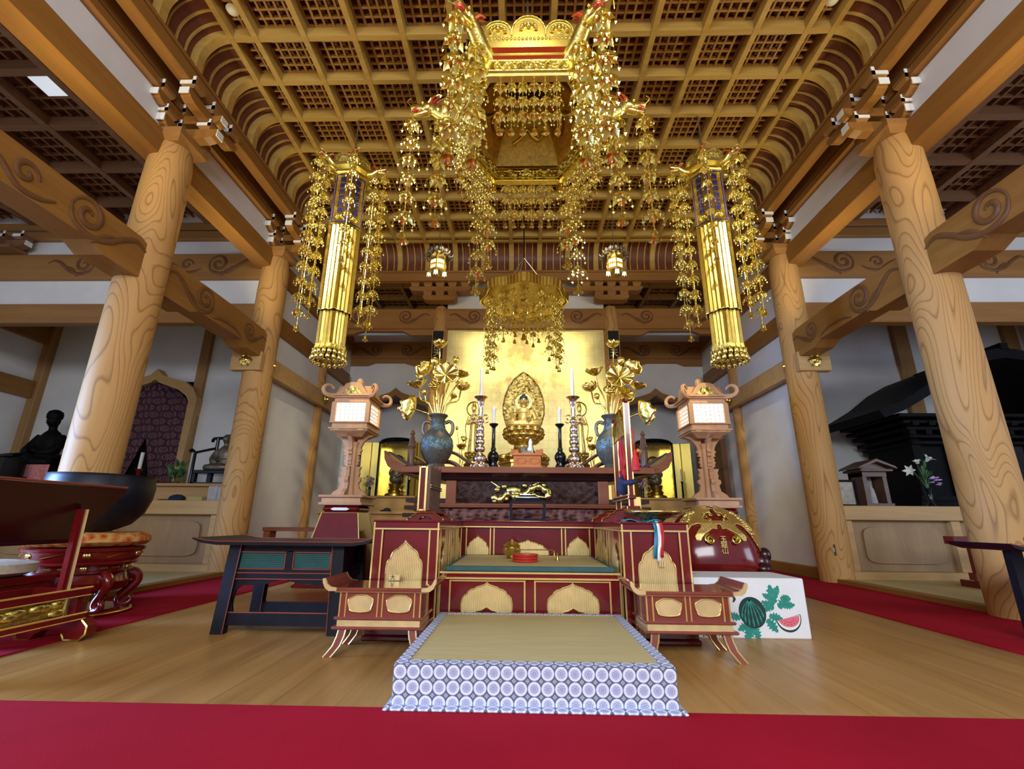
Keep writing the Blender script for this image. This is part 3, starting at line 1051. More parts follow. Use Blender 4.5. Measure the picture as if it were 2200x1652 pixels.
# side bays with raised side altars
for s in (-1, 1):
    sd = 'on the gong side' if s < 0 else 'on the black shrine side'
    XA, XB = s * (PX + 0.12), s * 9.0
    m = B()
    m.box(XA, XB, 5.83, 5.87, 3.50, 3.92)
    m.box(XA, XB, 5.83, 5.87, 4.28, 5.06)
    struct(m, 'wall_panel', 'plaster', 'white plaster over the side altar opening ' + sd, 'wall')
    m = B().box(XA, XB, 5.76, 5.94, 3.90, 4.30, 0.012)
    t = tag(m.build('beam', 'beam_wood_x'), 'carved tie beam over the side altar ' + sd, 'beam', None, 'structure')
    m = B()
    scrolls(m, s * (PX + 0.22), s, 4.10, 0.42, 'y', 5.755, 2)
    scrolls(m, s * 6.9, -s, 4.10, 0.42, 'y', 5.755, 2)
    m.build('carving', 'shaded_groove_wood', t, 60)
    m = B()
    m.box(XA, XB, 5.78, 5.92, 3.23, 3.52, 0.01)
    struct(m, 'beam', 'beam_wood_x', 'plain lintel beam over the side altar ' + sd, 'beam')
    m = B()
    m.box(XA, XB, 5.76, 5.94, 4.54, 4.68, 0.01)
    m.box(XA, XB, 5.78, 5.94, 4.72, 4.84, 0.01)
    struct(m, 'trim_7', 'beam_wood_x', 'upper rails over the side altar ' + sd, 'trim')
    m = B()
    m.box(XA, XB, 7.72, 7.78, 0, 4.2)
    struct(m, 'wall_back', 'plaster', 'white back wall of the side altar ' + sd, 'wall')
    m = B()
    m.box(XA, XB, 5.9, 7.75, 4.1, 4.15)
    struct(m, 'trim_8', 'soffit_board_wood', 'board ceiling inside the side altar ' + sd, 'trim')
    # raised dais with panelled front
    t = thing('dais', (s * 6.2, 6.8, 0), 'pale wooden side altar platform with a cloud shaped front panel ' + sd, 'dais', None, 'structure')
    m = B()
    m.box(XA, XB, 5.76, 7.72, 0.69, 0.855, 0.006)
    m.box(XA, XB, 5.72, 5.95, 0.0, 0.125, 0.006)
    for x in (PX + 0.2, 5.05, 6.6, 8.1):
        m.box(s * x - 0.05, s * x + 0.05, 5.80, 5.9, 0.125, 0.69)
    m.build('frame', 'dais_wood', t)
    m = B().box(XA, XB, 5.86, 5.9, 0.12, 0.70)
    m.build('back_board', 'dais_panel_wood', t)
    for a, b2 in ((PX + 0.30, 4.98), (5.12, 6.53)):
        cx, hw, cz, hh = s * (a + b2) / 2, (b2 - a) / 2 - 0.02, 0.41, 0.235
        o2, i2 = [], []
        for j in range(32):
            an = 2 * pi * j / 32
            q = lambda h, e: (abs(cos(an)) ** e * (1 if cos(an) > 0 else -1) * h)
            o2.append((cx + abs(cos(an)) ** 0.35 * (1 if cos(an) > 0 else -1) * hw, cz + abs(sin(an)) ** 0.35 * (1 if sin(an) > 0 else -1) * hh))
            i2.append((cx + abs(cos(an)) ** 0.3 * (1 if cos(an) > 0 else -1) * (hw - 0.06), cz + abs(sin(an)) ** 0.35 * (1 if sin(an) > 0 else -1) * (hh - 0.03)))
        m = B()
        m.prism(i2, 'xz', 5.835, 5.87)
        m.build('cloud_panel', 'dais_panel_wood', t)
    # strip of tatami floor with a wooden edge between pillars and side altar
    m = B().box(s * 3.62, s * 9, 1.0, 5.72, 0.0, 0.045)
    tag(m.build('tatami_floor', 'tatami_straw'), 'straw mat flooring of the side bay ' + sd, 'tatami', None, 'structure')
    m = B().box(s * 3.50, s * 3.62, 1.0, 5.72, 0.0, 0.05, 0.004)
    struct(m, 'trim_9', 'beam_wood_y', 'wooden edge strip of the raised straw mat floor ' + sd, 'trim')
    # side bay ceiling
    m = B()
    for k in range(8): m.box(s * (4.02 + 0.66 * k) - .04, s * (4.02 + 0.66 * k) + .04, -1.5, 5.8, 4.80, 4.90)
    for k in range(11): m.box(s * 3.8, s * 9, 5.35 - 0.66 * k - .04, 5.35 - 0.66 * k + .04, 4.805, 4.915)
    m.box(s * 3.8, s * 3.98, -1.5, 5.8, 4.79, 4.95)
    struct(m, 'ceiling_ribs', 'side_bay_wood', 'coffer ribs of the side bay ceiling ' + sd, 'ceiling')
    m = B()
    for k in range(40): m.box(s * (4.02 + 0.132 * k) - .012, s * (4.02 + 0.132 * k) + .012, -1.5, 5.8, 4.93, 4.96)
    for k in range(54): m.box(s * 3.8, s * 9, 5.35 - 0.132 * k - .012, 5.35 - 0.132 * k + .012, 4.933, 4.963)
    struct(m, 'ceiling_lattice', 'side_bay_wood', 'fine lattice of the side bay ceiling ' + sd, 'ceiling')
    m = B().box(s * 3.7, s * 9, -1.5, 5.85, 5.02, 5.05)
    struct(m, 'ceiling_boards', 'ceiling_board_wood', 'dark boards above the side bay lattice ' + sd, 'ceiling')
t = thing('bracket_cluster', (-7.50, 5.7, 4.3), 'white tipped bracket cluster on the carved tie beam over the hooded statue', 'bracket', None, 'structure')
m, m2, wh = B(), B(), B()
arm_x(m, wh, -7.50, -7.15, 5.66, 4.34, 4.44)
arm_x(m, wh, -7.50, -7.85, 5.66, 4.34, 4.44)
m.box(-7.70, -7.30, 5.56, 5.8, 4.30, 4.35)
arm_y(m, wh, -7.50, 5.62, 0.2, 4.34, 4.44)
for x in (-7.77, -7.50, -7.23): masu(m2, wh, x, 5.64, 4.44)
m.build('bracket_arms', 'side_bay_wood', t)
m2.build('bearing_blocks', 'side_bay_wood', t)
wh.build('painted_ends', 'white_paint', t)
# ceiling tube lamp among the coffers of the gong side bay
t = B().box(-5.05, -4.77, 3.50, 3.72, 4.905, 4.928)
tag(t.build('ceiling_lamp', 'tube_lamp'), 'flat white ceiling lamp in the side bay lattice', 'ceiling lamp')
# far side walls and posts
m = B()
m.box(-8.72, -8.66, 4.6, 7.75, 0.85, 4.8)
struct(m, 'wall_left', 'plaster', 'white end wall of the side bay beyond the black statue', 'wall')
m = B()
m.box(-8.66, -8.58, 4.6, 7.7, 2.62, 2.92)
m.box(-8.66, -8.58, 4.6, 7.7, 3.62, 3.92)
struct(m, 'beam', 'beam_wood_y', 'two rail beams on the end wall beyond the black statue', 'beam')
m = B()
m.box(8.66, 8.72, 4.6, 7.75, 0.0, 4.8)
struct(m, 'wall_right', 'plaster', 'white end wall of the side bay beyond the black shrine', 'wall')
m = B().box(-8.70, -8.52, 7.60, 7.74, 0.85, 4.2, 0.006)
struct(m, 'post', 'beam_wood_z', 'square corner post behind the black statue', 'post')
m = B().box(-5.80, -5.64, 7.64, 7.74, 0.85, 4.2, 0.006)
struct(m, 'post', 'beam_wood_z', 'square post beside the curtained arch', 'post')
m = B().box(6.42, 6.66, 7.64, 7.74, 0.85, 4.2, 0.006)
struct(m, 'post', 'beam_wood_z', 'square post in the wall above the black shrine roof', 'post')
m = B().box(8.3, 8.52, 7.64, 7.74, 0.85, 4.2, 0.006)
struct(m, 'post', 'beam_wood_z', 'square post in the wall beyond the black shrine', 'post')
# arched niche with drawn brocade curtain
AX = -6.43
arch = [(-0.80, 2.62), (-0.70, 2.80), (-0.52, 2.92), (-0.28, 2.98), (-0.10, 3.04), (0, 3.15), (0.10, 3.04), (0.28, 2.98), (0.52, 2.92), (0.70, 2.80), (0.80, 2.62)]
inn = [(-0.66, 2.56), (-0.60, 2.66), (-0.44, 2.77), (-0.24, 2.84), (-0.09, 2.89), (0, 2.95), (0.09, 2.89), (0.24, 2.84), (0.44, 2.77), (0.60, 2.66), (0.66, 2.56)]
m = B()
m.frame([(AX - 0.74, 0.855)] + [(AX + a, z) for a, z in arch] + [(AX + 0.74, 0.855)], [(AX - 0.66, 0.855)] + [(AX + a, z) for a, z in inn] + [(AX + 0.66, 0.855)], 'xz', 7.56, 7.72)
struct(m, 'niche_frame', 'dais_wood', 'ogee arched wooden frame round the purple curtain', 'frame')
m = B().box(AX - 0.66, AX + 0.66, 7.70, 7.72, 0.855, 2.95)  # flat black sheet painted in for the shade behind the parted curtain
struct(m, 'wall_niche', 'black_wood', 'black board standing in for the shaded recess inside the curtained arch', 'wall')
t = thing('curtain', (AX, 7.66, 0.86), 'purple brocade curtain drawn apart under the arch', 'curtain')
for s in (-1, 1):
    def fn(u, v, s=s):
        z = 0.86 + (2.9 - 0.86) * v
        open_ = 0.34 * max(0.0, 1 - abs(v - 0.02) / 0.56) ** 1.2
        xin = AX + s * (open_ - 0.02)
        lim = 0.655 if z < 2.5 else 0.655 * (1 - ((z - 2.5) / 0.47) ** 1.6)
        xo = AX + s * max(lim, 0.02)
        w = (u - 0.5) * 9 + v * 2.4 * s
        return (xin + (xo - xin) * u, 7.63 - 0.05 * sin(w * 2.2) * (1 - 0.45 * v) - 0.01 * s, z)
    m = B().grid(44, 34, fn)
    m.build('drape', 'purple_brocade', t, 60, 0.008)
# light switch on the melon box side wall
t = thing('light_switch', (3.55, 5.6, 0.5), 'small light switch plate low beside the pillar', 'light switch')
t = bpy.data.objects['light_switch']
B().box(3.513, 3.522, 5.66, 5.72, 0.30, 0.42, 0.003).build('plate', 'switch_plate', t)
m = B().box(3.508, 3.515, 5.675, 5.705, 0.34, 0.38)
m.build('rocker', 'white_paint', t)


# ================================================================ furniture of the hall
def interp(prof, x):
    for (a, b), (c, d) in zip(prof, prof[1:]):
        if a <= x <= c:
            return b + (d - b) * (x - a) / max(c - a, 1e-9)
    return prof[-1][1]


def ribbed_window(parent, cx, at, top, bot, n, r=0.0045, axis='y', out=-1, name='ribbed_window'):
    """gilt ribbed panel with a scalloped outline; profiles are (offset, z) lists"""
    def P(a, z, d=0.0):
        return (cx + a, at + out * d, z) if axis == 'y' else (at + out * d, cx + a, z)
    m = B()
    outl = top + bot[::-1]
    pl = 'xz' if axis == 'y' else 'yz'
    m.prism([(cx + a, z) for a, z in outl], pl, at, at + out * 0.004)
    x0, x1 = top[0][0], top[-1][0]
    for i in range(n):
        a = x0 + (x1 - x0) * (i + 0.5) / n
        zb, zt = interp(bot, a), interp(top, a)
        if zt - zb > 0.01:
            m.tube([P(a, zb, 0.005), P(a, zt, 0.005)], (x1 - x0) / n * 0.36, 5, False)
    w = m.build(name, 'gilt_panel', parent, 50)
    m = B()
    m.tube([P(a, z, 0.006) for a, z in outl + [outl[0]]], r, 6, False)
    m.build('window_rim', 'gilt_line', w, 50)
    return w


def ogee_top(hw, h, z0, shoulder=0.55):
    if shoulder > 0.5:
        pts = [(-1, 0), (-1, 0.50), (-0.97, 0.58), (-0.88, 0.635), (-0.80, 0.65), (-0.755, 0.71), (-0.66, 0.785), (-0.50, 0.83), (-0.38, 0.845), (-0.30, 0.885), (-0.15, 0.925), (-0.05, 0.96), (0, 1.0)]
    else:
        pts = [(-1, 0), (-1.0, 0.22), (-0.96, 0.42), (-0.86, 0.53), (-0.79, 0.56), (-0.74, 0.66), (-0.62, 0.74), (-0.48, 0.77), (-0.40, 0.83), (-0.22, 0.88), (-0.08, 0.93), (0, 1.0)]
    full = pts + [(-a, b) for a, b in pts[-2::-1]]
    return [(a * hw, z0 + b * h) for a, b in full]


def edge_x(m, x0, x1, y, z, w=0.011):
    m.box(x0, x1, y - 0.004, y + 0.004, z - w / 2, z + w / 2)


def edge_z(m, x, y, z0, z1, w=0.011):
    m.box(x - w / 2, x + w / 2, y - 0.004, y + 0.004, z0, z1)


# thick mat in the foreground
t = thing('thick_mat', (0, 2.39, 0.008), 'thick straw mat bordered with white crest brocade in the foreground', 'mat')
B().box(-0.505, 0.505, 1.905, 2.885, 0.012, 0.140, 0.004).build('padding', 'pale_grey_cloth', t)
B().box(-0.465, 0.465, 1.945, 2.885, 0.140, 0.146, 0.002).build('straw_top', 'tatami_straw', t)
m = B().box(-0.511, 0.511, 1.898, 1.906, 0.010, 0.143, 0.003)
m.build('front_border', 'crest_brocade_front', t)
for s in (-1, 1):
    B().box(s * 0.504, s * 0.511, 1.906, 2.885, 0.010, 0.143, 0.003).build('side_border', 'crest_brocade_side', t)
m = B()
m.box(-0.511, 0.511, 1.900, 1.949, 0.140, 0.148, 0.003)
m.box(-0.511, -0.463, 1.949, 2.885, 0.140, 0.148, 0.003)
m.box(0.463, 0.511, 1.949, 2.885, 0.140, 0.148, 0.003)
m.box(-0.463, 0.463, 2.84, 2.885, 0.140, 0.148, 0.003)
m.build('top_border', 'crest_brocade_top', t)
m = B().box(-0.532, 0.532, 1.860, 2.885, 0.008, 0.016, 0.003)
m.build('base_flange', 'crest_brocade_top', t)

# raised seat platform behind the mat
t = thing('platform', (0, 3.43, 0), 'low red lacquer platform with a straw top behind the thick mat', 'platform')
y0 = 2.93
m = B()
m.box(-0.505, 0.505, y0, 3.93, 0.0, 0.315, 0.004)
m.box(-0.526, 0.526, y0 - 0.02, 3.93, 0.315, 0.360, 0.008)
for x in (-0.495, 0, 0.495): m.box(x - 0.03, x + 0.03, y0 - 0.012, y0, 0.0, 0.315, 0.003)
m.build('body', 'red_lacquer', t)
m = B()
for z in (0.356, 0.325): edge_x(m, -0.526, 0.526, y0 - 0.022, z, 0.010)
edge_x(m, -0.5, 0.5, y0 - 0.006, 0.310, 0.007)
for x in (-0.525, -0.465, -0.03, 0.03, 0.465, 0.525): edge_z(m, x, y0 - 0.012, 0.0, 0.315, 0.009)
for s in (-1, 1):
    for z in (0.356, 0.325): m.box(s * 0.522, s * 0.529, y0 - 0.022, 3.93, z - .005, z + .005)
m.build('gilt_edges', 'gilt_line', t)
for s in (-1, 1):
    hw, zb = 0.148, 0.135
    top = ogee_top(hw, 0.145, zb + 0.02, 0.42)
    bot = [(-hw, zb + 0.02), (-hw * 0.9, zb - 0.01), (-hw * 0.5, zb - 0.02), (-hw * 0.40, zb + 0.012), (-hw * 0.2, zb + 0.018), (0, zb + 0.035), (hw * 0.2, zb + 0.018), (hw * 0.40, zb + 0.012), (hw * 0.5, zb - 0.02), (hw * 0.9, zb - 0.01), (hw, zb + 0.02)]
    ribbed_window(t, s * 0.25, y0 - 0.001, top, bot, 24)
B().box(-0.495, 0.495, 2.945, 3.90, 0.360, 0.386, 0.003).build('straw_top', 'tatami_straw', t)
m = B()
m.box(-0.5, 0.5, 2.94, 2.965, 0.360, 0.389, 0.003)
m.box(-0.5, 0.5, 3.885, 3.905, 0.360, 0.389, 0.003)
for s in (-1, 1): m.box(s * 0.5, s * 0.475, 2.965, 3.885, 0.360, 0.389, 0.003)
m.build('green_border', 'green_board', t)

# pair of tall red side tables and the long rear table
for s in (-1, 1):
    lab = 'tall red lacquer side table carrying the bamboo bundle rack' if s < 0 else 'tall red lacquer side table carrying the hanging chime frame'
    t = thing('side_table', (s * 0.73, 3.4, 0), lab, 'table')
    xa, xb, ya, yb = s * 0.925, s * 0.535, 2.86, 3.93
    x0, x1 = min(xa, xb), max(xa, xb)
    m = B()
    m.box(x0 + 0.012, x1 - 0.012, ya + 0.012, yb, 0.06, 0.60)
    m.box(x0, x1, ya, yb, 0.595, 0.637, 0.003)
    m.box(x0 - 0.006, x1 + 0.006, ya - 0.006, yb, 0.637, 0.648, 0.003)
    m.box(x0 - 0.006, x1 + 0.006, ya - 0.004, yb, 0.03, 0.065, 0.004)
    m.box(x0 - 0.018, x1 + 0.018, ya - 0.016, yb, 0.0, 0.03, 0.008)
    m.box(x0 + 0.01, x0 + 0.055, ya, ya + 0.02, 0.06, 0.60)
    m.box(x1 - 0.055, x1 - 0.01, ya, ya + 0.02, 0.06, 0.60)
    m.build('body', 'red_lacquer', t)
    m = B()
    edge_x(m, x0, x1, ya - 0.002, 0.598, 0.009)
    edge_x(m, x0, x1, ya - 0.006, 0.067, 0.008)
    for x in (x0 + 0.005, x0 + 0.055, x1 - 0.055, x1 - 0.005): edge_z(m, x, ya - 0.001, 0.06, 0.635 if x in (x0 + 0.005, x1 - 0.005) else 0.592, 0.009)
    ix = xb
    for y in (ya + 0.06, 3.28, 3.36, 3.62, 3.70, yb - 0.03):
        m.box(ix - 0.004, ix + 0.004, y - .0045, y + .0045, 0.06, 0.592)
    m.box(ix - 0.004, ix + 0.004, ya, yb, 0.594, 0.602)
    m.build('gilt_edges', 'gilt_line', t)
    cx = (x0 + x1) / 2
    ribbed_window(t, cx, ya + 0.010, ogee_top(0.105, 0.285, 0.245, 0.58), [(-0.105, 0.245), (0.105, 0.245)], 20)
    for yc in (3.12, 3.49, 3.80):
        ribbed_window(t, yc, ix + s * 0.010, ogee_top(0.085, 0.24, 0.28, 0.58), [(-0.085, 0.28), (0.085, 0.28)], 12, axis='x', out=-s)
t = thing('rear_table', (0, 4.15, 0), 'long red lacquer table joining the two side tables behind the platform', 'table')
m = B()
m.box(-0.92, 0.92, 3.965, 4.33, 0.0, 0.60)
m.box(-0.925, 0.925, 3.94, 4.34, 0.598, 0.637, 0.003)
m.box(-0.93, 0.93, 3.935, 4.345, 0.637, 0.648, 0.003)
m.build('body', 'red_lacquer', t)
m = B()
edge_x(m, -0.53, 0.53, 3.938, 0.600, 0.009)
for x in (-0.5, -0.305, -0.275, 0.275, 0.305, 0.5): edge_z(m, x, 3.963, 0.3, 0.595, 0.009)
m.build('gilt_edges', 'gilt_line', t)
for cx, hw, h in ((0, 0.17, 0.14), (-0.405, 0.09, 0.17), (0.405, 0.09, 0.17)):
    ribbed_window(t, cx, 3.963, ogee_top(hw, h, 0.36, 0.45), [(-hw, 0.36), (hw, 0.36)], 16 if hw > .1 else 10)


# red side desks with splayed feet in front of the side tables
def cloud_outline(cx, cz, hw, hh):
    o = []
    for j in range(40):
        a = 2 * pi * j / 40
        r = 1 + 0.05 * cos(5 * a - pi / 2) - (0.10 * max(0, -sin(a)) * abs(cos(3 * a)))
        o.append((cx + hw * r * (abs(cos(a)) ** 0.6) * (1 if cos(a) > 0 else -1), cz + hh * r * (abs(sin(a)) ** 0.75) * (1 if sin(a) > 0 else -1)))
    return o


def foot_desk(cx, label):
    t = thing('incense_desk', (cx, 2.68, 0), label, 'desk', 'low red desks flanking the thick mat')
    ya, yb = 2.535, 2.80
    hw = 0.205
    m = B().box(cx - 0.265, cx + 0.265, ya - 0.02, yb + 0.02, 0.302, 0.318, 0.005)
    top = m.build('top_board', 'red_brown_lacquer', t, 40)
    m, mg = B(), B()
    for s in (-1, 1):
        pr = [(0.215, 0.318), (0.245, 0.322), (0.265, 0.335), (0.280, 0.362), (0.290, 0.360), (0.288, 0.340), (0.275, 0.316), (0.255, 0.302), (0.215, 0.302)]
        m.prism([(cx + s * a, z) for a, z in pr], 'xz', ya - 0.012, yb + 0.012)
        mg.prism([(cx + s * a, z) for a, z in pr], 'xz', ya - 0.026, ya - 0.012)
        mg.prism([(cx + s * a, z) for a, z in pr], 'xz', yb + 0.012, yb + 0.026)
    m.pieces('upturned_end', 'red_brown_lacquer', t, 40)
    mg.pieces('gilt_tip', 'gilt_panel', t, 40)
    m = B()
    m.box(cx - hw, cx + hw, ya + 0.02, yb - 0.02, 0.175, 0.302)
    m.box(cx - hw - 0.022, cx + hw + 0.022, ya, yb, 0.165, 0.180, 0.006)
    m.box(cx - hw - 0.028, cx + hw + 0.028, ya - 0.005, yb + 0.005, 0.122, 0.137, 0.006)
    m.build('drawer_frame', 'red_brown_lacquer', t, 40)
    m = B()
    m.box(cx - hw - 0.004, cx + hw + 0.004, ya + 0.01, yb - 0.01, 0.137, 0.165)
    m.box(cx - hw - 0.03, cx + hw + 0.03, ya + 0.012, yb - 0.01, 0.291, 0.302)
    m.build('pale_bands', 'gilt_panel', t)
    m = B()
    for x in (-hw, -hw + 0.03, -0.012, 0.012, hw - 0.03, hw): edge_z(m, cx + x, ya + 0.019, 0.18, 0.300, 0.007)
    m.build('gilt_edges', 'gilt_line', t)
    for s in (-1, 1):
        m = B()
        o = cloud_outline(cx + s * 0.098, 0.238, 0.062, 0.040)
        m.prism(o, 'xz', ya + 0.012, ya + 0.021)
        p = m.build('cloud_plate', 'gilt_panel', t, 40)
        m = B().tube([(a, ya + 0.012, z) for a, z in o + [o[0]]], 0.0032, 6, False)
        m.build('plate_rim', 'gilt_line', p, 50)
    for s in (-1, 1):
        for yy, dy in ((ya + 0.02, -0.018), (yb - 0.03, 0.018)):
            m, mg = B(), B()
            prof = [(0, 0.125), (0.004, 0.09), (0.014, 0.05), (0.034, 0.015), (0.044, 0.0)]
            w = 0.036
            rings = []
            for a, z in prof:
                xx = cx + s * (hw - 0.03 + a * 1.35)
                q = dy * (1 - z / 0.125)
                rings.append([(xx - w / 2, yy + q - .012, z), (xx + w / 2, yy + q - .012, z), (xx + w / 2, yy + q + .012, z), (xx - w / 2, yy + q + .012, z)])
            m.loft(rings)
            l = m.build('leg', 'red_brown_lacquer', t, 40)
            for e in (-1, 1):
                mg.tube([(cx + s * (hw - 0.03 + a * 1.35) + e * w / 2, yy + dy * (1 - z / 0.125) - .0125, z + 0.001) for a, z in prof], 0.004, 5)
            mg.build('leg_edging', 'gilt_line', l, 50)
    return t


foot_desk(-0.765, 'low red desk with splayed feet between the black table and the mat')
foot_desk(0.785, 'low red desk with splayed feet in front of the melon box')
# paper slips lying on the desk by the black table
t = thing('sutra_case', (-0.93, 2.9, 0.32), 'small pale tablet with black marks behind the low red desk', 'tablet')
m = B().box(-0.80, -0.735, 2.80, 2.82, 0.319, 0.352, 0.002)
m.build('tablet', 'gilt_panel', t)
text_mesh('lettering', '大', 0.03, 'print_black', t, Matrix.Translation((-0.775, 2.798, 0.336)) @ Matrix.Rotation(pi / 2, 4, 'X'))

# black sutra table
t = thing('sutra_table', (-1.49, 3.17, 0), 'black lacquer table with green slatted panels in front of the wall lamp', 'table')
ya, yb = 2.96, 3.38
m = B()
pr = [(-2.04, 0.530), (-2.03, 0.537), (-1.95, 0.521), (-1.88, 0.515), (-1.06, 0.515), (-1.00, 0.521), (-0.94, 0.537), (-0.93, 0.530), (-0.98, 0.507), (-1.06, 0.495), (-1.88, 0.495), (-1.98, 0.507)]
m.prism(pr, 'xz', ya - 0.06, yb + 0.06)
m.build('top_board', 'black_satin', t, 40)
m = B()
for y in (ya - 0.061, yb + 0.061): m.tube([(a, y, z + 0.001) for a, z in pr[1:7]], 0.0035, 5)
m.build('red_edge', 'red_brown_lacquer', t, 40)
m = B()
m.box(-1.80, -1.16, ya + 0.02, yb - 0.02, 0.455, 0.497)
m.box(-1.82, -1.145, ya + 0.015, yb - 0.015, 0.335, 0.352)
m.box(-1.83, -1.14, ya + 0.015, yb - 0.015, 0.300, 0.333)
for x in (-1.80, -1.465, -1.185): m.box(x - 0.018, x + 0.018, ya + 0.02, yb - 0.02, 0.35, 0.46)
m.box(-1.83, -1.135, ya + 0.01, ya + 0.04, 0.045, 0.115)
m.box(-1.83, -1.135, yb - 0.04, yb - 0.01, 0.045, 0.115)
# cusped apron
for y in (ya + 0.02, yb - 0.035):
    ap = [(-1.79, 0.30), (-1.18, 0.30), (-1.18, 0.115), (-1.205, 0.115), (-1.19, 0.18), (-1.205, 0.235), (-1.24, 0.265), (-1.30, 0.262), (-1.33, 0.275), (-1.38, 0.27), (-1.43, 0.285), (-1.485, 0.298), (-1.54, 0.285), (-1.59, 0.27), (-1.64, 0.275), (-1.67, 0.262), (-1.73, 0.265), (-1.765, 0.235), (-1.78, 0.18), (-1.765, 0.115), (-1.79, 0.115)]
    m.prism(ap, 'xz', y, y + 0.015)
m.build('frame', 'black_satin', t)
for a, b2 in ((-1.775, -1.49), (-1.44, -1.21)):
    m = B().box(a, b2, ya + 0.03, ya + 0.045, 0.352, 0.455)
    for k in range(9): m.tube([(a + .005, ya + 0.03, 0.362 + k * 0.0105), (b2 - .005, ya + 0.03, 0.362 + k * 0.0105)], 0.004, 5)
    p = m.build('slatted_panel', 'green_board', t, 40)
    m = B()
    for z in (0.356, 0.452): m.box(a, b2, ya + 0.018, ya + 0.03, z - .003, z + .003)
    for x in (a, b2): m.box(x - .003, x + .003, ya + 0.018, ya + 0.03, 0.353, 0.455)
    m.build('panel_edge', 'red_brown_lacquer', p)
for x, sgn in ((-1.80, -1), (-1.165, 1)):
    for y, sy in ((ya + 0.03, -1), (yb - 0.03, 1)):
        m = B()
        m.loft([[(x + sgn * d * 0.5 + i * .036, y + sy * d * 0.3 + j * .026, z) for i, j in ((-1, -1), (1, -1), (1, 1), (-1, 1))] for z, d in ((0.0, 0.05), (0.495, 0.0))])
        l = m.build('leg', 'black_satin', t)
        m = B()
        m.tube([(x + sgn * 0.025 - sgn * .036, y + sy * .015 - .027, 0.002), (x - sgn * .036, y - .027, 0.495)], 0.003, 5)
        m.build('leg_edging', 'red_brown_lacquer', l)
m = B()
for z in (0.334, 0.300, 0.116): m.box(-1.79, -1.17, ya + 0.008, ya + 0.013, z - .003, z + .003)
m.build('red_lines', 'red_brown_lacquer', t)


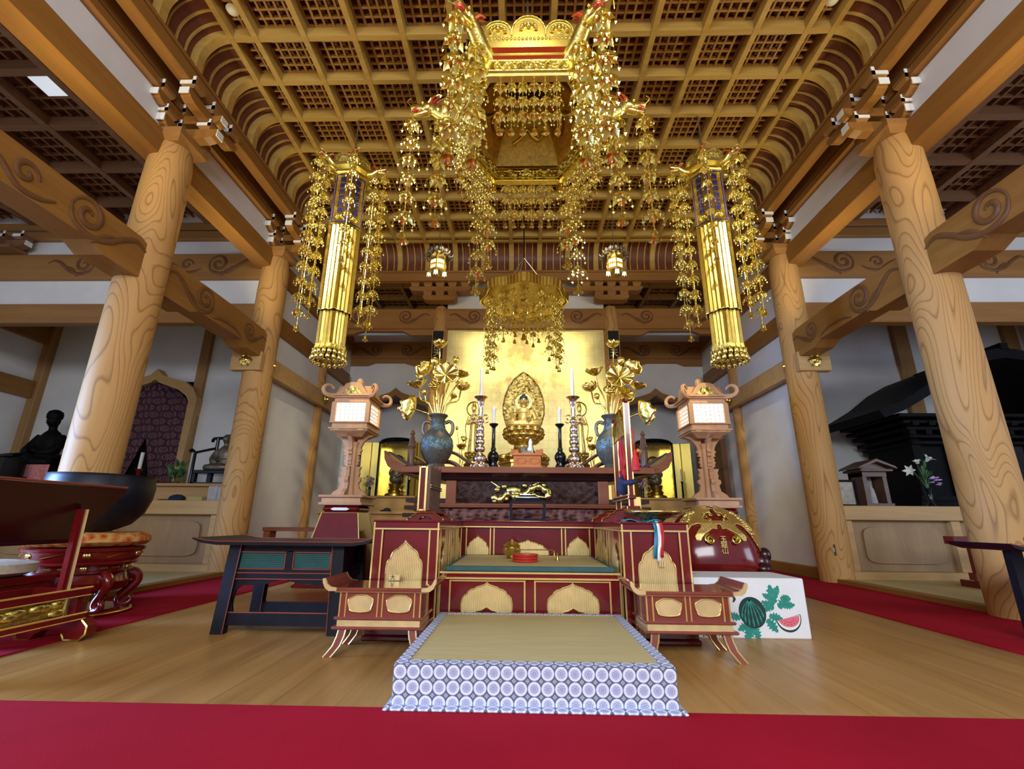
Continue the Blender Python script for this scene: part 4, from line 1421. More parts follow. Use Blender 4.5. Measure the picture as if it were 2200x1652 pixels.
# lantern stands: wooden lantern on a carved post over a red pedestal
def lantern(cx, cy, label):
    s = -1 if cx < 0 else 1
    t = thing('standing_lantern', (cx, cy, 0), label, 'lantern')
    m = B()
    m.loft([[(cx + i * h, cy + j * h, z) for i, j in ((-1, -1), (1, -1), (1, 1), (-1, 1))] for h, z in ((0.33, 0.03), (0.19, 0.72))])
    m.box(cx - 0.35, cx + 0.35, cy - 0.35, cy + 0.35, 0, 0.03, 0.01)
    m.box(cx - 0.20, cx + 0.20, cy - 0.20, cy + 0.20, 0.72, 0.79, 0.03)
    p = m.build('pedestal', 'red_lacquer', t)
    m = B()
    for i, j in ((-1, -1), (1, -1), (1, 1), (-1, 1)):
        m.tube([(cx + i * 0.328, cy + j * 0.328, 0.04), (cx + i * 0.191, cy + j * 0.191, 0.715)], 0.007, 5)
    for j in (-1, 1):
        m.tube([(cx - 0.19, cy + j * 0.193, 0.715), (cx + 0.19, cy + j * 0.193, 0.715)], 0.005, 5)
    m.build('gilt_edges', 'gilt_line', p)
    m = B().prism([(cx - 0.10, 0.752), (cx - 0.07, 0.766), (cx + 0.07, 0.766), (cx + 0.10, 0.752), (cx + 0.07, 0.738), (cx - 0.07, 0.738)], 'xz', cy - 0.206, cy - 0.196)
    m.build('pale_plate', 'white_paint', p)
    # platform
    m = B()
    m.box(cx - 0.23, cx + 0.23, cy - 0.23, cy + 0.23, 0.79, 0.82, 0.008)
    m.box(cx - 0.205, cx + 0.205, cy - 0.205, cy + 0.205, 0.82, 0.87)
    m.box(cx - 0.235, cx + 0.235, cy - 0.235, cy + 0.235, 0.87, 0.895, 0.006)
    m.build('platform', 'cypress_wood', t)
    # post with carved wings
    m = B()
    m.lathe([(0.085, 0.895), (0.075, 0.94), (0.068, 1.0), (0.066, 1.42), (0.085, 1.48)], 8, (cx, cy, 0))
    m.build('post', 'cypress_wood', t)
    wing = [(0.05, 0.895), (0.20, 0.895), (0.17, 0.935), (0.115, 0.97), (0.10, 1.03), (0.125, 1.06), (0.12, 1.09), (0.095, 1.10), (0.105, 1.14), (0.095, 1.165), (0.115, 1.21), (0.05, 1.21)]
    wing2 = [(0.05, 1.33), (0.095, 1.345), (0.085, 1.37), (0.105, 1.39), (0.09, 1.42), (0.10, 1.45), (0.115, 1.48), (0.16, 1.53), (0.23, 1.56), (0.05, 1.57)]
    wing3 = [(0.05, 1.22), (0.082, 1.235), (0.075, 1.255), (0.09, 1.275), (0.075, 1.30), (0.085, 1.32), (0.05, 1.34)]
    m = B()
    for w in (wing, wing2, wing3):
        for q in (-1, 1):
            m.prism([(cx + q * a, z) for a, z in w], 'xz', cy - 0.02, cy + 0.02)
            m.prism([(cy + q * a, z) for a, z in w], 'yz', cx - 0.02, cx + 0.02)
    m.build('carved_brackets', 'cypress_wood', t)
    m = B()
    m.loft([[(cx + i * h, cy + j * h, z) for i, j in ((-1, -1), (1, -1), (1, 1), (-1, 1))] for h, z in ((0.12, 1.53), (0.16, 1.56), (0.205, 1.585), (0.21, 1.60))])
    m.build('cap_block', 'cypress_wood', t)
    # lantern box
    m = B()
    h = 0.19
    for z0, z1, e in ((1.60, 1.618, 0.035), (1.67, 1.688, 0.03), (1.90, 1.915, 0.02), (1.955, 1.975, 0.03)):
        m.box(cx - h - e, cx + h + e, cy - h - e, cy + h + e, z0, z1, 0.004)
    m.box(cx - h - .005, cx + h + .005, cy - h - .005, cy + h + .005, 1.618, 1.67)
    m.box(cx - h - .005, cx + h + .005, cy - h - .005, cy + h + .005, 1.915, 1.955)
    for i in (-1, 1):
        for j in (-1, 1):
            m.box(cx + i * h - .025, cx + i * h + .025, cy + j * h - .025, cy + j * h + .025, 1.688, 1.90)
    bx = m.build('lamp_house', 'cypress_wood', t)
    m = B()
    m.box(cx - h + .02, cx + h - .02, cy - h + .008, cy - h + .014, 1.688, 1.90)
    m.box(cx - h + .02, cx + h - .02, cy + h - .014, cy + h - .008, 1.688, 1.90)
    for i in (-1, 1): m.box(cx + i * (h - .014), cx + i * (h - .008), cy - h + .02, cy + h - .02, 1.688, 1.90)
    m.build('lit_paper', 'lit_paper', bx)
    m = B()
    for k in range(1, 7):
        a = -h + .025 + (2 * h - .05) * k / 7
        m.box(cx + a - .0018, cx + a + .0018, cy - h, cy - h + .008, 1.688, 1.90)
        for i in (-1, 1): m.box(cx + i * h - .004, cx + i * h + .004, cy + a - .0018, cy + a + .0018, 1.688, 1.90)
    for k in range(1, 5):
        z = 1.688 + 0.212 * k / 5
        m.box(cx - h, cx + h, cy - h, cy - h + .008, z - .0018, z + .0018)
        for i in (-1, 1): m.box(cx + i * h - .004, cx + i * h + .004, cy - h, cy + h, z - .0018, z + .0018)
    m.build('lattice', 'lattice_wood', bx)
    m = B()
    for i in (-1, 1):
        m.box(cx + i * .13 - .03, cx + i * .13 + .03, cy - h - .0245, cy - h + .02, 1.590, 1.599)
    m.build('gilt_corner', 'gilt_line', bx)
    # roof with gables and scroll ends
    gp = [(-0.24, 1.975), (0.24, 1.975), (0.235, 1.995), (0.16, 2.02), (0.115, 2.08), (0.085, 2.125), (0.03, 2.14), (-0.03, 2.14), (-0.085, 2.125), (-0.115, 2.08), (-0.16, 2.02), (-0.235, 1.995)]
    m = B()
    m.prism([(cx + a, z) for a, z in gp], 'xz', cy - 0.2, cy + 0.2)
    m.prism([(cy + a, z) for a, z in gp], 'yz', cx - 0.2, cx + 0.2)
    m.lathe([(0.05, 2.13), (0.035, 2.16), (0.04, 2.19), (0.036, 2.215), (0.022, 2.235), (0, 2.245)], 8, (cx, cy, 0))
    m.build('roof', 'cypress_wood', t)
    m = B()
    for y in (cy - 0.203,):
        m.prism([(cx + a * 0.62, 1.99 + (z - 1.975) * 0.62) for a, z in gp], 'xz', y - .004, y + .004)
    m.build('gilt_gable', 'openwork_gold', t)
    for i in (-1, 1):
        for j in (-1, 1):
            m = B()
            pts = [(0.20, 1.985), (0.25, 1.975), (0.30, 1.975)] + [(0.302 + 0.052 * sin(a), 2.035 - 0.058 * cos(a)) for a in [pi * k / 8 for k in range(1, 12)]]
            dx = Vector((i, j, 0)).normalized()
            m.tube([(cx + dx.x * a * 1.18, cy + dx.y * a * 1.18, z) for a, z in pts], [0.032, 0.030, 0.026] + [0.024 - 0.001 * k for k in range(11)], 6)
            m.build('scroll_eave', 'cypress_wood', t, 50)
    return t


lantern(-1.955, 5.18, 'wooden lantern with lit paper panes on a red pedestal behind the black table')
lantern(1.985, 5.18, 'wooden lantern with lit paper panes rising behind the red fish drum')

# melon carton
t = thing('carton', (1.32, 3.23, 0), 'white cardboard carton printed with a watermelon beside the low red desk', 'carton')
bx0, bx1, by0, by1, bz = 0.985, 1.645, 3.04, 3.42, 0.33
m = B().box(bx0, bx1, by0, by1, 0.0, bz, 0.006)
m.build('body', 'cardboard_white', t)
m = B()
m.box(bx0 + 0.02, bx0 + 0.09, by0 + .19, by0 + .2, bz - .001, bz + .001)
m.box(bx0 - .001, bx0 + .001, by0 + 0.06, by0 + 0.32, bz - 0.075, bz - 0.07)
m.build('flap_slit', 'print_black', t)
FY = by0 - 0.0012


NL = [0]


def decal(pts, mat, name, lay=0, par=None):
    if name == 'printed_leaf':
        NL[0] += 1
        lay = NL[0] * 0.07
    m = B().prism(pts, 'xz', FY - 0.0006 * lay, FY + 0.0015)
    return m.build(name, mat, par or t)


def ell(cx, cz, a, b2, rot=0.0, n=32, w=0.0):
    o = []
    for k in range(n):
        q = 2 * pi * k / n
        x, z = a * cos(q) * (1 + w * sin(7 * q)), b2 * sin(q) * (1 + w * sin(5 * q + 1))
        o.append((cx + x * cos(rot) - z * sin(rot), cz + x * sin(rot) + z * cos(rot)))
    return o


def leafy(cx, cz, ln, rot, n=5):
    """lobed melon leaf outline"""
    up_, lo_ = [], []
    for k in range(n * 2 + 1):
        u = k / (n * 2)
        w = (0.36 * ln * sin(pi * min(1, u * 0.9 + 0.1)) ** 0.8) * (1.0 if k % 2 else 0.5)
        up_.append((u * ln, w))
        lo_.append((u * ln, -w * 0.9))
    o = up_ + lo_[::-1]
    return [(cx + a * cos(rot) - b2 * sin(rot), cz + a * sin(rot) + b2 * cos(rot)) for a, b2 in o]


mx, mz = 1.318, 0.140
for a, b2, ln, r in ((-.03, -.10, .10, 3.6), (-.02, -.12, .12, 4.3), (.0, -.12, .10, 5.0), (-.09, -.05, .10, 2.9), (.10, -.06, .11, -.9), (.12, -.03, .10, -.2), (.09, .02, .1, .6)):
    decal(leafy(mx + a * .8, mz + b2 * .6, ln * .8, r), 'print_green', 'printed_leaf')
for a, b2, ln, r in ((.12, .06, .12, 1.2), (.15, .07, .13, 1.75), (.17, .04, .12, .6), (.14, .03, .10, 2.6), (.20, .05, .09, .1), (.16, .12, .08, 1.2), (.13, .10, .07, 2.6), (.19, .10, .07, .3)):
    decal(leafy(mx + a * 0.92, mz + b2 * .75, ln * .8, r), 'print_green', 'printed_leaf')
ml = decal(ell(mx, mz, 0.078, 0.086, 0.3), 'print_dark_green', 'printed_melon', 2)
top = (mx - 0.012, mz + 0.072)
for k in range(7):
    an = -2.75 + k * 0.40
    pts = []
    for q in range(7):
        u = q / 6
        ex, ez = mx + 0.066 * cos(an) , mz + 0.076 * sin(an)
        px = top[0] + (ex - top[0]) * u + 0.018 * sin(pi * u) * (1 if k > 3 else -1) * abs(k - 3) / 3
        pz = top[1] + (ez - top[1]) * u
        pts.append((px, pz, 0.0022 + 0.0042 * (q % 2) * u))
    o = [(a - w, z) for a, z, w in pts] + [(a + w, z) for a, z, w in pts[::-1]]
    decal(o, 'print_green', 'melon_stripe', 3, ml)
sx, sz = mx + 0.205, mz - 0.025
arc = lambda r, f: [(sx + r * cos(a), sz + r * f * sin(a)) for a in [pi * 1.09 + (pi * 0.99) * k / 20 for k in range(21)]]
sl = decal(arc(0.074, 1.05), 'print_dark_green', 'printed_slice', 2)
decal(arc(0.069, 0.96), 'white_paint', 'slice_rind', 3, sl)
decal(arc(0.063, 0.80), 'print_pink', 'slice_flesh', 4, sl)
for k in range(12):
    a = pi * 1.15 + 0.87 * pi * (k % 6) / 6 + (0.2 if k > 5 else 0)
    r = 0.045 if k < 6 else 0.028
    decal(ell(sx + r * cos(a), sz + r * 0.75 * sin(a) - 0.004, 0.0016, 0.0035, 0.4, 8), 'print_black', 'slice_seed', 5, sl)
text_mesh('lettering', '長野県産', 0.047, 'print_black', t, Matrix.Translation((1.10, FY - .001, 0.025)) @ Matrix.Rotation(pi / 2, 4, 'X'), 0.001)
# brush stroke print half hidden by the desk
m = B()
m.tube([(1.195, FY, 0.25), (1.215, FY, 0.235), (1.222, FY, 0.21), (1.212, FY, 0.195)], [0.003, 0.007, 0.008, 0.004], 6, True, 0.15, (0, 1, 0))
m.tube([(1.235, FY, 0.252), (1.252, FY, 0.245), (1.272, FY, 0.236)], [0.004, 0.006, 0.001], 6, True, 0.15, (0, 1, 0))
m.build('brush_print', 'print_black', t)

# wooden fish drum
DC = Vector((1.54, 4.20, 0.0))
t = thing('fish_drum', (DC.x, DC.y, 0.22), 'big red lacquered wooden fish drum with gilded mane behind the melon carton', 'drum')
DP = [(0.20, 0.20), (0.24, 0.36), (0.30, 0.395), (0.38, 0.39), (0.47, 0.37), (0.56, 0.335), (0.64, 0.285), (0.70, 0.225), (0.75, 0.15), (0.778, 0.08), (0.79, 0.0)]


def half_w(z): return interp(DP, max(0.2, min(0.79, z)))


m = B()
rings = []
for k in range(26):
    z = 0.20 + 0.589 * sin(pi / 2 * k / 25)
    a = max(half_w(z), 0.004)
    rings.append([(DC.x + a * abs(cos(q)) ** 0.8 * (1 if cos(q) > 0 else -1), DC.y + 0.85 * a * abs(sin(q)) ** 0.8 * (1 if sin(q) > 0 else -1), z) for q in [2 * pi * j / 48 for j in range(48)]])
m.loft(rings)
m.build('body', 'red_lacquer', t, 60)


def on_drum(x, z, e=0.004):
    a = half_w(z) + e
    b2 = 0.85 * a
    q = max(0.0, 1 - (abs(x) / a) ** 2.5) ** 0.4
    return (DC.x + max(-a, min(a, x)), DC.y - b2 * q, z + e * 0.3)


OUT = [(525, 300), (545, 305), (552, 350), (600, 345), (640, 372), (690, 405), (720, 440), (742, 475), (775, 468), (785, 430), (745, 372), (705, 330), (698, 302), (730, 295), (790, 320), (850, 400), (900, 500), (945, 585), (940, 520), (900, 415), (850, 315), (790, 220), (720, 150), (620, 104), (525, 95)]
HOLE = [(525, 262), (575, 265), (655, 248), (645, 212), (600, 178), (560, 172), (545, 140), (570, 108), (525, 90)]


def inside(P, x, y):
    c = False
    for (x0, y0), (x1, y1) in zip(P, P[1:] + P[:1]):
        if (y0 > y) != (y1 > y) and x < (x1 - x0) * (y - y0) / (y1 - y0) + x0: c = not c
    return c


m = B()
NX, NZ = 150, 100
ids = {}
for j in range(NZ):
    for i in range(NX):
        px, pz = 525 + 430 * (i + 0.5) / NX, 92 + 500 * (j + 0.5) / NZ
        if inside(OUT, px, pz) and not inside(HOLE, px, pz):
            for s in (-1, 1):
                f = []
                for di, dj in ((0, 0), (1, 0), (1, 1), (0, 1)):
                    k = (s, i + di, j + dj) if i + di else (0, 0, j + dj)
                    if k not in ids:
                        ids[k] = len(m.v)
                        m.v.append(on_drum(s * 430 * (i + di) / NX * 0.00078, 0.785 - (2 + 500 * (j + dj) / NZ) * 0.00073, 0.008))
                    f.append(ids[k])
                m.f.append(tuple(f))
m.build('gilt_mane', 'gold_scale_lacquer', t, 60, 0.014)
for s in (-1, 1):
    for cx, cz, r0, r1, sg in ((0.098, 0.515, 0.040, 0.006, -s), (0.085, 0.70, 0.022, 0.005, s), (0.055, 0.665, 0.018, 0.004, -s), (0.035, 0.71, 0.016, 0.004, s)):
        m = B().tube([on_drum(a, b, 0.016) for a, b in spiral(s * cx, cz, r0, r1, pi / 2, 1.6, 34, sg)], 0.010 if r0 > .03 else 0.0055, 6)
        m.build('gilt_curl', 'gold', t, 60)
m = B()
for k in range(60):
    rr = random.Random(k)
    z = rr.uniform(0.55, 0.73)
    for s in (-1, 1): m.ball(on_drum(s * half_w(z) * rr.uniform(.80, 0.97), z, 0.014), 0.016, 6, 4)
m.build('mane_beads', 'gold_scale_lacquer', t, 60)
for s in (-1, 1):
    m = B()
    m.ball((DC.x + s * .33, DC.y - .16, 0.34), (0.085, 0.10, 0.10), 12, 8)
    m.ball((DC.x + s * .36, DC.y - .20, 0.40), (0.05, 0.05, 0.06), 10, 7)
    m.ball((DC.x + s * .31, DC.y - .25, 0.30), (0.06, 0.06, 0.05), 10, 7)
    m.build('dragon_head_handle', 'dark_red_lacquer', t, 60)
text_mesh('lettering', '玉\n龍\n山', 0.052, 'gilt_line', t, Matrix.Translation(Vector(on_drum(0.0, 0.475, 0.006))) @ Matrix.Rotation(pi / 2 - 0.12, 4, 'X'), 0.02, 0.85)
m = B()
m.lathe([(0.25, 0.0), (0.40, 0.02), (0.43, 0.09), (0.40, 0.16), (0.30, 0.20), (0.1, 0.20)], 32, (DC.x, DC.y, 0.0))
m.build('cushion', 'black_satin', t, 50)

# bronze bowl gong on its stand
GX, GY = -3.17, 3.45
t = thing('bowl_gong', (GX, GY, 0.5), 'large dark bronze bowl gong on the red carved stand', 'gong')
m = B().lathe([(0.0, 0.545), (0.12, 0.55), (0.24, 0.60), (0.31, 0.68), (0.345, 0.78), (0.352, 0.86), (0.338, 0.925), (0.345, 0.945), (0.330, 0.945), (0.322, 0.92), (0.33, 0.84), (0.29, 0.70), (0.1, 0.58), (0, 0.575)], 40, (GX, GY, 0))
m.build('bowl', 'black_satin', t, 50)
t = thing('gong_cushion', (GX, GY, 0.45), 'ring cushion of orange brocade under the bowl gong', 'cushion')
m = B().lathe([(0.0, 0.455), (0.30, 0.452), (0.36, 0.458), (0.392, 0.485), (0.385, 0.52), (0.34, 0.545), (0.26, 0.54), (0.12, 0.546), (0.0, 0.546)], 40, (GX, GY, 0))
m.build('cushion_cover', 'gold_brocade', t, 50)
t = thing('gong_stand', (GX, GY, 0), 'round red lacquer stand with curved gilded legs holding the bowl gong', 'stand')
m = B()
m.lathe([(0.0, 0.448), (0.37, 0.448), (0.385, 0.44), (0.38, 0.425), (0.365, 0.42), (0.36, 0.38), (0.34, 0.355), (0.35, 0.345), (0.345, 0.335), (0.31, 0.33), (0.31, 0.30), (0.33, 0.295), (0.33, 0.285), (0.30, 0.28), (0.31, 0.25), (0.33, 0.22), (0.31, 0.17), (0.26, 0.15), (0, 0.15)], 48, (GX, GY, 0))
m.build('drum_body', 'red_lacquer', t, 40)
m = B()
for k in range(6):
    a = 2 * pi * k / 6 + 0.25
    for z, r, n in ((0.40, 0.362, 3), (0.315, 0.312, 3)):
        for j in (-1, 0, 1):
            b2 = a + j * 0.04
            m.ball((GX + r * cos(b2), GY + r * sin(b2), z), (0.012, 0.012, 0.02), 8, 5)
    a2 = a + pi / 6
    for d in (-0.14, 0.14):
        m.tube([(GX + 0.314 * cos(a2 + d + e), GY + 0.314 * sin(a2 + d + e), 0.315) for e in (-.08, 0, .08)], 0.009, 6)
    m.tube([(GX + 0.366 * cos(a2 + e), GY + 0.366 * sin(a2 + e), 0.40 + 0.014 * abs(e) / .2 * (1 if e > 0 else -1)) for e in (-.2, -.1, 0, .1, .2)], 0.004, 5)
m.pieces('gilt_fitting', 'gold', t, 50)
for k in range(6):
    a = 2 * pi * k / 6 - 0.35
    m, mg = B(), B()
    pts = smooth_path([(0.30, 0.265), (0.355, 0.245), (0.365, 0.20), (0.32, 0.145), (0.275, 0.10), (0.275, 0.06), (0.31, 0.045), (0.345, 0.06), (0.35, 0.085), (0.33, 0.095)], 4)
    n = len(pts)
    m.tube([(GX + r * cos(a), GY + r * sin(a), z) for r, z in pts], [0.040 - 0.022 * i / n for i in range(n)], 8)
    l = m.build('leg', 'red_lacquer', t, 50)
    mg.tube([(GX + (r + 0.02) * cos(a + .03), GY + (r + 0.02) * sin(a + .03), z + 0.025) for r, z in pts[:8]], 0.005, 5)
    mg.ball((GX + 0.335 * cos(a), GY + 0.335 * sin(a), 0.088), 0.016, 8, 5)
    mg.build('leg_gilding', 'gold', l, 50)
m = B().lathe([(0.0, 0.0), (0.36, 0.0), (0.365, 0.02), (0.345, 0.035), (0.30, 0.04), (0, 0.04)], 40, (GX, GY, 0.005))
b3 = m.build('base_ring', 'red_lacquer', t, 40)
m = B().tube([(GX + 0.366 * cos(2 * pi * k / 40), GY + 0.366 * sin(2 * pi * k / 40), 0.024) for k in range(41)], 0.007, 5)
m.build('base_gilding', 'gold', b3, 50)
for nm, q in (('bowl_gong', .93), ('gong_cushion', .93), ('gong_stand', .9)): bpy.data.objects[nm].scale = (q, q, 1.0)

# red book stand in front of the gong
t = thing('book_stand', (-2.62, 2.55, 0), 'dark red slanted book stand on carved feet in front of the bowl gong', 'book stand')
Y0, Y1 = 1.95, 2.82
m = B()
brd = [(-2.45, 0.815), (-2.436, 0.808), (-2.655, 0.515), (-2.67, 0.522)]
o = [(Y0, 0), (Y0 + .02, 1), (Y1 - .05, 1), (Y1, 0)]
v = []
for off in (0.0, 0.018):
    for ya_, zb_, xx in ((Y0, 0.815, -2.45), (Y1, 0.815, -2.45), (Y1 - 0.02, 0.52, -2.67), (Y0, 0.52, -2.67)):
        v.append((xx + off, ya_, zb_ - off * 0.4))
m.add(v, [(0, 1, 2, 3), (7, 6, 5, 4), (0, 4, 5, 1), (1, 5, 6, 2), (2, 6, 7, 3), (3, 7, 4, 0)])
m.box(-2.70, -2.64, Y0, Y1 - .02, 0.505, 0.53, 0.006)
m.build('reading_board', 'dark_red_lacquer', t)  # shade of the board's underside put into a darker lacquer
m = B().tube([(-2.44, Y0, 0.82), (-2.44, Y1, 0.82)], 0.007, 6)
m.build('board_lip', 'red_brown_lacquer', t)
for yy in (2.62, 2.10):
    m, mg = B(), B()
    m.loft([[(x + i * .014, yy + j * .018, z) for i, j in ((-1, -1), (1, -1), (1, 1), (-1, 1))] for x, z in ((-2.49, 0.13), (-2.50, 0.69))])
    p = m.build('post', 'red_lacquer', t)
    mg.tube([(-2.474, yy + .018, 0.13), (-2.484, yy + .018, 0.69)], 0.008, 5)
    mg.build('post_edging', 'gilt_panel', p)
m, mg = B(), B()
for x in (-2.47, -2.75):
    for z0, z1 in ((0.235, 0.275), (0.115, 0.145)):
        m.box(x - .018, x + .018, 1.9, 2.76, z0, z1, 0.004)
        if x > -2.6:
            mg.tube([(x + .018, 1.9, z1), (x + .018, 2.76, z1)], 0.005, 5)
            mg.tube([(x + .018, 1.9, z0), (x + .018, 2.76, z0)], 0.003, 5)
for y in (1.95, 2.72): m.box(-2.77, -2.47, y - .02, y + .02, 0.115, 0.275, 0.004)
m.build('base_rails', 'red_lacquer', t)
mg.build('gilt_edges', 'gilt_line', t)
m = B().box(-2.482, -2.472, 1.95, 2.66, 0.145, 0.235)
for k in range(16):
    rr = random.Random(k)
    m.ball((-2.468, 2.0 + 0.62 * rr.random(), 0.165 + 0.05 * rr.random()), (0.012, 0.035 + .02 * rr.random(), 0.022), 8, 5)
m.build('carved_dragon_panel', 'carved_gold', t, 50)
for y in (2.78, 1.98):
    m = B()
    pr = [(-2.80, 0.0), (-2.72, 0.0), (-2.70, 0.03), (-2.65, 0.05), (-2.60, 0.05), (-2.55, 0.03), (-2.53, 0.0), (-2.45, 0.0), (-2.42, 0.03), (-2.42, 0.07), (-2.46, 0.105), (-2.50, 0.115), (-2.76, 0.115), (-2.81, 0.10), (-2.83, 0.05)]
    m.prism([(a, z + .007) for a, z in pr], 'xz', y - 0.035, y + 0.035)
    f = m.build('foot', 'red_lacquer', t)
    m = B().tube([(a, y - 0.036, z + .007) for a, z in pr[5:11]], 0.006, 5)
    m.tube([(a, y - 0.036, z + .007) for a, z in pr[11:] + pr[:2]], 0.006, 5)
    m.build('foot_gilding', 'gold', f, 50)

# low seat with a pale cushion at the frame edge
t = thing('low_seat', (-3.05, 2.85, 0), 'low red seat with gold panels beyond the book stand', 'seat')
m = B()
m.box(-3.35, -2.88, 2.45, 2.98, 0.28, 0.32, 0.006)
m.box(-3.33, -2.90, 2.47, 2.96, 0.10, 0.28)
for x in (-3.31, -2.92):
    for y in (2.49, 2.94): m.box(x - .025, x + .025, y - .025, y + .025, 0.007, 0.28)
m.build('frame', 'red_lacquer', t)
m = B()
for y in (2.60, 2.83): m.prism(cloud_outline(y, 0.20, 0.085, 0.045), 'yz', -2.902, -2.895)
m.build('gold_plate', 'gilt_panel', t, 40)
t = thing('round_cushion', (-3.1, 2.75, 0.32), 'pale round cushion lying on the low red seat', 'cushion')
m = B().lathe([(0, 0.322), (0.18, 0.322), (0.24, 0.345), (0.235, 0.39), (0.15, 0.405), (0, 0.405)], 28, (-3.10, 2.73, 0))
m.build('cushion_cover', 'beige_cushion_cloth', t, 50)
# ================================================================ altar and what stands on it
AZ = 1.147
t = thing('altar_table', (0, 5.1, 0), 'big reddish wooden altar table with upturned ends below the Buddha', 'altar')
m = B().box(-1.22, 1.22, 4.5, 5.75, 1.088, AZ, 0.004)
m.build('top_board', 'altar_wood', t)
for s in (-1, 1):
    pr = [(1.20, 1.088), (1.29, 1.105), (1.36, 1.15), (1.395, 1.22), (1.405, 1.30), (1.385, 1.30), (1.34, 1.235), (1.27, 1.18), (1.20, 1.152)]
    B().prism([(s * a, z) for a, z in pr], 'xz', 4.52, 5.70).build('upturned_end', 'altar_wood', t, 40)
    B().prism([(s * 1.06, 1.149), (s * 1.16, 1.149), (s * 1.375, 1.292), (s * 1.36, 1.30), (s * 1.12, 1.165)], 'xz', 4.56, 4.60).build('end_board', 'dark_altar_wood', t)
m = B()
m.loft([[(i * h, y, z) for i, y in ((-1, ya_), (1, ya_), (1, 5.6), (-1, 5.6))] for h, ya_, z in ((0.80, 4.66, 1.02), (0.88, 4.62, 1.035), (0.92, 4.60, 1.05), (1.18, 4.53, 1.088))])
m.build('tapered_moulding', 'dark_altar_wood', t)
m = B()
for s in (-1, 1): m.box(s * 0.79, s * 0.69, 4.60, 4.72, 0.805, 1.022, 0.004)
for s in (-1, 1): m.box(s * 0.79, s * 0.69, 5.45, 5.55, 0.805, 1.022, 0.004)
m.pieces('corner_post', 'altar_wood', t)
m = B().grid(60, 12, lambda u, v: (-0.69 + 1.38 * u, 4.66 - 0.02 * abs(sin(u * 40 + 3 * sin(v * 9))) * sin(pi * v), 0.805 + 0.217 * v))
m.build('carved_panel', 'carved_dark_wood', t, 60)
m = B()
m.box(-0.80, 0.80, 4.67, 5.55, 0.805, 1.02)
m.build('core', 'dark_altar_wood', t)
m = B()
m.box(-0.86, 0.86, 4.58, 5.6, 0.785, 0.806, 0.006)
m.box(-0.93, 0.93, 4.53, 5.65, 0.765, 0.785, 0.008)
m.build('plinth_moulding', 'altar_wood', t, 40)
m = B().grid(80, 10, lambda u, v: (-0.88 + 1.76 * u, 4.58 - 0.03 * sin(pi * v) - 0.015 * sin(u * 60 + 5 * sin(v * 7)), 0.60 + 0.165 * v))
m.build('wave_carving', 'painted_wave_carving', t, 60)
m = B()
m.box(-0.9, 0.9, 4.60, 5.6, 0.0, 0.765)
m.box(-1.55, 1.55, 4.95, 5.7, 0.0, 0.60)
for k in range(4): m.box(-1.25, 1.25, 4.75 + .05 * k, 5.7, 0.60 + k * 0.075, 0.64 + k * 0.075)
m.build('stepped_base', 'dark_altar_wood', t)
# gilded dragon relief
m = B()
body = smooth_path([(-0.34, 4.63, 0.88), (-0.27, 4.615, 0.84), (-0.18, 4.61, 0.90), (-0.08, 4.60, 0.86), (0.02, 4.60, 0.93), (0.10, 4.60, 0.97), (0.18, 4.61, 0.93), (0.21, 4.62, 0.86)], 5)
m.tube(body, [0.026 + 0.016 * sin(i * 0.8) ** 2 for i in range(len(body))], 8)
m.ball((-0.13, 4.595, 0.93), (0.075, 0.04, 0.05), 12, 8)
m.ball((-0.10, 4.57, 0.90), (0.055, 0.03, 0.022), 10, 6)
m.ball((-0.10, 4.57, 0.868), (0.05, 0.025, 0.014), 10, 6)
for a, z in ((-0.29, 0.94), (-0.25, 0.87), (-0.31, 0.83), (-0.20, 0.85), (-0.02, 0.98), (0.16, 0.985), (-0.22, 0.97), (0.05, 0.88)):
    m.ball((a, 4.615, z), (0.03, 0.02, 0.022), 8, 5)
for pts in (((-0.27, 4.62, 0.96), (-0.33, 4.61, 1.0), (-0.35, 4.61, 1.015)), ((0.02, 4.6, 0.96), (0.08, 4.59, 0.99), (0.12, 4.59, 1.01)), ((0.18, 4.61, 0.96), (0.22, 4.60, 0.94), (0.23, 4.6, 0.90)), ((0.05, 4.6, 0.90), (0.12, 4.59, 0.87), (0.2, 4.59, 0.865)), ((0.03, 4.6, 0.985), (0.11, 4.59, 0.96), (0.115, 4.6, 1.0))):
    m.tube(pts, [0.018, 0.012, 0.003], 6)
m.build('gilt_dragon', 'carved_gold', t, 60)

# small black stand with a lidded box on the rear table
t = thing('black_stand', (0, 4.14, 0.648), 'small black lacquer arch stand on the long red table before the altar', 'stand')
o2 = [(-0.15, 0.649), (-0.155, 0.79), (-0.14, 0.815), (-0.11, 0.82), (0.11, 0.82), (0.14, 0.815), (0.155, 0.79), (0.15, 0.649)]
i2 = [(-0.125, 0.662), (-0.135, 0.775), (-0.125, 0.795), (-0.10, 0.80), (0.10, 0.80), (0.125, 0.795), (0.135, 0.775), (0.125, 0.662)]
B().frame(o2, i2, 'xz', 4.08, 4.20).build('frame', 'black_lacquer', t)
t = thing('black_box', (0, 4.14, 0.82), 'flat black lacquer box lying on the small arch stand', 'box')
m = B()
m.box(-0.105, 0.105, 4.07, 4.20, 0.820, 0.845, 0.004)
m.box(-0.07, 0.07, 4.09, 4.18, 0.845, 0.868, 0.004)
m.build('box_body', 'black_lacquer', t)


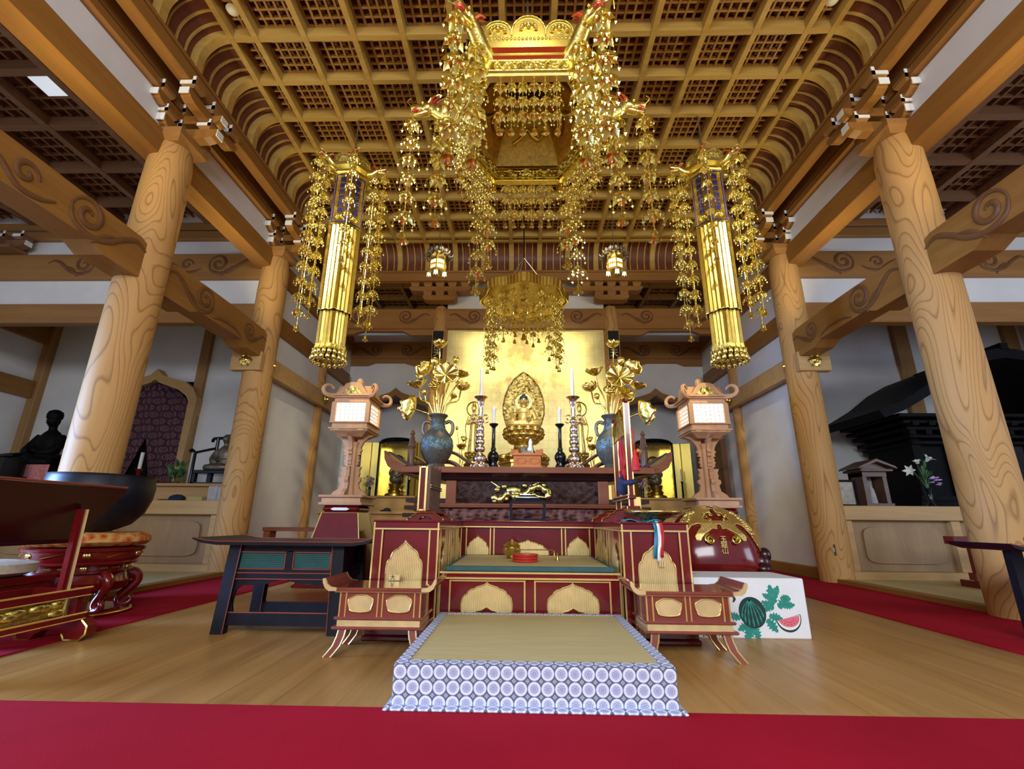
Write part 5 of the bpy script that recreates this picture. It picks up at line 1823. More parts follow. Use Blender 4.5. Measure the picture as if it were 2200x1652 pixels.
# helpers for lotus forms
def petal(m, base, az, ln, w, lift, curl, n=5, k=7, cup=0.35):
    """a cupped petal leaving `base` in azimuth az; lift is its start angle above horizontal"""
    ca, sa = cos(az), sin(az)
    bx, by, bz = base
    prof = []
    r, z, ang = 0.0, 0.0, lift
    for j in range(k):
        prof.append((r, z))
        r += cos(ang) * ln / (k - 1)
        z += sin(ang) * ln / (k - 1)
        ang += curl / (k - 1)

    def fn(u, v):
        j = min(int(v * (k - 1)), k - 2)
        f = v * (k - 1) - j
        r = prof[j][0] + (prof[j + 1][0] - prof[j][0]) * f
        z = prof[j][1] + (prof[j + 1][1] - prof[j][1]) * f
        ww = w * (sin(pi * (0.12 + 0.84 * v)) ** 0.7) * (1 if v < 0.97 else 0.3)
        q = (u - 0.5) * ww
        cc = cup * ww * (u - 0.5) ** 2 * 4 * 0.5
        rr = r - cc * sin(lift)
        return (bx + ca * rr - sa * q, by + sa * rr + ca * q, bz + z + cc * cos(lift) * 0.6)
    m.grid(n, k, fn)


def lotus_throne(m, c, r, z0, z1, n=12):
    h = z1 - z0
    for rr, zz, q, off in ((0.55, 0.18, 0.30, 0.5), (0.76, 0.45, 0.30, 0), (0.84, 0.80, 0.25, 0.5)):
        for k in range(n):
            a = 2 * pi * (k + off) / n
            m.ball((c[0] + r * rr * cos(a), c[1] + r * rr * sin(a), z0 + zz * h), (r * q, r * q, h * 0.30), 10, 7)
            if zz < .5: m.octa((c[0] + r * (rr + q * .95) * cos(a), c[1] + r * (rr + q * .95) * sin(a), z0 + (zz + .16) * h), r * .07, h * .12)


def orient(m, k, d, loc, roll=0.0):
    q = Vector(d).normalized().to_track_quat('Z', 'Y').to_matrix().to_4x4()
    return m.xf(k, Matrix.Translation(loc) @ q @ Matrix.Rotation(roll, 4, 'Z'))


def lotus_flower(m, s=1.0, open_=0.6):
    for row, (n, ln, lift) in enumerate(((5, 0.085, 1.25), (6, 0.095, 1.0 - 0.5 * open_), (7, 0.10, 0.75 - 0.9 * open_))):
        for k in range(n):
            petal(m, (0, 0, 0.0), 2 * pi * (k + 0.5 * row) / n + row, ln * s, 0.05 * s, (0.9, 0.6, 0.25)[row], (0.8, 1.0, 1.3)[row], 5, 7, 0.5)
    m.ball((0, 0, 0.03 * s), (0.022 * s, 0.022 * s, 0.03 * s), 8, 5)


def lotus_leaf(m, r, dish=0.35, fold=0.0, waves=9):
    def fn(u, v):
        a = 2 * pi * u
        rr = r * v
        wob = 0.10 * r * v ** 2 * sin(waves * a) + 0.05 * r * v * v * sin(4 * a + 1)
        x, y, z = rr * cos(a), rr * sin(a), dish * r * v ** 1.6 + wob + 0.012 * r * abs(sin(waves * a / 2)) * (1 - v) * v * 4
        if fold:
            x2 = x * cos(fold * abs(x) / r)
            z += abs(x) * sin(fold * min(1, abs(x) / r))
            x = x2
        return (x, y, z)
    m.grid(54, 9, fn, True)


def lotus_pod(m, s=1.0):
    m.lathe([(0.006 * s, -0.03 * s), (0.02 * s, -0.015 * s), (0.048 * s, 0.02 * s), (0.056 * s, 0.032 * s), (0.05 * s, 0.04 * s), (0, 0.038 * s)], 16)
    for k in range(7):
        a = 2 * pi * k / 6
        r = 0.032 * s if k < 6 else 0
        m.ball((r * cos(a), r * sin(a), 0.041 * s), 0.008 * s, 6, 4)


def lotus_bud(m, s=1.0):
    for k in range(5):
        petal(m, (0, 0, 0), 2 * pi * k / 5, 0.105 * s, 0.055 * s, 0.5, 2.1, 5, 8, 0.6)
    m.ball((0, 0, 0.04 * s), (0.026 * s, 0.026 * s, 0.042 * s), 8, 6)


def bouquet(vx, vy, vz, items, sidelab, group):
    for kind, x, z, dy, s, d, lab in items:
        t = thing('gilded_lotus', (vx, vy, vz), '%s in %s' % (lab, sidelab), 'altar flower', group)
        P = Vector((x, vy + dy, z))
        D = Vector(d).normalized()
        m = B()
        k = len(m.v)
        if kind == 'flower': lotus_flower(m, s, 0.6)
        elif kind == 'leaf': lotus_leaf(m, 0.10 * s, 0.25)
        elif kind == 'cup': lotus_leaf(m, 0.078 * s, 0.8, 0, 7)
        elif kind == 'fold': lotus_leaf(m, 0.095 * s, 0.3, 1.1, 8)
        elif kind == 'pod': lotus_pod(m, s)
        else: lotus_bud(m, s)
        orient(m, k, D, P)
        nm = {'flower': 'blossom', 'leaf': 'leaf', 'cup': 'leaf', 'fold': 'leaf', 'pod': 'seed_pod', 'bud': 'bud'}[kind]
        m.build(nm, 'gold', t, 70, 0.004 if kind not in ('pod',) else 0)
        a = Vector((vx + (x - vx) * 0.10, vy + dy * 0.1, vz - 0.06))
        mid = Vector((vx + (x - vx) * 0.45, vy + dy * 0.4, vz + (z - vz) * 0.45))
        e = P - D * 0.005
        e2 = P - D * 0.09 * s
        m = B().tube(smooth_path([tuple(a), tuple(mid), tuple(e2), tuple(e)], 5), 0.0085, 7)
        m.build('stem', 'gold', t, 60)


for s, vx, lab in ((-1, -0.93, 'the vase nearer the black table'), (1, 0.875, 'the vase behind the chime frame')):
    VY = 4.75
    t = thing('altar_vase', (vx, VY, AZ), 'tall two handled bronze vase of gilded lotus, ' + ('on the altar end nearer the black table' if s < 0 else 'partly behind the chime frame'), 'vase')
    m = B().lathe([(0.0, AZ), (0.105, AZ), (0.11, AZ + .015), (0.095, AZ + .03), (0.085, AZ + .05), (0.12, AZ + .09), (0.162, AZ + .17), (0.170, AZ + .235), (0.16, AZ + .30), (0.125, AZ + .36), (0.085, AZ + .41), (0.072, AZ + .46), (0.070, AZ + .51), (0.082, AZ + .535), (0.100, AZ + .552), (0.098, AZ + .563), (0.07, AZ + .555), (0.058, AZ + .50), (0, AZ + .45)], 36, (vx, VY, 0))
    m.build('vessel', 'enamelled_bronze', t, 40)
    for q in (-1, 1):
        m = B().tube(smooth_path([(vx + q * .07, VY, AZ + .47), (vx + q * .11, VY, AZ + .495), (vx + q * .15, VY, AZ + .47), (vx + q * .158, VY, AZ + .41), (vx + q * .14, VY, AZ + .355), (vx + q * .115, VY, AZ + .35)], 4), 0.017, 8)
        m.ball((vx + q * .09, VY, AZ + .485), (0.028, 0.022, 0.02), 8, 5)
        m.build('handle', 'bronze_dark', t, 60)
    mm = s
    cxx = vx
    if s < 0:
        items = [('flower', -0.955, 2.46, 0, 1.25, (0, -.25, 1), 'topmost open gilded lotus blossom'), ('bud', -0.99, 2.24, -.05, 1.1, (-.1, -.1, 1), 'gilded lotus bud left of the tallest stem'), ('fold', -1.07, 2.17, 0, 1.2, (-.6, -.35, .6), 'upper drooping gilded lotus leaf'),
                 ('bud', -0.785, 2.30, .05, 0.95, (.1, 0, 1), 'small gilded lotus bud against the gold screen'), ('cup', -0.73, 2.14, .05, 1.1, (.35, .1, 1), 'small cupped gilded leaf against the gold screen'), ('leaf', -0.855, 2.12, -.12, 1.35, (.15, -1, .35), 'big round gilded leaf facing forward'),
                 ('flower', -0.70, 1.97, -.03, 1.3, (.35, -.5, .9), 'half open gilded lotus blossom beside the silver candlestick'), ('pod', -0.965, 1.98, -.1, 1.25, (0, -.75, .8), 'gilded lotus seed pod'), ('cup', -1.16, 2.00, 0, 1.35, (-.25, -.35, 1), 'wavy cupped gilded leaf'), ('bud', -1.09, 1.93, 0.03, 0.9, (-.25, 0, 1), 'drooping gilded bud below the cupped leaf'),
                 ('fold', -1.18, 1.77, 0, 1.45, (-1, -.35, .25), 'lowest curled gilded leaf reaching outward'), ('pod', -0.80, 1.92, .06, 0.8, (.4, .3, 1), 'small gilded seed pod behind the blossom')]
    else:
        items = [('flower', 0.94, 2.46, 0, 1.2, (0, -.25, 1), 'topmost open gilded lotus blossom'), ('bud', 1.02, 2.29, .05, 1.1, (.15, 0, 1), 'gilded lotus bud right beside the tallest stem'), ('fold', 1.10, 2.19, 0, 1.2, (.55, -.4, .7), 'upper drooping gilded lotus leaf'),
                 ('cup', 0.745, 2.16, .05, 1.25, (-.2, -.1, 1), 'cupped gilded leaf against the gold screen'), ('leaf', 0.965, 2.09, -.12, 1.45, (-.1, -1, .4), 'big round gilded leaf facing forward'), ('flower', 0.68, 1.96, -.03, 1.35, (-.3, -.4, .9), 'half open gilded lotus blossom beside the silver candlestick'),
                 ('pod', 0.86, 1.93, -.1, 1.3, (-.1, -.75, .8), 'gilded lotus seed pod'), ('cup', 1.15, 1.99, 0, 1.3, (.3, -.35, 1), 'wavy cupped gilded leaf'), ('leaf', 1.05, 1.96, .05, .9, (.3, -.8, .4), 'small gilded leaf below the wavy one'), ('fold', 1.17, 1.73, 0, 1.45, (1, -.35, .25), 'lowest curled gilded leaf reaching outward'),
                 ('bud', 0.76, 1.90, .05, 0.8, (-.35, .1, 1), 'small gilded bud under the blossom')]
    bouquet(vx, VY, AZ + 0.55, items, lab, 'gilded lotus stems in the altar vases')

# candlesticks
for s in (-1, 1):
    lab = 'nearer the black table' if s < 0 else 'nearer the chime frame'
    x, y = s * 0.490, 4.80
    t = thing('silver_candlestick', (x, y, AZ), 'tall beaded silver candlestick on the altar ' + lab, 'candlestick')
    pf = [(0.0, AZ), (0.075, AZ), (0.07, AZ + .03), (0.045, AZ + .05), (0.065, AZ + .085), (0.072, AZ + .115), (0.06, AZ + .15), (0.03, AZ + .17)]
    bead = lambda zc, r: [(0.03 + (r - 0.03) * sin(pi * q / 8) ** 0.8, AZ + zc - .034 * cos(pi * q / 8)) for q in range(9)]
    for zc, r in ((0.215, 0.056), (0.29, 0.050), (0.36, 0.046), (0.425, 0.042)):
        pf += bead(zc, r)
    pf += [(0.024, AZ + .48), (0.038, AZ + .50), (0.038, AZ + .525), (0.022, AZ + .54), (0.028, AZ + .57), (0.022, AZ + .60), (0.027, AZ + .625), (0.022, AZ + .65), (0.03, AZ + .68), (0.038, AZ + .71), (0.042, AZ + .745), (0.07, AZ + .765), (0.075, AZ + .772), (0.06, AZ + .77), (0, AZ + .76)]
    B().lathe(pf, 24, (x, y, 0)).build('turned_shaft', 'silver', t, 78)
    m = B()
    for k in range(5):
        a = 2 * pi * k / 5 + .3
        m.tube([(x + .05 * cos(a), y + .05 * sin(a), AZ + .06), (x + .085 * cos(a), y + .085 * sin(a), AZ + .05), (x + .10 * cos(a), y + .10 * sin(a), AZ + .012)], [0.022, 0.02, 0.014], 8)
    m.build('clawed_feet', 'silver', t, 60)
    m = B()
    for q in (-1, 1):
        m.tube(smooth_path([(x + q * .02, y - .01, AZ + .56), (x + q * .06, y - .01, AZ + .575), (x + q * .075, y - .01, AZ + .545), (x + q * .055, y - .01, AZ + .525)], 3), 0.008, 6)
        m.tube(smooth_path([(x + q * .02, y - .01, AZ + .52), (x + q * .05, y - .01, AZ + .49), (x + q * .085, y - .01, AZ + .50)], 3), 0.006, 6)
    m.build('curled_branches', 'silver', t, 60)
    t2 = B().lathe([(0, AZ + .763), (0.019, AZ + .763), (0.016, AZ + 1.08), (0.012, AZ + 1.098), (0.003, AZ + 1.106), (0, AZ + 1.106)], 16, (x, y, 0))
    tag(t2.build('candle', 'white_wax', None, 40), 'tall white candle on the silver candlestick ' + lab, 'candle')
    x, y = s * 0.357, 4.95
    t = thing('black_candlestick', (x, y, AZ), 'short black lacquer candlestick beside the Buddha ' + lab, 'candlestick')
    B().lathe([(0, AZ), (0.055, AZ), (0.058, AZ + .05), (0.04, AZ + .09), (0.06, AZ + .13), (0.063, AZ + .165), (0.045, AZ + .20), (0.025, AZ + .215), (0.03, AZ + .235), (0.02, AZ + .26), (0.018, AZ + .46), (0.022, AZ + .475), (0.045, AZ + .495), (0.05, AZ + .51), (0.045, AZ + .512), (0, AZ + .50)], 24, (x, y, 0)).build('turned_shaft', 'black_lacquer', t, 78)
    t = thing('candle', (x, y, AZ + .51), 'flared white candle with a tiny flame on the black candlestick ' + lab, 'candle')
    B().lathe([(0, AZ + .505), (0.015, AZ + .505), (0.014, AZ + .57), (0.018, AZ + .63), (0.025, AZ + .675), (0.02, AZ + .677), (0, AZ + .672)], 16, (x, y, 0)).build('wax', 'white_wax', t, 40)
    B().ball((x, y, AZ + .692), (0.005, 0.005, 0.014), 8, 6).build('flame', 'flame', t, 60)
    x, y = s * 0.425, 4.92
    t = thing('lidded_jar', (x, y, AZ), 'small black lidded jar at the foot of the black candlestick ' + lab, 'jar')
    B().lathe([(0, AZ), (0.03, AZ), (0.033, AZ + .09), (0.036, AZ + .10), (0, AZ + .10)], 18, (x, y, 0)).build('pot', 'black_lacquer', t, 40)
    B().lathe([(0, AZ + .10), (0.038, AZ + .10), (0.036, AZ + .112), (0.008, AZ + .118), (0.008, AZ + .135), (0, AZ + .137)], 18, (x, y, 0)).build('lid', 'black_lacquer', t, 40)
    # railing with finial post at each altar end
    t = thing('altar_railing', (s * 1.17, 4.65, AZ), 'dark turned railing with a finial post on the altar end ' + ('by the black table' if s < 0 else 'by the fish drum lantern'), 'railing')
    px = s * 1.165
    B().lathe([(0.055, AZ), (0.055, AZ + .02), (0.036, AZ + .025), (0.036, AZ + .17), (0.028, AZ + .19), (0.036, AZ + .20), (0.042, AZ + .22), (0.03, AZ + .24), (0.026, AZ + .31), (0.014, AZ + .325), (0.026, AZ + .345), (0.022, AZ + .36), (0.004, AZ + .385), (0, AZ + .386)], 20, (px, 4.65, 0)).build('finial_post', 'brown_rail_wood', t, 40)
    m = B()
    m.tube([(px, 4.65, AZ + .05), (px, 5.6, AZ + .05)], 0.018, 8)
    m.tube([(px, 4.65, AZ + .13), (px, 5.6, AZ + .13)], 0.016, 8)
    m.tube([(px, 4.65, AZ + .05), (s * .93, 4.90, AZ + .05)], 0.016, 8)
    m.build('rails', 'brown_rail_wood', t, 60)
    t = thing('curved_rail', (s * 0.7, 4.97, AZ), 'brown curved handrail sweeping down to the altar top ' + ('by the first vase' if s < 0 else 'by the chime frame vase'), 'railing')
    m = B()
    m.tube(smooth_path([(s * .92, 4.97, AZ + .20), (s * .80, 4.97, AZ + .20), (s * .72, 4.97, AZ + .165), (s * .64, 4.97, AZ + .11), (s * .55, 4.97, AZ + .05)], 4), 0.017, 8)
    m.build('upper_rail', 'brown_rail_wood', t, 60)
    m = B().tube(smooth_path([(s * .94, 4.97, AZ + .09), (s * .84, 4.97, AZ + .10), (s * .76, 4.97, AZ + .075), (s * .69, 4.97, AZ + .012)], 4), 0.022, 8)
    m.build('lower_rail', 'brown_rail_wood', t, 60)
    # little gilded lotus sprays behind the vases
    for q, (dx, dz, sc3, d, lab2) in enumerate(((0.0, 0.25, 0.75, (0, -.2, 1), 'small open gilded lotus'), (-.02 * s, .36, 0.6, (-.3 * s, -.6, .8), 'small gilded seed head'), (.06 * s, .47, 0.5, (0, 0, 1), 'tiny gilded bud'))):
        t = thing('gilded_lotus', (s * 0.70, 5.1, AZ), lab2 + (' behind the vase nearer the black table' if s < 0 else ' behind the vase by the chime frame'), 'altar flower', 'small gilded lotus sprays behind the vases')
        P = Vector((s * 0.72 + dx, 5.1, AZ + dz))
        m = B()
        if q == 0: lotus_flower(m, sc3 * 1.2, 0.7)
        elif q == 1: lotus_pod(m, sc3 * 1.2)
        else: lotus_bud(m, sc3)
        orient(m, 0, d, P)
        m.build(('blossom', 'seed_pod', 'bud')[q], 'gold', t, 70)
        B().tube(smooth_path([(s * 0.74, 5.1, AZ), (s * (0.70 + .02 * q), 5.1, AZ + dz * .5), tuple(P)], 4), 0.005, 6).build('stem', 'gold', t, 60)

# pale orange offering box
t = thing('offering_box', (0, 4.65, AZ), 'small orange wooden box with two framed panels in front of the Buddha', 'box')
m = B()
m.box(-0.150, 0.150, 4.58, 4.74, AZ, AZ + .022, 0.004)
m.box(-0.135, 0.135, 4.595, 4.73, AZ + .022, AZ + .12)
m.box(-0.153, 0.153, 4.575, 4.745, AZ + .12, AZ + .145, 0.005)
for i in (-1, 1):
    for yy in (4.59, 4.73): m.box(i * 0.145 - .014, i * 0.145 + .014, yy - .014, yy + .014, AZ + .145, AZ + .185, 0.003)
for yy in (4.585, 4.735):
    for i in (-1, 1): m.box(i * .13, i * .085, yy - .006, yy + .006, AZ + .145, AZ + .178)
m.build('body', 'orange_cedar', t)
for i in (-1, 1):
    m = B()
    m.frame(ell(i * .066, AZ + .07, 0.05, 0.032, 0, 24), ell(i * .066, AZ + .07, 0.042, 0.025, 0, 24), 'xz', 4.588, 4.596)
    m.build('panel_moulding', 'orange_cedar', t)
for k, (dx, mt, lab) in enumerate(((-.03, 'bronze_dark', 'tiny dark figure of an animal'), (.035, 'white_paint', 'tiny white figure'), (0.0, 'black_lacquer', 'tiny black comb shaped rack'))):
    if k == 2:
        m = B().box(-.05, .05, 4.60, 4.615, AZ + .146, AZ + .16)
        for q in range(7): m.box(-.05 + q * .015, -.043 + q * .015, 4.60, 4.612, AZ + .16, AZ + .175)
    else:
        m = B()
        m.lathe([(0, AZ + .146), (0.026, AZ + .146), (0.03, AZ + .17), (0.018, AZ + .20 + .03 * k), (0.02, AZ + .215 + .05 * k), (0.008, AZ + .235 + .06 * k), (0, AZ + .24 + .065 * k)], 12, (dx, 4.66, 0))
        m.ball((dx - .02, 4.65, AZ + .19), (0.012, 0.01, 0.02), 8, 5)
    tag(m.build('figurine' if k < 2 else 'small_rack', mt, None, 50), lab + ' on top of the orange offering box', 'figurine' if k < 2 else 'rack')


# ---------------------------------------------------------------- Buddha and attendants
def remesh(o, vox, it=6):
    md = o.modifiers.new('one_surface', 'REMESH')
    md.mode = 'VOXEL'
    md.voxel_size = vox
    md.use_smooth_shade = True
    s2 = o.modifiers.new('smooth', 'SMOOTH')
    s2.iterations = it
    s2.factor = 0.5


def hand(m, c, fwd_, up_, s, curl=0.2):
    """palm with four unequal fingers and a thumb"""
    F, U = Vector(fwd_).normalized(), Vector(up_).normalized()
    R = F.cross(U)
    c = Vector(c)
    m.tube([tuple(c - U * .028 * s), tuple(c + U * .02 * s)], [0.017 * s, 0.022 * s], 8)
    for i, ln in enumerate((0.040, 0.046, 0.043, 0.034)):
        b = c + U * .018 * s + R * (i - 1.5) * 0.0125 * s
        m.tube([tuple(b), tuple(b + U * ln * .5 * s + F * curl * .01 * s), tuple(b + U * ln * s + F * curl * .03 * s)], [0.0068 * s, 0.006 * s, 0.0045 * s], 6)
    b = c - U * .01 * s - R * 0.018 * s
    m.tube([tuple(b), tuple(b - R * .016 * s + U * .016 * s), tuple(b - R * .016 * s + U * .036 * s + F * .006 * s)], [0.008 * s, 0.007 * s, 0.005 * s], 6)


t = thing('buddha_statue', (-0.033, 5.3, AZ), 'gilded seated Buddha with raised hand before a leaf shaped halo on a lotus throne', 'statue')
bx, by = -0.033, 5.30
m = B()
m.lathe([(0, AZ), (0.30, AZ), (0.30, AZ + .03), (0.27, AZ + .05), (0.27, AZ + .10), (0.29, AZ + .115), (0.29, AZ + .14), (0.22, AZ + .16)], 6, (bx, by, 0))
m.build('hexagonal_base', 'old_gold', t)
m = B()
for k in range(8):
    a = 2 * pi * k / 8 + .2
    m.ball((bx + .23 * cos(a), by + .23 * sin(a), AZ + .18), (0.08, 0.08, 0.05), 10, 6)
m.lathe([(0.2, AZ + .15), (0.17, AZ + .22), (0.12, AZ + .28), (0.11, AZ + .33), (0.14, AZ + .36)], 24, (bx, by, 0))
m.build('cloud_pedestal', 'old_gold', t, 60)
m = B()
lotus_throne(m, (bx, by), 0.225, AZ + .36, AZ + .52, 12)
m.lathe([(0.07, AZ + .36), (0.10, AZ + .42), (0.15, AZ + .50), (0.17, AZ + .525), (0, AZ + .53)], 28, (bx, by, 0))
m.build('lotus_throne', 'old_gold', t, 60)
m = B()
Z = AZ + .53
m.ball((bx, by, Z + .13), (0.072, 0.05, 0.085), 14, 10)
m.ball((bx, by, Z + .20), (0.088, 0.05, 0.05), 14, 8)
m.ball((bx, by - .02, Z + .07), (0.068, 0.055, 0.055), 14, 8)
m.tube([(bx, by, Z + .22), (bx, by - .005, Z + .29)], [0.03, 0.027], 10)
m.ball((bx, by - .012, Z + .325), (0.041, 0.045, 0.055), 14, 10)
m.ball((bx, by - .058, Z + .318), (0.007, 0.009, 0.012), 8, 5)
for i in (-1, 1):
    m.ball((bx + i * .044, by, Z + .315), (0.007, 0.012, 0.026), 8, 5)
    m.tube(smooth_path([(bx + i * .04, by + .01, Z + .03), (bx + i * .13, by - .03, Z + .035), (bx + i * .165, by - .08, Z + .03), (bx + i * .10, by - .125, Z + .028), (bx - i * .02, by - .13, Z + .03)], 4), [0.05, 0.05, 0.05, 0.05, 0.047, 0.045, 0.043, 0.043, 0.043, 0.042, 0.04, 0.038, 0.036, 0.034, 0.032, 0.03, 0.028][:17], 10)
m.ball((bx, by - .075, Z + .04), (0.17, 0.085, 0.045), 14, 8)
for i in (-1, 1): m.ball((bx + i * .14, by - .05, Z + .042), (0.062, 0.07, 0.045), 12, 8)
# his right arm raised, left resting on the knee
m.tube(smooth_path([(bx - .085, by, Z + .21), (bx - .118, by - .01, Z + .15), (bx - .12, by - .04, Z + .09), (bx - .108, by - .075, Z + .13), (bx - .10, by - .085, Z + .165)], 4), [0.033] * 6 + [0.030] * 5 + [0.022] * 6, 10)
m.tube(smooth_path([(bx + .085, by, Z + .21), (bx + .125, by - .01, Z + .14), (bx + .13, by - .03, Z + .085), (bx + .11, by - .075, Z + .075), (bx + .085, by - .105, Z + .082)], 4), [0.034] * 6 + [0.031] * 5 + [0.024] * 6, 10)
fig = m.build('figure', 'skin_gold', t, 60)
remesh(fig, 0.006, 4)
m = B()
hand(m, (bx - .10, by - .092, Z + .195), (0, -1, 0), (0, 0, 1), 1.0)
m.build('raised_hand', 'skin_gold', fig, 60)
m = B()
hand(m, (bx + .07, by - .125, Z + .086), (0, 0, 1), (-.5, -1, 0.1), 1.0, 0.1)
m.build('resting_hand', 'skin_gold', fig, 60)
m = B()
m.ball((bx, by - .004, Z + .352), (0.045, 0.048, 0.042), 14, 8)
m.ball((bx, by, Z + .39), (0.025, 0.026, 0.025), 12, 7)
for k in range(40):
    a = k * 2.399
    zz = 1 - k / 40 * 0.95
    rr = sqrt(max(0, 1 - zz * zz))
    if sin(a) > -0.3 or zz > 0.45: m.ball((bx + .045 * rr * cos(a), by - .004 + .048 * rr * sin(a), Z + .352 + .042 * zz), 0.007, 5, 4)
m.build('hair', 'hair_blue', fig, 60)
m = B()
for i in (-1, 1):
    m.tube([(bx + i * .008, by - .0545, Z + .331), (bx + i * .016, by - .0535, Z + .328), (bx + i * .024, by - .049, Z + .331)], 0.0022, 5)
    m.tube([(bx + i * .006, by - .055, Z + .340), (bx + i * .016, by - .054, Z + .345), (bx + i * .026, by - .049, Z + .341)], 0.0018, 5)
m.tube([(bx - .012, by - .053, Z + .299), (bx, by - .056, Z + .2965), (bx + .012, by - .053, Z + .299)], 0.0024, 5)
m.build('face_lines', 'bronze_dark', fig, 50)
m = B()
for k in range(7):
    u = k / 6
    m.tube(smooth_path([(bx + .03 + .05 * u, by + .0, Z + .235 - .015 * u), (bx + .05 + .045 * u, by - .045 + .01 * u, Z + .19), (bx + .02 + .06 * u, by - .058 + .012 * u, Z + .12), (bx - .03 + .08 * u, by - .07, Z + .07)], 4), 0.0065, 6)
for k in range(6):
    u = k / 5
    for i in (-1, 1):
        m.tube(smooth_path([(bx + i * (.06 + .08 * u), by - .105 + .06 * u, Z + .066), (bx + i * (.055 + .085 * u), by - .15 + .055 * u, Z + .045), (bx + i * (.05 + .09 * u), by - .165 + .06 * u, Z + .012)], 3), 0.0065, 6)
    m.tube(smooth_path([(bx + .085 + .02 * u, by - .01, Z + .215 - .03 * u), (bx + .135 + .02 * u, by - .02, Z + .15 - .04 * u), (bx + .15 + .015 * u, by - .04, Z + .06)], 3), 0.0075, 6)
m.build('robe_folds', 'skin_gold', fig, 60)
HB = [(0, 0.40), (0.09, 0.43), (0.16, 0.50), (0.21, 0.60), (0.243, 0.72), (0.245, 0.82), (0.225, 0.94), (0.18, 1.06), (0.11, 1.16), (0.05, 1.215), (0, 1.25)]
HO = [(bx + a, AZ + z) for a, z in HB] + [(bx - a, AZ + z) for a, z in HB[-2:0:-1]]
m = B().prism(HO, 'xz', by + .10, by + .135)
h = m.build('halo', 'openwork_gold', t)
m = B().tube([(a, by + .10, z) for a, z in HO + [HO[0]]], 0.010, 6, False)
rr = random.Random(5)
for k in range(150):
    u, v = rr.uniform(-1, 1), rr.uniform(0.5, 1.2)
    lim = interp([(z, a) for a, z in HB], v)
    if abs(u) * .25 < lim - .02 and (u * .25) ** 2 + (v - .865) ** 2 > 0.075 ** 2:
        m.ball((bx + u * .25, by + .098, AZ + v), (0.014, 0.012, 0.011), 6, 4)
m.build('carved_flames', 'openwork_gold', h, 60)
m = B()
for r in (0.075, 0.088, 0.096): m.tube([(bx + r * cos(a), by + .09, AZ + .865 + r * sin(a)) for a in [2 * pi * k / 32 for k in range(33)]], 0.004, 5, False)
m.build('head_ring', 'gold', h, 60)


def attendant(x, y, s, lab):
    t = thing('attendant_statue', (x, y, AZ), lab, 'statue')
    m = B().lathe([(0, AZ), (0.12, AZ), (0.12, AZ + .04), (0.09, AZ + .06), (0.10, AZ + .09), (0.07, AZ + .12), (0.05, AZ + .17), (0.09, AZ + .21), (0.09, AZ + .225), (0, AZ + .23)], 20, (x, y, 0))
    lotus_throne(m, (x, y), 0.085, AZ + .16, AZ + .225, 10)
    m.build('lotus_pedestal', 'old_gold', t, 60)
    m = B()
    Z = AZ + .23
    m.lathe([(0, Z), (0.06, Z), (0.055, Z + .08), (0.045, Z + .18), (0.04, Z + .26), (0.042, Z + .30)], 14, (x, y, 0), 0, 0, 1, .75)
    m.ball((x, y, Z + .36), (0.05, 0.034, 0.075), 12, 8)
    m.tube([(x, y, Z + .42), (x, y, Z + .46)], 0.016, 8)
    m.ball((x, y - .004, Z + .485), (0.025, 0.027, 0.034), 12, 8)
    m.ball((x, y - .032, Z + .482), (0.004, 0.005, 0.007), 6, 4)
    m.tube(smooth_path([(x - .05, y, Z + .41), (x - .07, y - .01, Z + .34), (x - .05, y - .05, Z + .31), (x - .005, y - .06, Z + .35)], 3), 0.015, 8)
    m.tube(smooth_path([(x + .05, y, Z + .41), (x + .07, y - .01, Z + .34), (x + .05, y - .05, Z + .31), (x + .005, y - .06, Z + .35)], 3), 0.015, 8)
    f = m.build('figure', 'skin_gold', t, 60)
    remesh(f, 0.0055, 3)
    m = B()
    for i in (-1, 1): hand(m, (x + i * .012, y - .066, Z + .36), (i, -.2, 0), (0, -.2, 1), 0.62, 0.2)
    m.build('joined_hands', 'skin_gold', f, 60)
    m = B().lathe([(0.028, Z + .495), (0.03, Z + .515), (0.02, Z + .535), (0.016, Z + .56), (0, Z + .575)], 12, (x, y, 0))
    m.build('crown', 'gold', f, 50)
    m = B()
    for i in (-1, 1):
        m.tube(smooth_path([(x + i * .05, y - .01, Z + .40), (x + i * .09, y - .02, Z + .28), (x + i * .075, y - .02, Z + .15), (x + i * .10, y - .01, Z + .02)], 4), 0.006, 6)
        m.tube(smooth_path([(x + i * .03, y - .035, Z + .30), (x + i * .02, y - .045, Z + .15), (x + i * .035, y - .045, Z + .02)], 4), 0.006, 6)
    m.build('scarf', 'old_gold', f, 60)
    m = B().tube([(x + .085 * cos(a), y + .03, Z + .50 + .085 * sin(a)) for a in [2 * pi * k / 28 for k in range(29)]], 0.009, 6, False)
    m.tube([(x, y + .03, Z + .30), (x, y + .03, Z + .415)], 0.006, 6)
    m.build('ring_halo', 'old_gold', t, 60)


attendant(-0.60, 5.15, -1, 'small standing gilded attendant with a ring halo nearer the black table')
attendant(0.60, 5.15, 1, 'small standing gilded attendant with a ring halo nearer the chime frame')

# ---------------------------------------------------------------- things on the red tables
t = thing('rack_stand', (-0.66, 3.4, 0.648), 'red stand with gold edged wave feet on the red side table by the black table', 'stand')
WV = [(-0.19, 0.0), (-0.185, 0.018), (-0.15, 0.028), (-0.14, 0.045), (-0.115, 0.05), (-0.10, 0.068), (-0.06, 0.075), (0.06, 0.075), (0.10, 0.068), (0.115, 0.05), (0.14, 0.045), (0.15, 0.028), (0.185, 0.018), (0.19, 0.0), (0.07, 0.0), (0.05, 0.03), (0, 0.04), (-0.05, 0.03), (-0.07, 0.0)]


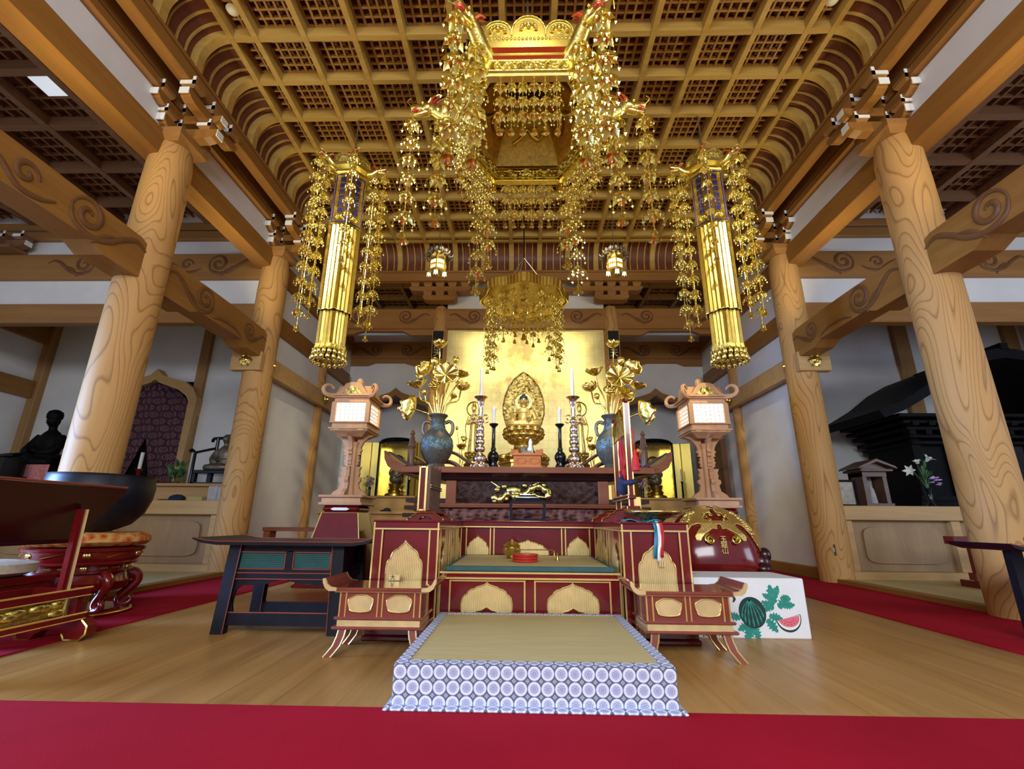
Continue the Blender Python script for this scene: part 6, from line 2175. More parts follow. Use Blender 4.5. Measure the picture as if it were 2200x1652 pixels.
def wave_foot(t, cx, y, z0, sc2=1.0):
    m = B().prism([(cx + a * sc2, z0 + b2 * sc2) for a, b2 in WV], 'xz', y - 0.02, y + 0.02)
    f = m.build('wave_foot', 'red_lacquer', t)
    m = B().tube([(cx + a * sc2, y - .021, z0 + b2 * sc2) for a, b2 in WV[:14]], 0.006, 6)
    m.build('foot_gilding', 'gold', f, 60)


wave_foot(t, -0.68, 3.16, 0.649, 0.62)
wave_foot(t, -0.68, 3.56, 0.649, 0.62)
B().box(-0.745, -0.62, 3.14, 3.62, 0.692, 0.706, 0.003).build('shelf', 'red_lacquer', t)
t = thing('slat_box', (-0.66, 3.35, 0.715), 'upright red and gold edged box with brown bamboo slats on the rack stand', 'box')
B().box(-0.735, -0.692, 3.16, 3.60, 0.707, 1.0, 0.004).build('case', 'red_lacquer', t)
m = B()
for x in (-0.735, -0.692): m.box(x - .005, x + .005, 3.152, 3.162, 0.707, 1.0)
for z in (0.713, 0.995): m.box(-0.735, -0.692, 3.152, 3.162, z - .005, z + .005)
m.box(-0.695, -0.684, 3.155, 3.17, 0.707, 1.0)
m.box(-0.695, -0.684, 3.59, 3.605, 0.707, 1.0)
m.build('gilt_edges', 'gilt_line', t)
m = B()
for k in range(9): m.tube([(-0.684, 3.195 + k * .047, 0.71), (-0.684, 3.195 + k * .047, 1.005 + .01 * (k % 3))], 0.021, 6)
m.build('bamboo_slats', 'brown_rail_wood', t, 60)
m = B()
for z in (0.86, 0.875): m.tube([(-0.662, 3.17, z), (-0.660, 3.34, z), (-0.662, 3.60, z)], 0.006, 5)
m.build('binding_cord', 'bronze_dark', t)

t = thing('chime_frame', (0.66, 3.27, 0.648), 'tall red and gilt frame with carved top on wave feet on the side table', 'frame')
wave_foot(t, 0.645, 3.06, 0.649, 1.0)
wave_foot(t, 0.645, 3.48, 0.649, 1.0)
for yy, tp in ((3.06, 1.42), (3.48, 1.36)):
    m = B().box(0.632, 0.668, yy - .018, yy + .018, 0.72, tp, 0.003)
    m.tube([(0.65, yy, tp), (0.65, yy + (.02 if yy < 3.2 else -.02), tp + .025), (0.65, yy + (.045 if yy < 3.2 else -.045), tp + .02)], [0.018, 0.016, 0.008], 8)
    p = m.build('post', 'red_lacquer', t)
    m = B()
    for i in (-1, 1): m.box(0.65 + i * .017 - .004, 0.65 + i * .017 + .004, yy - .021, yy - .014, 0.72, tp)
    m.build('post_edging', 'gilt_line', p)
m = B()
m.box(0.645, 0.655, 3.06, 3.48, 1.215, 1.235)
m.prism([(3.08, 1.235), (3.12, 1.30), (3.20, 1.36), (3.27, 1.385), (3.34, 1.35), (3.42, 1.29), (3.46, 1.235)], 'yz', 0.645, 0.655)
m.build('carved_crest', 'openwork_gold', t)
m = B().tube(smooth_path([(0.645, 3.07, 1.25), (0.645, 3.13, 1.33), (0.645, 3.18, 1.34), (0.645, 3.22, 1.40), (0.645, 3.30, 1.40), (0.645, 3.34, 1.35), (0.645, 3.40, 1.34), (0.645, 3.47, 1.25)], 3), 0.014, 6)
m.build('scrolled_edge', 'gold', t, 60)
m = B()
m.box(0.625, 0.675, 3.02, 3.52, 0.79, 0.812, 0.003)
m.box(0.615, 0.70, 3.03, 3.10, 0.725, 0.745, 0.003)
m.build('lower_bar', 'red_lacquer', t)
m = B()
for z in (0.812, 0.79): m.tube([(0.62, 3.02, z), (0.62, 3.52, z)], 0.004, 5)
m.box(0.67, 0.705, 3.035, 3.055, 0.73, 0.80)
m.build('gilt_edges', 'gilt_line', t)
t = thing('looped_red_rope', (0.65, 3.27, 0.95), 'looped red cord hanging inside the chime frame', 'rope')
m = B()
rr = random.Random(3)
for k in range(9):
    y = 3.20 + .016 * k
    d = rr.uniform(-.03, .03)
    m.tube(smooth_path([(0.65, 3.27, 1.215), (0.65 + rr.uniform(-.01, .01), y, 1.12), (0.65, y + d - .03, 1.04 - .02 * (k % 3)), (0.65, y + d + .02, 0.99), (0.65, y + d * 2, 0.94 - .02 * (k % 2))], 4), 0.007, 6)
m.build('cord_loops', 'red_cord', t, 60)
t = thing('navy_bundle', (0.65, 3.27, 0.82), 'dark blue cloth wrapped bundle hanging low in the chime frame', 'bundle')
m = B().lathe([(0.012, 0.96), (0.03, 0.94), (0.045, 0.90), (0.05, 0.86), (0.03, 0.825), (0, 0.82)], 14, (0.65, 3.25, 0))
m.tube(smooth_path([(0.64, 3.25, 0.93), (0.62, 3.15, 0.90), (0.625, 3.05, 0.89), (0.665, 3.035, 0.895), (0.68, 3.06, 0.90)], 4), 0.018, 7)
m.build('bundle', 'navy_cord', t, 60)
t = thing('red_tassel', (0.68, 3.03, 1.0), 'red tassel with a gilt ornament hanging on the outer post of the chime frame', 'tassel')
m = B().tube([(0.682, 3.03, 1.24), (0.684, 3.03, 1.10)], 0.005, 6)
m.lathe([(0.008, 1.10), (0.014, 1.085), (0.012, 1.07), (0.022, 1.04), (0.025, 0.975), (0.026, 0.965), (0, 0.965)], 12, (0.688, 3.03, 0))
m.build('tassel', 'red_cord', t, 50)
m = B().lathe([(0, 1.11), (0.02, 1.10), (0.024, 1.085), (0.012, 1.075), (0, 1.075)], 8, (0.712, 3.03, 0))
m.octa((0.715, 3.03, 1.065), 0.014, 0.02)
m.build('gilt_ornament', 'gold', t)
t = thing('offering_bowl', (0.78, 2.99, 0.648), 'wide shallow gilt bowl on the red side table under the chime frame', 'bowl')
m = B().lathe([(0, 0.652), (0.06, 0.652), (0.075, 0.668), (0.13, 0.688), (0.172, 0.703), (0.176, 0.712), (0.165, 0.710), (0.10, 0.692), (0, 0.685)], 36, (0.775, 3.03, 0))
m.build('dish', 'black_gilt_relief', t, 40)
m = B().tube([(0.775 + .174 * cos(2 * pi * k / 36), 3.03 + .174 * sin(2 * pi * k / 36), 0.710) for k in range(37)], 0.005, 6, False)
m.build('gilt_rim', 'gold', t, 60)
t = thing('striped_ribbon', (0.745, 2.85, 0.64), 'teal white and red ribbon hanging down the front of the red side table', 'ribbon')
for dx, mt, ln in ((-.024, 'teal_silk', .205), (-.004, 'white_silk', .225), (.014, 'red_cord', .20)):
    m = B().grid(4, 14, lambda u, v, dx=dx, ln=ln: (0.742 + dx + .019 * u + .006 * sin(v * 5), 2.846 - .004 * sin(v * 9 + u * 3) - (0.0 if v > .1 else -.03 * (1 - v * 10)), 0.655 - ln * v))
    m.build({'teal_silk': 'teal_strip', 'white_silk': 'white_strip', 'red_cord': 'red_strip'}[mt], mt, t, 60, 0.003)
m = B()
for k in range(3): m.box(0.738 + k * .012, 0.746 + k * .012, 2.838, 2.846, 0.405, 0.435)
m.build('ribbon_tips', 'gilt_panel', t)
t = thing('teal_cloth', (0.66, 2.95, 0.648), 'folded teal silk cloth under the gilt bowl', 'cloth')
m = B().grid(14, 6, lambda u, v: (0.555 + .22 * u, 2.87 + .10 * v, 0.653 + .012 * sin(u * 9) * sin(v * 3 + 1) ** 2))
m.build('cloth', 'teal_silk', t, 60, 0.006)
# on the raised platform
t = thing('incense_burner', (-0.12, 3.60, 0.386), 'small round gilt incense burner at the back of the platform mat', 'incense burner')
m = B().lathe([(0, 0.388), (0.05, 0.388), (0.035, 0.395), (0.06, 0.42), (0.068, 0.445), (0.055, 0.465), (0.065, 0.475), (0.06, 0.48), (0, 0.475)], 20, (-0.12, 3.6, 0))
m.build('bowl', 'old_gold', t, 50)
m = B().lathe([(0.055, 0.477), (0.04, 0.495), (0.012, 0.503), (0.012, 0.515), (0, 0.52)], 16, (-0.12, 3.6, 0))
m.build('lid', 'old_gold', t, 50)
t = thing('red_boxes', (-0.025, 3.30, 0.386), 'stacked round vermilion box on the platform mat', 'box')
for k in range(3):
    B().lathe([(0, 0.388 + k * .017), (0.084, 0.388 + k * .017), (0.088, 0.392 + k * .017), (0.088, 0.400 + k * .017), (0.084, 0.404 + k * .017), (0, 0.404 + k * .017)], 32, (-0.025, 3.30, 0)).build('tier', 'vermilion', t, 40)
t = thing('censer_rod', (0.05, 3.5, 0.386), 'thin bent gilt rod beside the vermilion box', 'rod')
m = B().tube([(-0.09, 3.55, 0.448), (0.05, 3.50, 0.452), (0.165, 3.44, 0.455), (0.178, 3.43, 0.448), (0.18, 3.43, 0.40)], 0.004, 6)
m.lathe([(0.012, 0.388), (0.01, 0.405), (0.005, 0.43), (0.007, 0.435), (0, 0.436)], 10, (0.20, 3.43, 0))
m.build('rod', 'old_gold', t, 60)

# ---------------------------------------------------------------- black and gold shrines in the two back niches
for s in (-1, 1):
    sd = 'behind the black table lantern' if s < 0 else 'behind the fish drum lantern'
    cx = s * 2.62
    t = thing('niche_shrine', (cx, 9.45, 1.066), 'black cabinet shrine with open gold doors ' + sd, 'shrine')
    y0, y1 = 9.28, 9.70
    m = B()
    m.box(cx - .33, cx + .33, y0, y1, 1.067, 1.10)
    m.box(cx - .33, cx - .30, y0, y1, 1.10, 2.16)
    m.box(cx + .30, cx + .33, y0, y1, 1.10, 2.16)
    m.box(cx - .33, cx + .33, y0, y1, 2.13, 2.17)
    m.box(cx - .33, cx + .33, y1 - .02, y1, 1.10, 2.16)
    m.build('cabinet', 'black_lacquer', t)
    m = B()
    m.lathe([(0.30, 2.17), (0.36, 2.185), (0.37, 2.205), (0.34, 2.235), (0.24, 2.265), (0, 2.275)], 32, (cx, (y0 + y1) / 2, 0), 0, 0, 1.0, 0.7)
    m.build('lid_roof', 'black_lacquer', t, 40)
    m = B()
    m.box(cx - .295, cx + .295, y1 - .03, y1 - .02, 1.10, 2.13)
    for i in (-1, 1): m.box(cx + i * .295, cx + i * .285, y0 + .02, y1 - .03, 1.10, 2.13)
    m.build('gold_lining', 'gold', t)
    m = B()
    for k in range(12): m.tube(smooth_path([(cx - .28 + k * .051, y0 + .01, 2.13), (cx - .255 + k * .051, y0 + .01, 2.10), (cx - .23 + k * .051, y0 + .01, 2.13)], 3), 0.008, 6)
    m.build('carved_fringe', 'gold', t, 60)
    for i in (-1, 1):
        m = B()
        x0 = cx + i * .335
        for k, (dx, dy) in enumerate(((0, 0), (.10, -.03), (.14, -.10), (.30, -.16))):
            pass
        pts = [(x0, y0), (x0 + i * .11, y0 - .05), (x0 + i * .14, y0 - .02), (x0 + i * .30, y0 - .10)]
        for (a, b2), (c2, d2) in zip(pts, pts[1:]):
            n = Vector((d2 - b2, a - c2, 0)).normalized() * .008
            m.loft([[(a, b2, z), (c2, d2, z), (c2 + n.x, d2 + n.y, z), (a + n.x, b2 + n.y, z)] for z in (1.075, 2.14)])
        m.build('door', 'gold', t)
    m = B()
    m.lathe([(0, 1.10), (0.20, 1.10), (0.19, 1.14), (0.12, 1.17), (0.14, 1.21), (0.10, 1.25), (0.12, 1.30), (0.13, 1.34), (0, 1.345)], 24, (cx, 9.5, 0))
    m.build('lotus_stand', 'old_gold', t, 40)
    m = B()
    m.ball((cx, 9.5, 1.44), (0.13, 0.08, 0.10), 14, 8)
    m.ball((cx, 9.5, 1.58), (0.085, 0.06, 0.13), 14, 8)
    m.tube([(cx, 9.5, 1.68), (cx, 9.5, 1.74)], 0.03, 8)
    m.ball((cx, 9.5, 1.80), (0.05, 0.05, 0.065), 12, 8)
    m.ball((cx, 9.5, 1.87), (0.03, 0.03, 0.03), 10, 6)
    for i in (-1, 1): m.tube(smooth_path([(cx + i * .08, 9.5, 1.66), (cx + i * .12, 9.47, 1.55), (cx + i * .03, 9.42, 1.48)], 4), 0.028, 8)
    f = m.build('dark_figure', 'bronze_dark', t, 60)
    remesh(f, 0.012, 3)
    m = B().tube([(cx + .12 * cos(a), 9.56, 1.80 + .12 * sin(a)) for a in [2 * pi * k / 28 for k in range(29)]], 0.018, 6, False)
    m.build('ring_halo', 'old_gold', t, 60)
    t = thing('flower_vase', (cx - .40, 9.10, 1.066), 'slim black vase of small pink flowers before the niche shrine ' + sd, 'vase')
    vx, vy = cx - s * s * .38, 9.08
    B().lathe([(0, 1.067), (0.06, 1.067), (0.03, 1.09), (0.022, 1.15), (0.035, 1.24), (0.03, 1.25), (0, 1.24)], 14, (vx, vy, 0)).build('vessel', 'black_lacquer', t, 40)
    m = B()
    rr = random.Random(8)
    for k in range(16): m.ball((vx + rr.uniform(-.07, .07), vy + rr.uniform(-.05, .05), 1.33 + rr.uniform(-.05, .12)), 0.022, 6, 4)
    for k in range(6): m.tube([(vx, vy, 1.24), (vx + rr.uniform(-.05, .05), vy, 1.36)], 0.004, 5)
    m.build('blossoms', 'petal_mauve', t, 60)
    t = thing('thin_candlestick', (cx + .38, 9.08, 1.066), 'thin black candlestick with white candle before the niche shrine ' + sd, 'candlestick')
    vx = cx + .38
    B().lathe([(0, 1.067), (0.06, 1.067), (0.02, 1.09), (0.015, 1.36), (0.035, 1.39), (0, 1.385)], 14, (vx, vy, 0)).build('shaft', 'black_lacquer', t, 40)
    B().cyl((vx, vy, 1.386), 0.013, 0.24, 10).build('wax', 'white_wax', t, 40)
    t = thing('beret', (cx + .1 * s, 8.5, 0.786), 'small black cloth cap lying on the altar step ' + sd, 'cap')
    m = B().ball((s * 2.46, 8.5, 0.80), (0.075, 0.06, 0.05), 12, 6)
    m.ball((s * 2.46 - .06, 8.46, 0.80), (0.06, 0.04, 0.015), 10, 5)
    m.build('felt', 'navy_cord', t, 60)
    t = thing('step_shelf', (cx - s * .0, 8.6, 0.786), 'pale wooden shelf box standing on the altar step ' + sd, 'shelf')
    m = B()
    m.box(cx - .62, cx + .62, 8.62, 8.94, 1.035, 1.064, 0.004)
    m.box(cx - .60, cx + .60, 8.66, 8.94, 0.787, 1.035)
    m.build('shelf_body', 'dais_wood', t)
# ================================================================ gilded hangings
def strand_unit(m, z, r, rot, rr):
    """a flower cap of openwork leaves with dangling drops"""
    n = 6
    for k in range(n):
        a = 2 * pi * k / n + rot
        ca, sa = cos(a), sin(a)
        w = 0.34 * r
        p0 = (0.10 * r * ca, 0.10 * r * sa, z)
        p1 = (0.62 * r * ca - w * sa, 0.62 * r * sa + w * ca, z - 0.34 * r)
        p2 = (0.62 * r * ca + w * sa, 0.62 * r * sa - w * ca, z - 0.34 * r)
        p3 = (0.55 * r * ca, 0.55 * r * sa, z - 0.12 * r)
        p4 = (r * ca, r * sa, z - 0.75 * r)
        m.add([p0, p1, p2, p3, p4], [(0, 1, 3), (0, 3, 2), (1, 4, 3), (3, 4, 2)])
        j = rr.uniform(0.85, 1.1)
        m.octa((r * ca * .98, r * sa * .98, z - 0.75 * r - 0.20 * r * j), 0.05 * r, 0.20 * r)
        m.octa((r * ca * .98, r * sa * .98, z - 0.75 * r - 0.55 * r * j), 0.15 * r, 0.22 * r)
        a2 = a + pi / n
        m.octa((.62 * r * cos(a2), .62 * r * sin(a2), z - .62 * r), 0.11 * r, 0.20 * r)
    m.lathe([(0.04 * r, 0.22 * r), (0.20 * r, 0.12 * r), (0.26 * r, -0.05 * r), (0.12 * r, -0.2 * r)], 8, (0, 0, z))
    m.octa((0, 0, z - .55 * r), 0.16 * r, 0.25 * r)


def strand_mb(n, sp, r, bell=1.0, seed=0, top=0.05):
    rr = random.Random(seed)
    m = B()
    L = top + sp * n
    m.tube([(0, 0, 0), (0, 0, -L)], 0.055 * r, 4)
    for k in range(int(L / (0.30 * r))):
        if k % 2: m.octa((0, 0, -k * .30 * r), 0.11 * r, 0.13 * r)
    for i in range(n):
        strand_unit(m, -top - sp * i, r * rr.uniform(0.92, 1.06), rr.uniform(0, 1.0), rr)
    if bell:
        b = r * 0.62 * bell
        m.lathe([(0.15 * b, 0), (0.42 * b, -0.25 * b), (0.52 * b, -0.9 * b), (0.62 * b, -1.25 * b), (0.85 * b, -1.5 * b), (0.80 * b, -1.52 * b), (0.5 * b, -1.2 * b), (0, -0.3 * b)], 10, (0, 0, -L))
        m.octa((0, 0, -L - 1.7 * b), 0.16 * b, 0.35 * b)
    return m


STR = {}


def hang(parent, n, sp, r, at, bell=1.0, seed=0, name='pendant_strand'):
    """a strand of a given kind, copied when that kind exists already"""
    key = (n, round(sp, 3), round(r, 3), bell, seed)
    o_ = Vector(parent['o_'])
    if key not in STR:
        m = strand_mb(n, sp, r, bell, seed)
        k = m.v
        m.v = [tuple(Vector(p) + o_) for p in k]
        o = m.build(name, 'gold_filigree', parent, 40)
        STR[key] = o
    else:
        o = STR[key].copy()
        COL.objects.link(o)
        o.parent = parent
        o['o_'] = parent['o_']
    o.location = Vector(at) - o_
    o.rotation_euler = (0, 0, (seed * 1.7 + at[0] * 9 + at[1] * 5) % 6.28)
    return o


def dragon(parent, base, az, ln, rise, s=1.0):
    """dragon head arm reaching out from a canopy corner; returns the jaw tip"""
    b = Vector(base)
    D = Vector((cos(az), sin(az), 0))
    N = Vector((-sin(az), cos(az), 0))
    P = lambda u, z, q=0.0: tuple(b + D * (u * ln) + Vector((0, 0, z)) + N * q)
    m = B()
    pts = smooth_path([P(-0.15, 0), P(0.15, rise * .1), P(0.40, rise * .55), P(0.62, rise * .95), P(0.78, rise)], 4)
    n = len(pts)
    m.tube(pts, [s * (0.060 - 0.018 * i / n) for i in range(n)], 8)
    h = b + D * (ln * 0.86) + Vector((0, 0, rise))
    m.ball(tuple(h), (0.05 * s, 0.05 * s, 0.042 * s), 10, 7)
    m.tube([tuple(h), tuple(h + D * .06 * s + Vector((0, 0, .008))), tuple(h + D * .11 * s + Vector((0, 0, .018 * s)))], [0.042 * s, 0.034 * s, 0.024 * s], 8)
    m.tube([tuple(h - Vector((0, 0, .02 * s))), tuple(h + D * .05 * s - Vector((0, 0, .04 * s))), tuple(h + D * .10 * s - Vector((0, 0, .045 * s)))], [0.032 * s, 0.024 * s, 0.014 * s], 8)
    for i in (-1, 1):
        m.tube(smooth_path([tuple(h + N * i * .025 * s), tuple(h - D * .03 * s + N * i * .04 * s + Vector((0, 0, .05 * s))), tuple(h - D * .09 * s + N * i * .055 * s + Vector((0, 0, .075 * s)))], 3), [0.010 * s] * 4 + [0.006 * s, 0.005 * s, 0.003 * s], 5)
        m.ball(tuple(h + D * .03 * s + N * i * .032 * s + Vector((0, 0, .03 * s))), 0.012 * s, 6, 4)
        m.tube(smooth_path([tuple(h + D * .1 * s + N * i * .015 * s), tuple(h + D * .13 * s + N * i * .05 * s + Vector((0, 0, .02 * s))), tuple(h + D * .10 * s + N * i * .09 * s)], 3), 0.004 * s, 5)
    for k in range(6):
        q = pts[min(n - 1, 4 + k * 2)]
        m.octa((q[0], q[1], q[2] + 0.055 * s), 0.014 * s, 0.035 * s)
    d = m.build('dragon_arm', 'carved_gold', parent, 60)
    m = B()
    for k in range(7):
        a = -0.9 + 0.3 * k
        m.tube([tuple(h - D * .02 * s), tuple(h - D * .07 * s * cos(a) + N * .07 * s * sin(a) + Vector((0, 0, .04 * s))), tuple(h - D * .12 * s * cos(a) + N * .10 * s * sin(a) + Vector((0, 0, .07 * s * cos(a))))], [0.014 * s, 0.011 * s, 0.002 * s], 5)
    m.build('red_mane', 'coral_red', d, 60)
    m = B().ball(tuple(h + D * .075 * s - Vector((0, 0, .012 * s))), (0.035 * s, 0.03 * s, 0.018 * s), 8, 5)
    m.build('red_mouth', 'vermilion', d, 60)
    return h + D * .10 * s - Vector((0, 0, .06 * s)), h - D * .05 * s - Vector((0, 0, .06 * s))


def hexpt(c, r, k, z, off=0.0):
    a = pi / 3 * k + off
    return (c[0] + r * cos(a), c[1] + r * sin(a), z)


def hex_ring(m, c, prof, off=0.0, n=6):
    """closed profile of (radius, z) swept round a hexagon"""
    rings = []
    for k in range(n):
        a = 2 * pi * k / n + off
        rings.append([(c[0] + r * cos(a), c[1] + r * sin(a), z) for r, z in prof])
    P = len(prof)
    v = [p for r in rings for p in r]
    f = []
    for k in range(n):
        for j in range(P):
            f.append((k * P + j, ((k + 1) % n) * P + j, ((k + 1) % n) * P + (j + 1) % P, k * P + (j + 1) % P))
    return m.add(v, f)


def lobes(w, h, n=12):
    """outline of three scallops, width w, height h, centred"""
    o = [(-w / 2, 0)]
    for c, hw, hh in ((-0.345, 0.155, 0.82), (0.0, 0.19, 1.0), (0.345, 0.155, 0.82)):
        for i in range(n + 1):
            a = pi - pi * i / n
            o.append(((c + hw * cos(a)) * w, h * (0.30 + (hh - 0.30) * sin(a) ** 0.8)))
    o.append((w / 2, 0))
    return o


# ---- the great hexagonal canopy
CC = (-0.005, 3.20)
CR = 0.665
t = thing('hanging_canopy', (CC[0], CC[1], 3.8), 'huge hexagonal gilded canopy with dragon corners and long pendant strands', 'canopy')
m = B()
hex_ring(m, CC, [(CR, 3.785), (CR + .012, 3.80), (CR + .012, 3.825), (CR - .012, 3.84), (CR - .012, 3.955), (CR + .012, 3.97), (CR + .015, 3.99), (CR + .05, 4.01), (CR + .06, 4.05), (CR + .045, 4.065), (CR - .04, 4.065), (CR - .06, 3.95), (CR - .06, 3.785)])
m.build('frame_band', 'gold', t)
for k in range(6):
    a, b2 = Vector(hexpt(CC, CR, k, 0)), Vector(hexpt(CC, CR, k + 1, 0))
    mid = (a + b2) / 2
    tx = (b2 - a).normalized()
    nn = Vector((mid.x - CC[0], mid.y - CC[1], 0)).normalized()
    side = (b2 - a).length
    rr = random.Random(k)
    for inner in (0, 1):
        m = B()
        base = mid + nn * (-0.012 if not inner else -0.066)
        sg = 1 if not inner else -1
        z0, z1 = (3.85, 3.945) if not inner else (3.815, 3.92)
        for q in range(26):
            u, z = rr.uniform(-.40, .40) * side, rr.uniform(z0 + .015, z1 - .015)
            p = base + tx * u + nn * .003 * sg
            m.ball((p.x, p.y, z), (0.016 + .01 * rr.random(), 0.016, 0.010), 6, 4)
        for q in range(5):
            u0 = (-.38 + .17 * q) * side
            m.tube(smooth_path([tuple(base + tx * (u0 + .02 * i) + nn * .008 * sg + Vector((0, 0, (z0 + z1) / 2 + .028 * sin(i * 1.7 + q)))) for i in range(6)], 3), 0.006, 5)
        e = .44 * side
        for zz in (z0, z1): m.tube([tuple(base - tx * e + nn * .004 * sg + Vector((0, 0, zz))), tuple(base + tx * e + nn * .004 * sg + Vector((0, 0, zz)))], 0.006, 5)
        for ee in (-e, e): m.tube([tuple(base + tx * ee + nn * .004 * sg + Vector((0, 0, z0))), tuple(base + tx * ee + nn * .004 * sg + Vector((0, 0, z1)))], 0.006, 5)
        m.build('carved_panel' if not inner else 'inner_carved_panel', 'carved_gold', t, 60)
    # crown of three scallops leaning outward
    m = B()
    o = lobes(side * 1.0, 0.21)
    base = mid + nn * 0.02
    v0 = [base + tx * u + nn * (w * 0.22) + Vector((0, 0, 4.07 + w)) for u, w in o]
    m.loft([[tuple(p) for p in v0], [tuple(p - nn * .015) for p in v0]])
    cr = m.build('crown_panel', 'gold', t, 30)
    m = B()
    for c, hh in ((-0.345, .11), (0, .13), (0.345, .11)):
        p = base + tx * c * side + nn * (hh * .22 + .012) + Vector((0, 0, 4.07 + hh))
        m.ball(tuple(p), 0.018, 8, 5)
        for i in range(7):
            aa = pi * i / 6
            q = p + tx * .055 * cos(aa) + Vector((0, 0, .042 * sin(aa) - .02))
            m.ball(tuple(q), (0.015, 0.015, 0.012), 6, 4)
    for i in range(24):
        p = base + tx * (i / 23 - .5) * side + nn * .035 + Vector((0, 0, 4.075))
        m.ball(tuple(p), 0.0125, 6, 4)
    m.tube([tuple(p + nn * .006) for p in v0[1:-1]], 0.006, 5)
    m.build('crown_relief', 'carved_gold', cr, 60)
    # inner row of short strands
    for i in range(6):
        u = (i - 2.5) / 5 * 0.62 * side
        p = mid + tx * u - nn * 0.03
        hang(t, 3, 0.135, 0.052, (p.x, p.y, 3.79), 0.9, i % 2)
    az = pi / 3 * k
    cp = hexpt(CC, CR - .02, k, 4.0)
    j1, j2 = dragon(t, cp, az, 0.27, 0.10, 1.25)
    hang(t, 6, 0.185, 0.088, tuple(j1), 1.1, 3)
    hang(t, 5, 0.19, 0.088, tuple(j2 - Vector((cos(az), sin(az), 0)) * 0.06), 1.1, 4)
    # small bell on the frame corner
    m = B().lathe([(0.008, 0), (0.02, -.015), (0.022, -.055), (0.034, -.085), (0.03, -.085), (0, -.02)], 10, hexpt(CC, CR - .01, k, 3.80))
    m.build('corner_bell', 'gold', t, 50)
m = B()
rings = []
for r, z in ((CR - .05, 3.97), (CR - .10, 4.05), (0.30, 4.42), (0.27, 4.44)):
    rings.append([hexpt(CC, r, k, z) for k in range(6)])
m.loft(rings, False, False)
m.build('sloping_roof', 'old_gold', t, None, 0.02)
m = B()
for k in range(6):
    m.tube([hexpt(CC, CR - .07, k, 3.98), hexpt(CC, 0.29, k, 4.41)], 0.012, 6)
m.pieces('roof_rib', 'old_gold', t)
m = B()
for ang, u0 in ((pi / 2, 0.0), (2.62, 0.05), (0.5, -.04)):
    nn = Vector((cos(ang), sin(ang), 0))
    tx = Vector((-sin(ang), cos(ang), 0))
    P = lambda u, v: tuple(Vector((CC[0], CC[1], 0)) + nn * (0.46 - 0.22 * v) + tx * u + Vector((0, 0, 4.03 + 0.36 * v - 0.012)))
    m.tube(smooth_path([P(.14, .25), P(.06, .38), P(.0, .55), P(-.05, .42), P(-.11, .34), P(-.15, .45)], 4), [0.016] * 10 + [0.02] * 6 + [0.012] * 5, 7)
    m.ball(P(-.15, .46), (0.035, 0.025, 0.02), 8, 5)
    m.tube(smooth_path([P(.02, .5), P(-.03, .62), P(-.10, .60)], 3), 0.008, 6)
m.build('roof_dragon', 'carved_gold', t, 60)
m = B().lathe([(0.29, 4.43), (0.29, 4.46), (0, 4.46)], 6, (CC[0], CC[1], 0))
m.build('roof_cap', 'ceiling_board_wood', t)
m = B()
for k in range(6): m.tube([hexpt(CC, 0.28, k, 4.45), (CC[0], CC[1], 4.75)], 0.006, 5)
m.tube([(CC[0], CC[1], 4.75), (CC[0], CC[1], 5.45)], 0.012, 6)
m.build('suspension_chain', 'bronze_dark', t)

